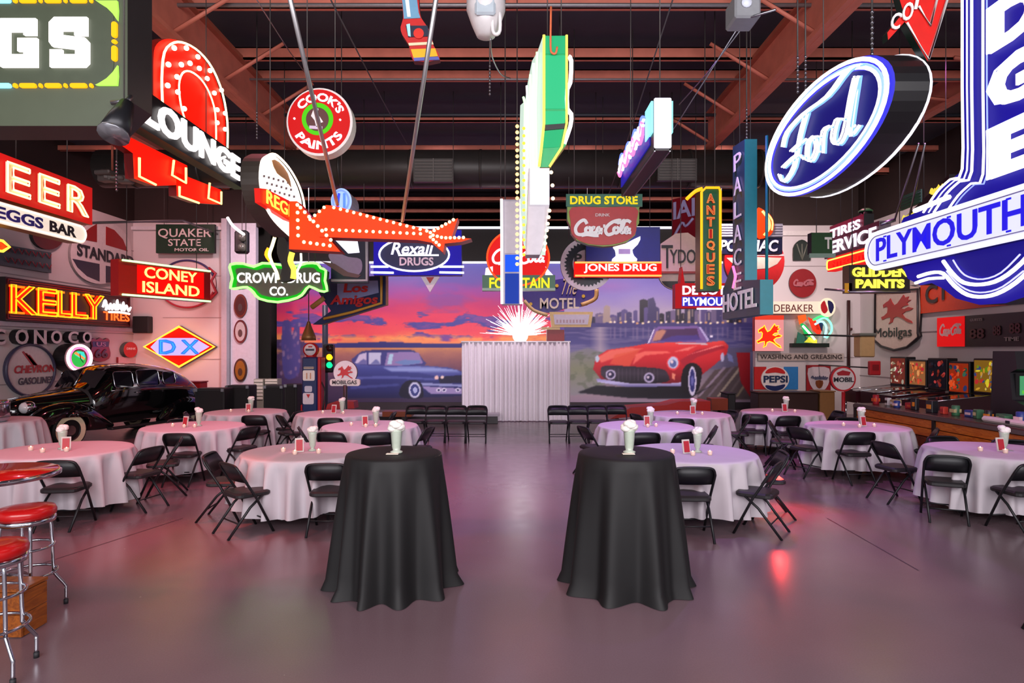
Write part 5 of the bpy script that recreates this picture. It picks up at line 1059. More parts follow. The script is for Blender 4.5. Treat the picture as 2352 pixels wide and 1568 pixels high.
s = Sign('framed_star_panel', 'dark navy panel with a pale square frame behind the orange arrow', F, rect(760, 540, 846, 650), .08, pm('#0c1038'), None, (780, 835)); s.line([(762, 644), (843, 644), (843, 555)], pm('#dcd4e0'), .035, .02, name='pale_frame')
s.poly('white_sheet', [(765, 546), (820, 546), (826, 580), (800, 582)][::-1], WN2, .01); s.poly('shoe_form', spl([(755, 585), (775, 580), (800, 590), (828, 595), (832, 618), (820, 632), (790, 622), (765, 605)], 3, True)[::-1], pm('#a890b8'), .02); s.poly('shoe_sole', [(738, 600), (770, 606), (800, 625), (830, 632), (822, 638), (790, 634)][::-1], pm('#7a5058'), .03)
s = Sign('flame_figure_sign', 'dark standing figure-shaped neon sign with yellow and white edge tubes', front(11.5), spl([(640, 545), (655, 548), (660, 570), (664, 620), (672, 640), (640, 646), (648, 615), (636, 580)], 3, True)[::-1], .15, pm('#1c1408'), None, (650,))
s.line(spl([(632, 545), (626, 565), (620, 585), (626, 605), (636, 625), (640, 642)], 3), neon('#ffe8a0', 3), .03, .02); s.line(spl([(672, 580), (668, 600), (676, 620), (674, 640)], 3), neon('#ffd83c', 3), .05, .02); s.line(spl([(692, 582), (692, 605), (684, 622), (686, 640)], 3), neon('#fff4d8', 2.5), .02, .02); s.line(spl([(618, 570), (612, 585), (622, 600)], 3), neon('#ff9018', 3), .03, .02)
s = Sign('round_blue_lamp_sign', 'round pale blue neon sign hanging behind the arrow', front(9.5), ell(784, 462, 24, 30, 24), .45, neon('#a8c8ff', 1.1), pm('#9a9aa4'), (775,)); s.line(ell(784, 462, 18, 24, 20), BN, .016, .03, True); s.line([(780, 445), (776, 478)], neon('#2a38e0', 2), .02, .03); s.line([(792, 445), (792, 478)], neon('#4a70ff', 2), .02, .03)
# ---------------- ford oval
X0 = 3.3; F = sideR(X0); c = (-6.79, 4.29)
E = lambda k, q=48, kv=None: ell(c[0], c[1], 1.355 * k, .58 * (kv or k), q)
s = Sign('blue_oval_sign', 'large blue oval hanging sign with white neon script and double white rim tubes', F, E(1.0), .30, neon('#2a24d8', .9), pm('#17171a'), (1860, 2010), px=False)
s.poly('navy_field', E(.86, 48, .80), neon('#1a1478', .8), .01, local=True); s.line(E(.96), WN, .02, .04, True, local=True); s.line(E(.89, 48, .84), WN, .018, .04, True, local=True); s.line(E(.92, 48, .88), neon('#80a0ff', 2), .012, .04, True, local=True)
m = MB(); bx_ = (c[0] - .95, c[1] - .36, c[0] + .95, c[1] + .40)
for dd, mm, r in ((.0, WN, .013), (.065, neon('#70a0ff', 2), .010), (-.06, WN, .012), (.035, neon('#e8f4ff', 1.6), .008)):
    for st_ in FORD: tubeline(m, F, spl([(bx_[0] + (bx_[2] - bx_[0]) * x + dd, bx_[1] + (bx_[3] - bx_[1]) * y - dd * .4) for x, y in st_], 3), mm, r, .05, False, 5)
m.mk('neon_script', s.t)
m = MB(); m.tube([F.p(u, v, -.31) for u, v in E(.985)], .022, WN2, 6, closed=True); m.mk('rear_rim_tube', s.t)
# ---------------- dodge / plymouth
X0 = 5.2; F = sideR(X0)
body = [(2212, -60), (2212, 390), (2185, 412), (2150, 445), (2118, 482), (2075, 500), (2050, 560), (2085, 640), (2115, 655), (2140, 650), (2165, 662), (2195, 685), (2250, 700), (2310, 696), (2360, 680), (2440, 640), (2440, -60)]
s = Sign('dealer_blade_sign', 'giant blue and white neon sign with white letters down it and a lit PLYMOUTH lozenge', F, body[::-1], .35, neon('#2016a0', .75), pm('#14143a'), (2230, 2330))
for off, mm, r in ((0, WN, .014), (11, neon('#c8c8ff', 2.0), .009), (22, WN, .014), (48, WN, .013), (57, neon('#8c9cff', 1.6), .008)):
    s.line(spl([(2218 + off, -50), (2218 + off, 200), (2218 + off, 388 + off * .25), (2190 + off, 412 + off * .2), (2160 + off, 440 + off * .2), (2128 + off * 1.1, 488)], 3), mm, r, .04)
for pl, r in (([(2116, 635), (2147, 626), (2174, 628), (2200, 656), (2231, 677), (2270, 681), (2312, 668), (2360, 634), (2420, 570)], .022), ([(2174, 599), (2196, 628), (2222, 649), (2264, 653), (2308, 640), (2356, 603), (2410, 540)], .022), ([(2197, 597), (2212, 620), (2231, 635), (2266, 641), (2308, 626), (2352, 584)], .009), ([(2182, 622), (2206, 650), (2236, 668), (2272, 671), (2312, 658), (2360, 622)], .009)):
    s.line(spl(pl, 3), WN if r > .01 else neon('#b8b8ff', 1.6), r, .04)
s.poly('round_field', ell(2272, 560, 84, 76, 28), neon('#241c98', .6), .012)
s.line([(2110, 484), (2190, 452)], WN, .03, .05); s.line(spl([(2110, 650), (2140, 640), (2175, 638)], 2), WN, .02, .04)
for c_, ya, yb in (('D', 22, 124), ('G', 158, 262), ('E', 300, 412)):
    ua, ub = F.at(2280, 200)[0], F.at(2400, 200)[0]; va, vb_ = F.at(2280, yb)[1], F.at(2280, ya)[1]
    m = MB(); text(m, c_, F, (ua, va - .0, ub, vb_ - .0), WN, .014, .03, bold=.05); m.mk('letter', s.t); m = MB(); tubes(m, c_, F, (ua, va, ub, vb_), neon('#c8ccff', 2.6), .014, .06, bold=.02); m.mk('neon_tube', s.t)
vt_, vb = F.at(2352, 428)[1], F.at(2352, 553)[1]; ua, ub = F.at(2007, 600)[0], F.at(2430, 500)[0]; hh = vt_ - vb
m = MB(); m.prism(F, rrect(ua, vb, ub, vt_, hh * .48, 7), -.1, .10, neon('#e4e4ff', 1.0), pm('#2a2470')); m.mk('lit_lozenge', s.t)
s.d = .10; s.line(rrect(ua + .02, vb + .03, ub, vt_ - .03, hh * .44, 7), WN, .016, .03, True, local=True); s.line(rrect(ua + .06, vb + .075, ub, vt_ - .075, hh * .38, 7), pm('#8a84b8'), .007, .02, True, local=True, name='pinstripe')
s.text('PLYMOUTH', (F.at(2032, 600)[0], vb + hh * .22, F.at(2385, 500)[0], vt_ - hh * .20), neon('#2a20e8', .9), local=True, bold=.015, ital=0, )
for xx in (2050, 2200, 2340):
    for q in (.2, .8): m = MB(); u = F.at(xx, 500)[0]; m.box(F.p(u, vb + hh * q, .1), (.02, .06, .02), neon('#2a20e8', .9)); m.mk('serif', s.t)
# red V sign at top
F = front(5.6)
s = Sign('red_star_sign', 'red star-shaped enamel sign with white COI letters poking from the ceiling', F, [(2038, 75), (2075, 28), (2052, -50), (2190, -60), (2130, 140), (2078, 50), (2040, 92)][::-1], .08, pm('#d81810'), pm('#0c2018'), ())
s.line([(2183, -30), (2131, 138), (2081, 54)], pm('#f4f0ec'), .012, .012, name='white_edge'); s.line([(2108, 16), (2135, 60), (2155, -20)], pm('#f4f0ec'), .012, .012, name='white_edge'); s.text('C', s.box(2040, 32, 2062, 70), pm('#f4f0ec'), ital=.2); s.text('O', s.box(2066, 8, 2090, 50), pm('#f4f0ec'), ital=.2); s.text('I', s.box(2096, -8, 2103, 24), pm('#f4f0ec'), ital=.2)
rods(s.t, [P(2100, 10, 5.65)])
# ---------------- tire service
X0 = 6.2; F = sideR(X0)
def band(l, r, yt, yb_, xr): return (F.at(l, 560)[0], F.at(xr, yb_)[1], F.at(r, 560)[0], F.at(xr, yt)[1])
b = band(1906, 1984, 492, 528, 1980); s = Sign('tire_service_sign', 'stepped maroon sign with crowded white letters TIRES SERVICE over an orange neon strip', F, rect(*b), .18, pm('#7a1c3c'), pm('#2a2a2c'), (1920, 1975), px=False)
s.text('TIRES', (b[0] + .05, b[1] + .03, b[2] - .08, b[3] - .07), WN2, local=True, bold=.03)
b2 = band(1896, 2022, 508, 560, 2018); m = MB(); m.prism(F, rect(*b2), -.18, .02, pm('#5a1c34'), pm('#8a8088')); m.mk('service_panel', s.t); s.d = .02; s.text('SERVICE', (b2[0] + .02, b2[1] + .06, b2[2] - .05, b2[3] - .08), WN2, local=True, bold=.03)
b3 = (b2[0] + .08, b2[1] - .26, b2[2] - .16, b2[1] + .04); m = MB(); m.prism(F, rect(*b3), -.16, .0, neon('#e81018', .9), None); m.mk('red_strip', s.t); s.d = 0; s.line(rrect(b3[0] + .04, b3[1] + .03, b3[2] - .03, b3[3] - .09, .05, 2), neon('#ffb048', 3), .014, .03, True, local=True); s.text('INTEGRITY', (b3[0] + .12, b3[1] + .06, b3[2] - .12, b3[3] - .13), neon('#ff2410', 1.2), local=True, bold=.03)
m = MB(); q0 = P(1988, 512, 11.4); m.lathe([(.11, 0), (.11, .2), (.0, .2)], pm('#101014'), c=q0, n=16); m.lathe([(.12, .2), (.12, .22), (.06, .26), (0, .27)], pm('#4a8a58'), c=q0, n=16); m.mk('lamp_can', s.t)
F = front(11.0)
s = Sign('green_letter_board', 'dark green board with a white T beside the tire sign', F, rect(1864, 534, 1912, 582), .15, pm('#1c4c24'), None, (1880,)); s.poly('pale_sill', rect(1858, 582, 1918, 592), pm('#8aa898'), .02); s.text('T', s.box(1893, 545, 1909, 572), pm('#f4f4ec'), bold=.03)
F = front(10.2)
s = Sign('paint_store_sign', 'black hanging sign with yellow serif words GLIDDEN PAINTS', F, rect(1950, 608, 2090, 672), .2, pm('#16110c'), pm('#6a4c10'), (1965, 2075)); s.text('GLIDDEN', s.box(1956, 614, 2084, 636), neon('#fff04a', 1.6), bold=.045); s.text('PAINTS', s.box(1964, 641, 2076, 662), neon('#fff04a', 1.6), bold=.05)
s.poly('yellow_block', rect(1940, 650, 1957, 672), pm('#c8a010'), .0); s.line([(1950, 670), (2090, 670)], STEEL, .02, .0, name='lower_rail'); m = MB(); m.tube([P(1950, 668, 10.2), P(1895, 664, 10.6)], .02, STEEL, 6); m.mk('bracket_arm', s.t)
X0 = 6.0; F = sideR(X0)
s = Sign('script_letter_sign', 'dark sign with yellow script letters and a ribbed green panel beyond the giant neon', F, [(2075, 502), (2180, 400), (2180, 500), (2082, 512)][::-1], .15, pm('#2c1414'), None, (2110, 2160)); s.poly('green_ribbed_panel', [(2072, 452), (2118, 434), (2118, 464), (2072, 484)][::-1], pm('#3c7050'), .02)
for k in range(4): s.line([(2072, 459 + k * 7), (2118, 441 + k * 7)], pm('#2a5038'), .008, .025, name='rib')
script(s, SQUIG, (2140, 418, 2180, 450), .06, neon('#f8e050', 1.0)); script(s, SQUIG, (2076, 482, 2112, 510), .05, neon('#f8e050', 1.0))
# ---------------- wall behind on the counter side
FQ = front(YQ - .01); FQ.wall = 1
s = Sign('arched_mirror', 'arched dark green leaded window panel on the white wall', FQ, spl([(1822, 598), (1822, 570), (1830, 556), (1842, 550), (1854, 556), (1862, 570), (1862, 598)], 2)[::-1], .05, pm('#2c3430', rough=.2), pm('#5a4a40'), cat='window panel')
for k in (-1, 0, 1): s.line([(1842, 597), (1842 + k * 12, 560)], pm('#6a6c60'), .02, .01, name='lead_strip')
s = Sign('dark_cola_disc', 'dark red round button sign with faint script on the white wall', FQ, ell(1844, 650, 31, 33, 36), .06, pm('#8c1018'), pm('#4a0c10')); script(s, COLA, (1822, 642, 1868, 656), .05, pm('#b06068'))
s = Sign('badge_bar_sign', 'cream lit bar sign ending in a red and blue swirl badge', FQ, rect(1735, 692, 1890, 720), .25, neon('#f8e4cc', .85), pm('#c8a898'), d=.25); s.text('STUDEBAKER', s.box(1738, 699, 1868, 716), pm('#6a2020'), bold=.0)
s.poly('round_badge', ell(1899, 706, 19, 22, 28), neon('#ffe8c8', .9), .03); s.d = .03; s.poly('red_swirl', spl([(1884, 700), (1892, 690), (1896, 700), (1900, 712), (1893, 720), (1886, 714)], 2, True)[::-1], pm('#b81820'), .01); s.poly('blue_swirl', spl([(1900, 690), (1910, 694), (1914, 706), (1908, 720), (1903, 714), (1901, 702)], 2, True)[::-1], pm('#141c50'), .01)
s = Sign('pink_horse_panel', 'square pink lit panel with a red and yellow neon winged horse', FQ, rect(1734, 728, 1800, 806), .2, neon('#f49a9a', .8), pm('#c04030'), d=.2); s.poly('orange_header', rect(1734, 724, 1800, 734), neon('#f04028', .8), .02); pegasus(s, (1737, 742, 1796, 800), neon('#ff2410', 1.2), outline=neon('#ffd020', 2.6))
s = Sign('rooster_neon_sign', 'colourful neon rooster in green, blue and orange on a dark base', FQ, rect(1820, 788, 1905, 797), .2, pm('#10241c'), None, d=.2)
for nm, pl, mm in (('comb', [(1832, 725), (1850, 722), (1852, 735), (1836, 745)], neon('#ff5a20', 1.2)), ('breast', [(1836, 740), (1848, 745), (1870, 770), (1868, 780), (1848, 768)], neon('#10b050', 1)), ('wing', [(1868, 738), (1890, 742), (1888, 760), (1874, 756)], pm('#14284c')), ('saddle', [(1855, 728), (1878, 738), (1886, 760), (1882, 772), (1866, 758)], neon('#ff3820', 1)), ('grass', [(1832, 762), (1850, 772), (1866, 788), (1828, 788)], pm('#3a8a70')), ('feet', [(1846, 786), (1860, 772), (1876, 780), (1876, 788)], neon('#f0e040', 1.1))):
    s.poly(nm, pl[::-1], mm, .02)
for pl, mm in (([(1842, 748), (1860, 768), (1870, 780)], neon('#f0fff0', 3)), ([(1874, 738), (1892, 730), (1906, 742), (1908, 760), (1896, 776)], neon('#70e8a8', 2.5)), ([(1870, 745), (1886, 738), (1896, 752), (1892, 775)], neon('#90e8ff', 2.5)), ([(1866, 735), (1884, 726), (1900, 730)], neon('#30e060', 2.5))): s.line(spl(pl, 3), mm, .03, .05)
s = Sign('washing_board', 'narrow pale board with small dark letters WASHING AND GREASING', FQ, rect(1741, 811, 1938, 828), .04, pm('#b8a8a0'), None); s.text('WASHING AND GREASING', s.box(1746, 814, 1933, 824), pm('#3a2c2c'), bold=.0)
s = Sign('soda_cap_sign', 'red, white and blue bottle cap sign on a red and blue panel', FQ, rect(1732, 842, 1833, 894), .05, pm('#c0c0c8'), None); s.poly('red_panel', rect(1732, 842, 1760, 894), pm('#b81818'), .008); s.poly('blue_panel', rect(1800, 842, 1833, 894), pm('#2a78b8'), .008); s.poly('cap_disc', ell(1779, 870, 32, 29, 36), pm('#e0d4d0'), .05); s.d += .05
s.poly('red_wave', spl([(1757, 857), (1762, 848), (1779, 843), (1796, 848), (1801, 858), (1779, 855)], 3, True)[::-1], pm('#c01c1c'), .01); s.poly('blue_wave', spl([(1757, 884), (1779, 886), (1801, 882), (1796, 892), (1779, 897), (1762, 893)], 3, True)[::-1], pm('#142458'), .01); s.text('PEPSI', s.box(1752, 862, 1807, 878), pm('#1c2c50'), bold=.03)
s = Sign('shield_on_red_sign', 'white shield on a red square with a small brown emblem', FQ, rect(1852, 838, 1908, 898), .04, pm('#981820'), None); s.poly('shield', spl([(1856, 846), (1880, 842), (1904, 846), (1905, 872), (1896, 892), (1881, 899), (1866, 892), (1857, 872)], 2, True)[::-1], pm('#d0c0c4'), .02); s.d += .02; s.poly('emblem', spl([(1873, 874), (1889, 874), (1888, 886), (1881, 892), (1874, 886)], 2, True)[::-1], pm('#7a3c18'), .01); script(s, SQUIG, (1862, 862, 1900, 870), .04, pm('#50506a'))
s = Sign('lollipop_sign', 'round red-rimmed white curb sign on a red post beside the shield', front(14.5), ell(1937, 870, 29, 29, 36), .08, pm('#c01c28'), pm('#801018')); s.poly('white_field', ell(1937, 870, 25, 25, 36), pm('#ddd4d0'), .01); s.poly('red_horse', [(1921, 856), (1935, 850), (1953, 854), (1950, 862), (1924, 862)][::-1], pm('#a81c28'), .016); s.text('MOBIL', s.box(1914, 866, 1960, 877), pm('#2c2c34'), bold=.03, d=.014)
m = MB(); bb = P(1937, 900, 14.5); m.tube([(bb.x, 14.5, .02), (bb.x, 14.5, bb.z)], .04, pm('#a01c20'), 8); m.mk('post', s.t); m = MB(); m.lathe([(.3, 0), (.3, .04), (.05, .1)], pm('#8a1c20'), c=(bb.x, 14.5, 0), n=20); m.mk('base', s.t)
FR = sideR(XR - .01); FR.wall = 1
s = Sign('winged_horse_shield', 'large cream shield wall sign with a red winged horse over the word Mobilgas', FR, spl([(2010, 668), (2060, 664), (2111, 660), (2111, 760), (2112, 772), (2085, 796), (2055, 804), (2025, 794), (2004, 776), (2008, 765)], 2, True)[::-1], .06, pm('#d8c0b4'), pm('#1c1418'))
s.line([(2012, 672), (2110, 664), (2110, 765)] + [(2112, 774), (2085, 797), (2055, 804), (2025, 795), (2005, 778), (2011, 765)], pm('#241c20'), .035, .02, True, name='dark_rim'); pegasus(s, (2025, 672, 2100, 748), pm('#b02028')); s.text('Mobilgas', (FR.at(2016, 765)[0], FR.at(2055, 780)[1], FR.at(2101, 765)[0], FR.at(2055, 752)[1]), pm('#1c1418'), local=True, bold=.0)
s = Sign('orange_letter_banner', 'big orange wall banner with dark letters behind the giant blue sign', FR, [(2114, 640), (2420, 600), (2420, 690), (2114, 720)][::-1], .05, pm('#d83c10'), None); s.text('C', (FR.at(2132, 660)[0], FR.at(2132, 698)[1], FR.at(2160, 660)[0], FR.at(2132, 656)[1]), pm('#2a1c1c'), local=True); s.text('I', (FR.at(2170, 660)[0], FR.at(2132, 693)[1], FR.at(2176, 660)[0], FR.at(2132, 654)[1]), pm('#2a1c1c'), local=True)
FR = sideR(XR - .13); va, vb = FR.at(2154, 730)[1], FR.at(2154, 796)[1]
s = Sign('scoreboard', 'black wall scoreboard with a red soda panel at one end', FR, rect(FR.at(2153, 760)[0], vb, FR.at(2420, 750)[0], va), .12, pm('#1c1616'), None, px=False, cat='scoreboard'); s.poly('red_end_panel', rect(FR.at(2153, 760)[0], vb, FR.at(2216, 760)[0], va), neon('#e01014', .8), .01, local=True)
script(s, COLA, (2160, 742, 2212, 770), .05, pm('#f0c0c0'))
for a, bq, y0, y1 in ((2228, 2262, 755, 778), (2282, 2300, 748, 770), (2320, 2345, 742, 766)):
    s.text('88', (FR.at(a, 760)[0], FR.at(a, y1)[1], FR.at(bq, 760)[0], FR.at(a, y0)[1]), pm('#4a1c1c'), local=True, name='digits')
s.text('GUESTS', (FR.at(2230, 740)[0], FR.at(2230, 738)[1], FR.at(2258, 740)[0], FR.at(2230, 732)[1]), pm('#8a7a78'), local=True); s.text('TIME', (FR.at(2308, 740)[0], FR.at(2308, 783)[1], FR.at(2342, 740)[0], FR.at(2308, 774)[1]), pm('#8a7a78'), local=True)
# ================================================================ vintage car
def car():
    cx, cy, hd = -9.2, 14.3, R(-107)
    t = local_thing('vintage_car', 'polished black vintage sedan with whitewall tyres parked against the side wall', 'car', (cx, cy, 0), hd)
    PB = mt('#08080a', .08, grain=.02, coat=1.0); GLS = mt('#15131a', .05, grain=.3, scale=1.5); CR = CHROME
    # local +x = front. body stations: x, half width, bottom z, belt z, top z (roof line)
    def loft(name, S_, mat, n=20, off=0, q=2.6, smooth=True):
        m = MB(); vs = []
        for x, wv, zb, zt in S_:
            zc, h = (zb + zt) / 2, (zt - zb) / 2 + off
            for j in range(n):
                a = 2 * math.pi * j / n; c, s_ = math.cos(a), math.sin(a); vs.append((x, (wv + off) * math.copysign(abs(c) ** (2 / q), c), zc + h * math.copysign(abs(s_) ** (2 / q), s_)))
        k = len(S_); fs = [(i * n + j, (i + 1) * n + j, (i + 1) * n + (j + 1) % n, i * n + (j + 1) % n) for i in range(k - 1) for j in range(n)] + [tuple(range(n)), tuple((k - 1) * n + j for j in range(n))[::-1]]
        m.add(vs, fs, mat, smooth); return m.mk(name, t)
    cab = spl([(-2.35, .35, .45, .75), (-2.2, .62, .38, 1.02), (-1.8, .74, .34, 1.34), (-1.3, .78, .32, 1.56), (-.6, .80, .32, 1.66), (.0, .80, .32, 1.66), (.35, .79, .32, 1.58), (.62, .76, .32, 1.34), (.85, .66, .34, 1.14)], 4)
    loft('body', cab, PB, 28, q=2.9)
    loft('hood', spl([(.55, .66, .45, 1.18), (1.1, .52, .45, 1.12), (1.7, .40, .45, 1.06), (2.1, .30, .5, 1.0), (2.28, .18, .55, .9)], 4), PB, 24, q=2.5)
    for s_ in (-1, 1):
        m = MB(); S_ = spl([(.45, .10, .30, .42), (.7, .17, .28, .62), (1.05, .20, .30, .86), (1.5, .21, .34, .93), (1.9, .20, .36, .86), (2.2, .15, .42, .70), (2.32, .07, .48, .60)], 4); n = 16; vs = []
        for x, wv, zb, zt in S_:
            for j in range(n):
                a = 2 * math.pi * j / n; zz = (zb + zt) / 2 + (zt - zb) / 2 * math.sin(a)
                if 1.05 < x < 1.85 and math.sin(a) < 0: zz = max(zz, .36 + math.sqrt(max(0, .40 ** 2 - (x - 1.45) ** 2)))
                vs.append((x, s_ * .66 + wv * math.cos(a), zz))
        k = len(S_); m.add(vs, [(i * n + j, (i + 1) * n + j, (i + 1) * n + (j + 1) % n, i * n + (j + 1) % n) for i in range(k - 1) for j in range(n)], PB, True); m.mk('front_fender', t)
        m = MB(); S_ = spl([(-.75, .06, .28, .40), (-1.0, .13, .26, .68), (-1.45, .17, .28, .84), (-1.9, .16, .30, .78), (-2.3, .10, .34, .56), (-2.45, .04, .4, .5)], 4); vs = []
        for x, wv, zb, zt in S_:
            for j in range(n): a = 2 * math.pi * j / n; vs.append((x, s_ * .70 + wv * math.cos(a), (zb + zt) / 2 + (zt - zb) / 2 * math.sin(a)))
        k = len(S_); m.add(vs, [(i * n + j, i * n + (j + 1) % n, (i + 1) * n + (j + 1) % n, (i + 1) * n + j) for i in range(k - 1) for j in range(n)], PB, True); m.mk('rear_fender', t)
        m = MB(); m.box((-.15, s_ * .80, .29), (1.5, .18, .05), mt('#1a1a1c', .6), bev=.02); m.mk('running_board', t)
        for nm, x0, x1, za, zb2 in (('front_side_window', -.02, .46, 1.16, 1.50), ('rear_side_window', -.72, -.12, 1.16, 1.52), ('quarter_window', -1.18, -.82, 1.18, 1.46)):
            m = MB(); ct = 0.805; pts_ = rrect(x0, za, x1, zb2, .06, 3); yv = lambda z: s_ * (.792 - max(0, (z - 1.05)) ** 2 * .42 + .012)
            m.add([(x, yv(z), z) for x, z in pts_], [tuple(range(len(pts_)))], GLS); m.mk(nm, t)
            m = MB(); m.tube([(x, yv(z) + s_ * .003, z) for x, z in pts_], .009, CR, 5, closed=True); m.mk('window_trim', t)
        m = MB(); m.tube([(.55, s_ * .80, 1.10), (0, s_ * .815, 1.11), (-1.4, s_ * .79, 1.08)], .008, CR, 5); m.mk('belt_trim', t)
        m = MB(); m.tube([(-.05, s_ * .83, 1.03), (-.17, s_ * .83, 1.03)], .012, CR, 6); m.mk('door_handle', t)
        m = MB(); m.ball((2.05, s_ * .47, .86), .13, CR, 14, 8, (1.1, 1, 1)); m.mk('headlight', t); m = MB(); m.ball((2.12, s_ * .47, .86), .11, mt('#d8dce0', .1), 12, 6, (.8, 1, 1)); m.mk('headlight_lens', t)
        for x in (1.45, -1.45):
            m = MB(); y0, y1 = s_ * .60, s_ * .80
            def ring(r0, r1, y, mat, y2=None):
                vs = []; n_ = 28; y2 = y if y2 is None else y2
                for r_, yy_ in ((r0, y), (r1, y2)): vs += [(x + r_ * math.cos(2 * math.pi * j / n_), yy_, .36 + r_ * math.sin(2 * math.pi * j / n_)) for j in range(n_)]
                m.add(vs, [(j, (j + 1) % n_, n_ + (j + 1) % n_, n_ + j) for j in range(n_)], mat, True)
            ring(.36, .36, y0, mt('#101012', .7), y1 - s_ * .03); ring(.36, .33, y1 - s_ * .03, mt('#101012', .7), y1); ring(.33, .31, y1, mt('#101012', .7)); w_ = m.mk('wheel', t)
            m = MB(); ring(.315, .215, y1 + s_ * .004, mt('#d8c8a8', .6), y1 + s_ * .001); m.mk('whitewall', w_)
            m = MB(); ring(.215, .20, y1 + s_ * .001, mt('#101012', .5), y1 - s_ * .02); ring(.20, .10, y1 - s_ * .02, mt('#141416', .3)); ring(.10, .0, y1 + s_ * .01, CR); m.mk('hubcap', w_)
    m = MB()
    for k in (0, 1):
        s_ = (-1, 1)[k]; q = [(.72, s_ * .05, 1.17), (.72 - .02, s_ * .58, 1.17), (.44, s_ * .60, 1.52), (.46, s_ * .05, 1.54)]; m.add([(x + .05, y, z) for x, y, z in q], [(0, 1, 2, 3)], GLS)
    m.mk('windshield', t)
    m = MB(); m.tube([(.79, 0, 1.16), (.52, 0, 1.56)], .012, CR, 6); m.mk('windshield_post', t)
    m = MB()
    for k in range(9): z = .58 + k * .035; m.tube([(2.16 - abs(k - 6) * .0, -.24, z), (2.30, 0, z), (2.16, .24, z)], .009, CR, 5)
    m.mk('grille', t)
    m = MB(); m.tube([(2.28, -.85, .42), (2.45, -.6, .42), (2.52, 0, .42), (2.45, .6, .42), (2.28, .85, .42)], .045, CR, 8); m.mk('bumper', t)
    m = MB(); m.tube([(.6, 0, 1.19), (1.4, 0, 1.12), (2.2, 0, 1.0)], .01, CR, 5); m.mk('hood_ornament_strip', t)
car()
t = thing('chrome_tub', 'shiny chrome drinks tub on the white table at the picture edge', 'tub', (-8.84, 10.72, .755))
m = MB(); m.lathe([(.20, .755), (.25, .80), (.25, 1.10), (.24, 1.12)], CHROME, c=(-8.84, 10.72, 0), n=28); m.mk('shell', t)
for z in (.83, 1.05): m = MB(); m.lathe([(.257, z), (.257, z + .03)], STEEL, c=(-8.84, 10.72, 0), n=28); m.mk('hoop', t)
# ================================================================ black equipment, pump, signal, curb sign
EQ = mt('#1c1c1e', .6, grain=.15)
def case(px0, py0, px1, py1, Y, lb, dp=.5):
    a, b = P(px0, py0, Y), P(px1, py1, Y); w_ = b.x - a.x; zt = a.z
    t = thing('equipment_case', lb, 'speaker cabinet', ((a.x + b.x) / 2, Y, 0), group='black cabinets by the curtain doorway'); m = MB(); m.box(((a.x + b.x) / 2, Y + dp / 2, zt / 2), (w_, dp, zt), EQ, bev=.02); m.mk('cabinet_box', t)
    m = MB(); m.box(((a.x + b.x) / 2, Y - .006, zt / 2), (w_ - .08, .012, zt - .1), mt('#121214', .85)); m.mk('grille_cloth', t)
    m = MB()
    for x in (a.x + .04, b.x - .04): m.box((x, Y - .01, zt - .04), (.07, .03, .07), STEEL)
    m.mk('corner_guard', t)
case(447, 892, 515, 990, 15.2, 'black amplifier cabinet with silver corners next to the vintage car', .5); case(517, 885, 572, 990, 15.8, 'plain black cabinet between the amplifier and the doorway')
case(605, 885, 650, 990, 16.0, 'black cabinet before the pale crates in the doorway'); case(652, 882, 682, 990, 15.6, 'narrow black cabinet next to the blue fuel pump', .4)
t = thing('red_cabinet', 'red storage box behind the tail of the vintage car', 'box', P(440, 900, 16.6) * Vector((1, 1, 0))); a, b = P(415, 878, 16.6), P(460, 930, 16.6); m = MB(); m.box(((a.x + b.x) / 2, 16.8, a.z / 2), (b.x - a.x, .4, a.z), pm('#a01018'), bev=.02); m.mk('box_body', t); m = MB(); m.box(((a.x + b.x) / 2, 16.8, a.z + .01), (b.x - a.x + .03, .43, .03), pm('#801018')); m.mk('lid', t)
for k, (x0, x1, y0, y1) in enumerate(((583, 605, 870, 918), (608, 638, 870, 882))):
    a, b = P(x0, y0, 17.6), P(x1, y1, 17.6); t = thing('pale_crate', 'pale slatted crate in the dark doorway, ' + ('the upright one' if k == 0 else 'the one lying flat on the cabinets'), 'crate', ((a.x + b.x) / 2, 17.6, 0), group='pale slatted crates'); m = MB(); zb = .0; m.box(((a.x + b.x) / 2, 17.75, (a.z + zb) / 2), (b.x - a.x, .3, a.z - zb), pm('#8a8478')); m.mk('crate_body', t)
    nn = 6 if k == 0 else 2; lo = CH - (918 - CY) / FP * 17.6 if k == 0 else b.z
    for q in range(nn): m = MB(); m.box(((a.x + b.x) / 2, 17.59, lo + (a.z - lo) * (q + .5) / nn), (b.x - a.x - .03, .02, (a.z - lo) / nn * .72), pm('#d8ccc0')); m.mk('slat', t)
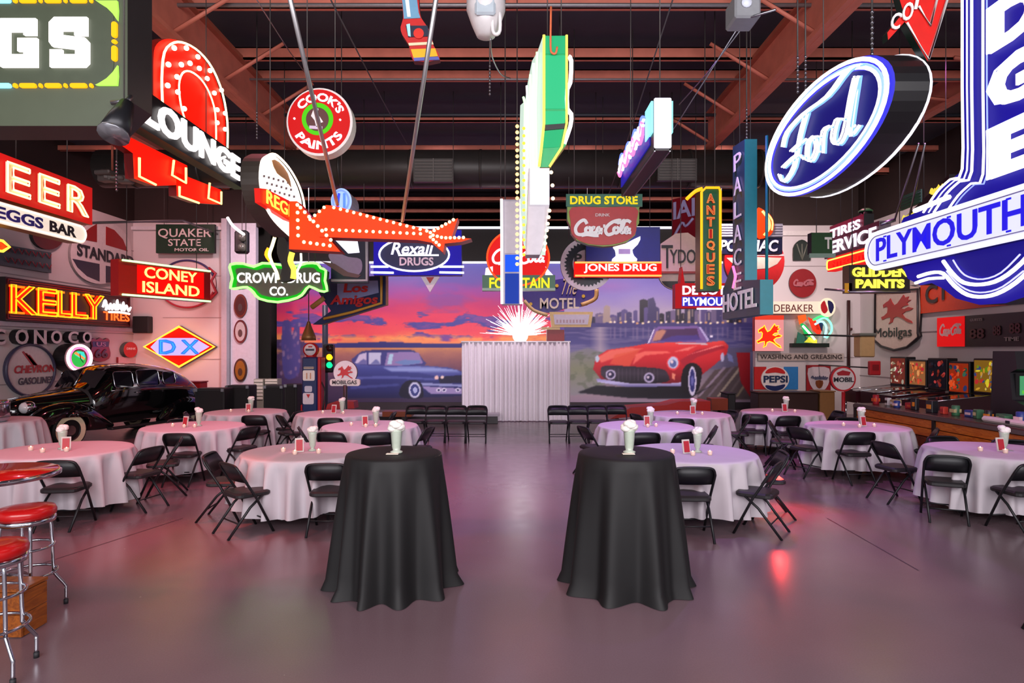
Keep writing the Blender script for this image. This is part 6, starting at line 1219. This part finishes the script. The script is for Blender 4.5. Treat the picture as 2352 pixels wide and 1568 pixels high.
def pump():
    Y = 14.6; a, b = P(690, 820, Y), P(735, 948, Y); xm, w_ = (a.x + b.x) / 2 - .02, .36; t = thing('fuel_pump', 'tall vintage blue and red fuel pump with a round white globe', 'fuel pump', (xm, Y, 0)); NB = pm('#14285c'); RB = pm('#b81418')
    m = MB(); m.box((xm, Y + .2, a.z / 2), (w_, .36, a.z), NB, bev=.03); m.mk('body', t); m = MB(); m.box((xm + w_ / 2 + .04, Y + .2, a.z / 2), (.08, .36, a.z), RB, bev=.02); m.mk('side_panel', t); m = MB(); m.box((xm - w_ / 2 - .03, Y + .25, .35), (.06, .3, .7), RB, bev=.02); m.mk('side_panel', t); m = MB(); m.box((xm, Y + .15, .06), (.62, .6, .12), RB, bev=.02); m.mk('plinth', t)
    F = front(Y + .02)
    for nm, l, t_, r, b_, h in (('price_window', 696, 850, 723, 874, '#e8e4dc'), ('meter_window', 700, 886, 717, 900, '#c8c8d8'), ('brand_shield', 696, 902, 721, 928, '#d8d0d8'), ('name_strip', 697, 842, 722, 847, '#c8b8a8')): m = MB(); m.prism(F, F.pts(rrect(l, t_, r, b_, 3, 2)), 0, .015, pm(h)); m.mk(nm, t)
    m = MB(); m.prism(F, F.pts([(704, 905), (713, 905), (709, 914)][::-1]), .015, .022, pm('#c01820')); m.mk('red_mark', t)
    for k in range(2): m = MB(); text(m, '11', F, (*F.at(704 + k * 0, 870), *F.at(715, 856)), pm('#c88a60'), .016, .004); m.mk('digits', t); break
    c = P(709, 803, Y); m = MB(); m.lathe([(.02, -.02), (.12, 0), (.12, .04)], RB, c=(c.x, Y + .2, a.z), n=16); m.mk('collar', t)
    m = MB(); n_ = 28
    for r0, y, mat in ((.165, 0, RB), (.135, -.012, pm('#e8e0e4'))): m.tube([(c.x, Y + .1 + y, c.z), (c.x, Y + .26 - y, c.z)], r0, mat, n_)
    m.mk('globe', t); m = MB(); m.box((c.x, Y + .085, c.z), (.2, .01, .05), pm('#3a3048')); m.box((c.x + .01, Y + .085, c.z + .07), (.09, .01, .03), pm('#c01820')); m.mk('globe_emblem', t)
    m = MB(); m.tube(spl([(xm + .24, Y + .1, 1.25), (xm + .36, Y, 1.0), (xm + .30, Y - .02, .5), (xm + .24, Y + .05, .35)], 4), .018, pm('#1a1a1c'), 6); m.mk('hose', t)
    t2 = thing('brass_dome_lamp', 'brown dome-shaped brass lamp hanging above the fuel pump globe', 'lamp', P(710, 775, 15)); c = P(709, 762, 15); m = MB(); m.lathe([(.17, -.2), (.16, -.1), (.12, .0), (.08, .1), (.03, .25)], mt('#8a6238', .4, .5), c=c, n=20); m.mk('shade', t2); m = MB(); m.tube([(c.x, 15, c.z + .2), (c.x, 15, 7.34)], .012, STEEL, 6); m.mk('hanger_rod', t2)
pump()
def signal():
    Y = 15.4; c = P(756, 0, Y).x; px_ = P(744, 0, Y).x; t = thing('traffic_light', 'traffic light on a grey pole with lit amber and green lenses', 'traffic light', (px_, Y, 0)); m = MB(); m.tube([(px_, Y + .1, 0), (px_, Y + .1, P(0, 700, Y).z)], .07, pm('#50546a'), 10); m.mk('pole', t)
    za, zb = P(0, 790, Y).z, P(0, 855, Y).z; m = MB(); m.box((c, Y, (za + zb) / 2), (.24, .22, za - zb), pm('#14181a'), bev=.03); m.mk('housing', t)
    for y, mm in ((800, pm('#3a1010')), (820, neon('#ff9a10', 4)), (838, neon('#10d080', 2.2))): p = P(757, y, Y - .12); m = MB(); m.tube([p, p + Vector((0, -.02, 0))], .075, mm, 14); m.mk('lens', t); m = MB(); m.tube([(p.x + .09 * math.cos(R(q)), p.y - .05, p.z + .09 * math.sin(R(q))) for q in range(10, 175, 20)], .012, pm('#14181a'), 4); m.mk('visor', t)
signal()
F = front(13.2); a = P(793, 0, 13.2)
s = Sign('curb_horse_sign', 'round white curb sign with a red winged horse on a white name bar', F, ell(793, 855, 27, 27, 32), .08, pm('#e4dce0'), pm('#303040')); pegasus(s, (775, 838, 812, 870), pm('#c02028'))
m = MB(); m.prism(F, F.pts(rrect(758, 870, 827, 886, 5, 3)), -.06, .02, pm('#dcd0cc')); m.mk('name_bar', s.t); s.text('MOBILGAS', s.box(764, 873, 820, 882), pm('#3a3038'), d=.024); m = MB(); m.tube([(a.x, 13.2, .05), (a.x, 13.2, P(0, 884, 13.2).z)], .045, pm('#26282a'), 10); m.mk('post', s.t); m = MB(); m.lathe([(.3, 0), (.28, .05), (.06, .1)], pm('#26282a'), c=(a.x, 13.2, 0), n=20); m.mk('base', s.t)
def low(name, lb, cat, pts, Y, dp, h, dk='#1c1414'):
    t = thing(name, lb, cat, (P(pts[0][0], 0, Y).x, Y, 0)); F = front(Y); uv = F.pts(pts); m = MB(); m.prism(F, uv, -dp, 0, pm(h, rough=.35)); m.mk('body', t); vs = [v for u, v in uv]; us = [u for u, v in uv]
    for x in (min(us) + .2, max(us) - .2): m = MB(); m.box((x, Y + dp / 2, max(.02, min(vs)) / 2), (.1, dp * .8, max(.04, min(vs))), pm(dk)); m.mk('support', t)
    return t
low('red_boat_ride', 'long low red wooden boat-like ride in front of the red car painting', 'ride', [(1400, 962), (1432, 945), (1448, 936), (1530, 930), (1560, 922), (1632, 921), (1632, 944), (1520, 952), (1440, 958)][::-1], 15.5, .8, '#a81408')
low('red_ottoman', 'low red rounded ottoman by the curb sign', 'seat', [(748, 940), (752, 928), (772, 921), (812, 922), (814, 938)][::-1], 14.2, .4, '#a00c14')
low('orange_bench', 'low orange wooden bench beside the chair row on the blue car side', 'bench', rect(878, 945, 945, 957), 15.8, .4, '#8a3c18')
low('orange_bench', 'low orange wooden bench at the end of the red boat ride', 'bench', rect(1634, 915, 1672, 942), 16.2, .4, '#7a2c14')
t = thing('platform_edge', 'thin pale stage edge strip along the foot of the blue car painting', 'stage strip', (P(905, 0, 17).x, 17, 0)); m = MB(); a, b = P(880, 938, 17), P(1062, 944, 17); m.box(((a.x + b.x) / 2, 17, .24), (b.x - a.x + 2, .5, .06), pm('#a89cac')); m.mk('deck', t); m = MB(); m.box(((a.x + b.x) / 2, 17.05, .11), (b.x - a.x + 1.9, .4, .2), pm('#2a2028')); m.mk('riser', t)
t = thing('starburst_lamp', 'spiky white fibre-optic lamp glowing on a stand behind the white curtain', 'lamp', (P(1195, 0, 17.9).x, 17.9, 0)); c = P(1195, 770, 17.9); m = MB(); rr = random.Random(3)
for k in range(190):
    a = rr.uniform(0, math.pi); e = rr.uniform(-.9, .9); L_ = rr.uniform(.45, 1.0) * (1 if k % 3 else 1.15); d_ = Vector((math.cos(a) * math.cos(e), math.sin(e) * .8, math.sin(a) * math.cos(e))); m.tube([c, c + d_ * L_], .012, neon('#ffe8f0', 3.5), 3, taper=[1, .25])
m.mk('fibre_spray', t)['kind'] = 'stuff'
m = MB(); m.ball(c, .22, neon('#ffffff', 6), 14, 8); m.mk('core', t); m = MB(); m.tube([(c.x, 17.9, 0), (c.x, 17.9, c.z)], .05, STEEL, 8); m.mk('stand', t)
# ================================================================ drinks counter and games
def counter():
    xw = 6.92; t = thing('bar_counter', 'long wooden bar counter running along the games side with a dark top', 'counter', (xw + .3, 9.2, 0)); WD = wood_mat('#b8521a', '#e07a2a'); WL = wood_mat('#a06a28', '#c89048'); y0, y1 = 5.6, 12.7
    m = MB(); m.box((xw + .28, (y0 + y1) / 2, .885), (.66, y1 - y0, .05), mt('#3a2a28', .3), bev=.015); m.mk('worktop', t); m = MB(); m.box((xw - .045, (y0 + y1) / 2, .86), (.03, y1 - y0, .06), mt('#6a605c', .35, .6)); m.mk('edge_trim', t)
    m = MB(); m.box((xw + .3, (y0 + y1) / 2, .43), (.5, y1 - y0 - .05, .86), mt('#2a1408', .6)); m.mk('carcass', t)
    n = 3
    for k in range(n):
        a, b = y0 + (y1 - y0) * k / n + .03, y0 + (y1 - y0) * (k + 1) / n - .03
        for z, hgt in ((.745, .135), (.60, .13)): m = MB(); m.box((xw + .02, (a + b) / 2, z), (.05, b - a, hgt), WD, bev=.006); m.mk('plank', t)
        m = MB(); m.box((xw - .01, b + .03, .70), (.05, .06, .26), mt('#17110f', .5)); m.mk('bracket', t); m = MB(); m.box((xw + .0, b - .12, .27), (.08, .26, .50), WL, bev=.01); m.mk('corner_post', t)
        for q in range(5): m = MB(); ya = a + (b - a - .28) * (q + .5) / 5; m.box((xw + .03, ya, .27), (.04, (b - a - .28) / 5 - .012, .50), wood_mat('#5c240c', '#843814'), bev=.005); m.mk('plank', t)
counter()
cols = ['#b8a878', '#c04030', '#d8801c', '#2a3c80', '#d8d4d4', '#a01c28', '#3a6a48', '#e0c0c0', '#1c1c20', '#d05020']
rr = random.Random(12)
desc = ['squat', 'narrow', 'tall', 'small', 'wide']; cn = ['tan', 'red', 'orange', 'navy', 'white', 'maroon', 'green', 'pink', 'black', 'rust']
prev = None
for k in range(18):
    y = 12.4 - k * .235; w_ = rr.uniform(.08, .15); h = rr.uniform(.10, .22); ci = rr.randrange(10); px_ = CX + 6.3 * FP / y
    t = thing('toy_tin', '%s %s toy tin on the counter top, %s in the line from its far end' % (desc[k % 5], cn[ci], ['first', 'second', 'third', 'fourth', 'fifth', 'sixth', 'seventh', 'eighth', 'ninth', 'tenth', 'eleventh', 'twelfth', 'thirteenth', 'fourteenth', 'fifteenth', 'sixteenth', 'seventeenth', 'eighteenth'][k]), 'tin', (7.2 + rr.uniform(-.08, .12), y, .91), group='toys and tins along the counter')
    x = t.location.x; m = MB()
    if k % 3 == 0: m.lathe([(w_ * .45, 0), (w_ * .5, .01), (w_ * .5, h), (w_ * .4, h + .01)], pm(cols[ci]), c=(x, y, .91), n=14)
    else: m.box((x, y, .91 + h / 2), (w_, w_ * 1.3, h), pm(cols[ci]), rot=rr.uniform(-.3, .3), bev=.01)
    m.mk('tin_body', t); m = MB(); m.box((x - .004, y, .91 + h * .5), (w_ * 1.03, w_ * .9, h * .35), pm(cols[(ci + 4) % 10])); m.mk('label_band', t)
t = thing('toy_guitar', 'cream toy instrument with black dot lying on the counter', 'toy', (7.05, 8.95, .91)); m = MB(); m.box((7.05, 8.95, .955), (.12, .95, .085), pm('#d8ccc8'), bev=.03); m.mk('body', t); m = MB(); m.box((6.985, 8.9, .96), (.012, .07, .04), DKS); m.mk('dot', t); m = MB(); m.ball((7.05, 8.32, 1.0), .09, pm('#b01c20'), 12, 8); m.mk('red_knob', t)
def pinball(px, Yb, w_, yt, yb_, seed, lb, colsq):
    xb = 10.05; Y = xb * FP / (px - CX); za = CH - (yt - CY) * Y / FP; zb = CH - (yb_ - CY) * Y / FP; w_ = .68; t = thing('pinball_machine', lb, 'pinball machine', (xb - .3, Y, 0), group='pinball machines along the wall')
    m = MB(); m.box((xb + .13, Y, (za + zb) / 2), (.26, w_, za - zb), pm('#121214'), bev=.015); m.mk('backbox', t)
    F = sideR(xb - .004); u0, v0, u1, v1 = -Y - w_ / 2 + .04, zb + .05, -Y + w_ / 2 - .04, za - .04; m = MB(); m.prism(F, rect(u0, v0, u1, v1), -.003, .002, neon(colsq[-1], .22)); r_ = random.Random(seed)
    for k in range(34):
        cu, cv = u0 + (u1 - u0) * r_.uniform(.08, .92), v0 + (v1 - v0) * (r_.uniform(.08, .92)); e = ell(cu, cv, r_.uniform(.02, .08), r_.uniform(.015, .06), 7, rot=r_.uniform(0, 90)); m.prism(F, e, None, .004 + k * .0005, neon(colsq[k % len(colsq)], .7 if k % 3 else .3))
    m.mk('backglass', t)
    m = MB(); q = [(xb, Y - w_ / 2 * .84, zb), (xb, Y + w_ / 2 * .84, zb), (xb - 1.25, Y + w_ / 2 * .84, zb - .13), (xb - 1.25, Y - w_ / 2 * .84, zb - .13)]; q2 = [(p[0], p[1], p[2] - (.42 if p[0] > xb - .5 else .3)) for p in q]; m.add(q + q2, [(0, 1, 2, 3), (7, 6, 5, 4), (0, 4, 5, 1), (1, 5, 6, 2), (2, 6, 7, 3), (3, 7, 4, 0)], pm('#3a1820', rough=.25)); m.mk('playfield_cabinet', t)
    m = MB(); q3 = [(p[0], p[1] + (.03 if p[1] < Y else -.03), p[2] + .006) for p in q]; m.add(q3, [(0, 1, 2, 3)], mt('#2a2430', .08)); m.mk('playfield_glass', t)
    for s_ in (-1, 1):
        m = MB(); m.tube([q[0] if s_ < 0 else q[1], q[3] if s_ < 0 else q[2]], .015, CHROME, 6); m.mk('side_rail', t)
        for xx_ in (xb - .1, xb - 1.2): m = MB(); m.tube([(xx_, Y + s_ * w_ / 2 * .8, zb - .4), (xx_, Y + s_ * w_ / 2 * .88, 0)], .02, CHROME, 6); m.mk('leg', t)
pinball(2062, 13.8, .50, 819, 885, 1, 'pinball machine with pale figures on its glass, at the far end of the row', ['#c8c0a0', '#a03040', '#e8e0c8', '#b05040']); pinball(2107, 13.1, .46, 826, 888, 2, 'pinball machine with an orange-red picture, second in the row', ['#e05030', '#f08040', '#c82838', '#f0a060']); pinball(2152, 12.5, .52, 822, 895, 3, 'pinball machine with a mostly dark glass and few red lights', ['#8a2c20', '#301820', '#c04040', '#20202c']); pinball(2202, 11.9, .50, 830, 905, 4, 'pinball machine with scattered red balls on its glass', ['#e03818', '#d86038', '#283868', '#3a6a50', '#f05020']); pinball(2262, 11.3, .50, 823, 905, 5, 'pinball machine with yellow-green lower picture', ['#98c820', '#e8d030', '#384878', '#f0d8c8', '#c03030', '#d8a030'])
def arcade():
    Y = 9.9; x = P(2372, 0, Y).x; t = thing('arcade_cabinet', 'black upright arcade cabinet with a lit screen at the picture edge', 'arcade cabinet', (x, Y, 0)); Fz = Fr((x - .36, 0, 0), (0, -1)); zt = P(0, 812, Y).z + .04
    m = MB(); m.prism(Fz, [(-Y - .45, 0), (-Y + .35, 0), (-Y + .35, 1.0), (-Y + .45, 1.08), (-Y + .05, 1.2), (-Y + .0, 1.62), (-Y + .14, 1.68), (-Y + .10, zt), (-Y - .35, zt)], -.72, 0, pm('#18181c')); m.mk('cabinet', t)
    m = MB(); m.box((x, Y - .03, 1.42), (.6, .03, .38), pm('#0c0c10')); m.mk('screen_bezel', t); m = MB(); m.box((x, Y - .05, 1.42), (.48, .012, .30), neon('#4a9868', .9)); rr2 = random.Random(2)
    for k in range(9): m.box((x + rr2.uniform(-.2, .2), Y - .058, 1.42 + rr2.uniform(-.12, .12)), (.07, .004, .05), neon(['#b0e0d0', '#60c040', '#5060b8', '#d89040'][k % 4], .9))
    m.mk('screen', t); m = MB(); m.box((x, Y - .1, 1.78), (.62, .02, .14), pm('#5a3a2c')); m.mk('marquee', t); m = MB(); m.box((x, Y - .38, 1.1), (.66, .28, .03), pm('#1c3a78'), tilt=R(14)); m.box((x - .1, Y - .38, 1.12), (.2, .2, .02), pm('#d88a18'), tilt=R(14)); m.mk('control_panel', t)
    for k in (-.2, .1): m = MB(); m.tube([(x + k, Y - .4, 1.11), (x + k, Y - .4, 1.19)], .008, CHROME, 6); m.ball((x + k, Y - .4, 1.2), .022, pm('#c01818'), 8, 5); m.mk('joystick', t)
arcade()
t = thing('popcorn_lantern', 'tan and glass box lantern mounted by the pipe on the wall', 'lantern', P(1984, 822, 16.5)); a, b = P(1968, 772, 16.5), P(2002, 820, 16.5); m = MB(); m.box(((a.x + b.x) / 2, 16.5, (a.z + b.z) / 2), (b.x - a.x, .35, a.z - b.z), pm('#a88c60'), bev=.03); m.mk('body', t); m = MB(); m.box(((a.x + b.x) / 2, 16.5, a.z + .04), (b.x - a.x + .06, .4, .08), pm('#5a6058'), bev=.02); m.mk('cap', t)
m = MB(); m.tube([((a.x + b.x) / 2, 16.6, a.z), ((a.x + b.x) / 2 - .3, 19, a.z + .1), ((a.x + b.x) / 2 - .3, YQ, a.z + .1)], .03, DKS, 6); m.mk('bracket_arm', t)
m = MB(); x = P(1946, 0, YQ).x; z0, z1 = P(0, 880, YQ).z, P(0, 690, YQ).z; m.tube([(x, YQ - .08, z0), (x, YQ - .08, z1)], .05, pm('#3a1c1c'), 8); zz = P(0, 756, YQ).z; m.tube([(x, YQ - .08, zz), (XR - .3, YQ - .08, zz)], .045, pm('#4a2020'), 8); tag(m.mk('wall_pipe'), 'dark red steam pipe with a side branch on the white wall by the rooster', 'pipe')
t = thing('red_fire_box', 'red square fire alarm box on the wall near the pinball machines', 'box', P(2010, 862, 16)); m = MB(); a = P(2008, 845, 16); m.box(a, (.28, .12, .36), pm('#a81c24'), bev=.02); m.mk('box_body', t); m = MB(); m.box(a + Vector((0, -.065, .02)), (.16, .01, .14), pm('#7a1018')); m.mk('door', t); m = MB(); m.tube([a, a + Vector((.2, 3.3, 0))], .02, DKS, 5); m.mk('conduit', t)
for k, (x0, x1, y0, h, nm, lb) in enumerate(((1742, 1880, 903, '#2a1410', 'storage_chest', 'dark brown storage chest under the bottle cap sign'), (1884, 1918, 900, '#7a5430', 'cardboard_box', 'tan cardboard box beside the dark chest'), (1672, 1690, 905, '#141014', 'stand_box', 'small black box at the end of the mural'))):
    Y = 17.2; a, b = P(x0, y0, Y), P(x1, y0, Y); t = thing(nm, lb, 'box', ((a.x + b.x) / 2, Y, 0)); m = MB(); m.box(((a.x + b.x) / 2, Y + .3, a.z / 2), (b.x - a.x, .6, a.z), pm(h), bev=.02); m.mk('box_body', t); m = MB(); m.box(((a.x + b.x) / 2, Y + .3, a.z + .015), (b.x - a.x + .03, .62, .03), pm(h)); m.mk('lid', t)
# ================================================================ ceiling fittings, cables, chains
t = thing('unit_heater', 'white rounded heater unit hanging high over the middle of the hall', 'heater', P(1115, 85, 6.2)); c = P(1116, 30, 6.2)
m = MB(); m.lathe([(.02, -.24), (.09, -.23), (.14, -.12), (.19, .02), (.19, .24), (.17, .26)], mt('#d8d4d4', .35), c=c, n=24); m.mk('casing', t)
m = MB(); m.box(c + Vector((0, -.15, -.02)), (.2, .05, .16), mt('#b8c4cc', .3), bev=.02); m.mk('front_plate', t); m = MB(); m.tube(spl([c + Vector((.07, -.1, -.1)), c + Vector((.07, -.1, -.22)), c + Vector((.1, -.1, -.26)), c + Vector((.14, -.1, -.22)), c + Vector((.14, -.1, -.05))], 3), .018, mt('#e8e4e4', .3), 6); m.mk('hook_pipe', t)
for x in (-.1, .1): m = MB(); m.tube([c + Vector((x, 0, .25)), (c.x + x, c.y, 7.3)], .01, STEEL, 6); m.mk('hanger_rod', t)
m = MB(); m.tube(spl([P(1127, 88, 6.2), P(1130, 130, 6.4), P(1150, 170, 7), P(1172, 180, 7.5)], 4), .008, STEEL, 5); m.mk('gas_hose', t)
t = thing('wall_projector', 'small grey projector box hung under the beam by the girder', 'projector', P(1703, 62, 6.4)); c = P(1706, 30, 6.4); m = MB(); m.box(c, (.26, .3, .24), mt('#8a8c90', .4), bev=.02); m.mk('casing', t); m = MB(); m.tube([c + Vector((-.02, -.15, .02)), c + Vector((-.02, -.17, .02))], .05, mt('#e8f0ff', .05), 12); m.mk('lens', t); m = MB(); m.tube([c, (c.x, c.y, 7.3)], .012, STEEL, 6); m.mk('hanger_rod', t)
m = MB(); m.tube([P(1690, 40, 6.4), P(1715, 42, 6.3), P(1782, 22, 6.1)], .012, STEEL, 5); m.mk('arm', t)
t = thing('ceiling_motor', 'grey jumble of a door motor hung below the beams beside the red arch', 'motor', P(258, 415, 12)); c = P(258, 405, 12)
for k in range(7): m = MB() if k == 0 else m; m.box(c + Vector((rr.uniform(-.35, .35), rr.uniform(-.1, .1), rr.uniform(-.1, .1))), (rr.uniform(.15, .35), .2, rr.uniform(.08, .2)), mt('#6a605c', .5, .3), rot=rr.uniform(-.4, .4), bev=.02)
m.mk('housing', t); m = MB(); m.tube([c, (c.x, c.y, 7.2)], .02, IRON2, 6); m.mk('hanger_rod', t)
for i, (a, ya, b, yb_) in enumerate((((1545, 0), 6.5, (1390, 470), 12), ((1735, 0), 6.8, (1440, 455), 9.5), ((760, 0), 6, (935, 330), 12), ((590, 0), 7.5, (710, 180), 12), ((1700, 70), 7.5, (1560, 240), 9))):
    p, q = P(*a, ya), P(*b, yb_); m = MB(); m.tube([p, p.lerp(q, .5) + Vector((0, 0, -.04)), q], .008, mt('#3a3438', .5) if i in (0, 2) else STEEL, 5)
    tag(m.mk('guy_wire'), ['dark cable slanting down to the drug store sign', 'thin steel wire slanting to the black neon box', 'dark cable slanting beside the bottle shaped sign', 'thin wire from the ceiling to the beam above the paint disc', 'short steel wire under the projector box'][i], 'cable')
for i, (px_, y0, y1, Y) in enumerate(((1832, 60, 215, 7.5), (2003, 0, 130, 6.0), (268, 350, 440, 9), (590, 235, 320, 10), (1125, 140, 220, 9), (1285, 190, 265, 10), (1715, 190, 320, 9), (1850, 130, 210, 7.7))):
    m = MB(); p = P(px_, y1, Y); m.tube([p, (p.x, p.y, 7.34)], .010, mt('#5a5654', .5, .5), 5); n_ = 9
    for k in range(n_): q = p + Vector((0, 0, (k + .5) * .05)); m.ball(q, .018, STEEL, 6, 4)
    tag(m.mk('hanging_chain'), 'steel chain and rod dropping from the roof, ' + ['over the blue oval sign', 'behind the red star sign', 'above the motor by the red arch', 'between the red arch and the paint disc', 'beside the green marquee', 'between the marquee and the neon box', 'over the teal blade sign', 'second over the blue oval sign'][i], 'chain', 'chains hanging from the roof')
m = MB(); m.tube([(XL, 12.9, P(206, 512, 13).z), P(206, 512, 13), P(420, 506, 17), (P(420, 506, 17).x, YP + .1, P(420, 506, 17).z)], .03, SP, 6); tag(m.mk('conduit_pipe'), 'grey conduit crossing under the roof behind the red letter sign', 'pipe')
m = MB(); a, b = P(2110, 330, 8.0), P(2055, 505, 9.0); m.tube([a, b], .014, STEEL, 6); m.tube([a + Vector((.08, 0, 0)), b + Vector((.2, 0, 0))], .014, STEEL, 6); m.tube([b, b + Vector((-.2, 0, -.06))], .03, STEEL, 6); tag(m.mk('support_strut'), 'pair of thin steel struts slanting down behind the blue oval sign', 'strut')
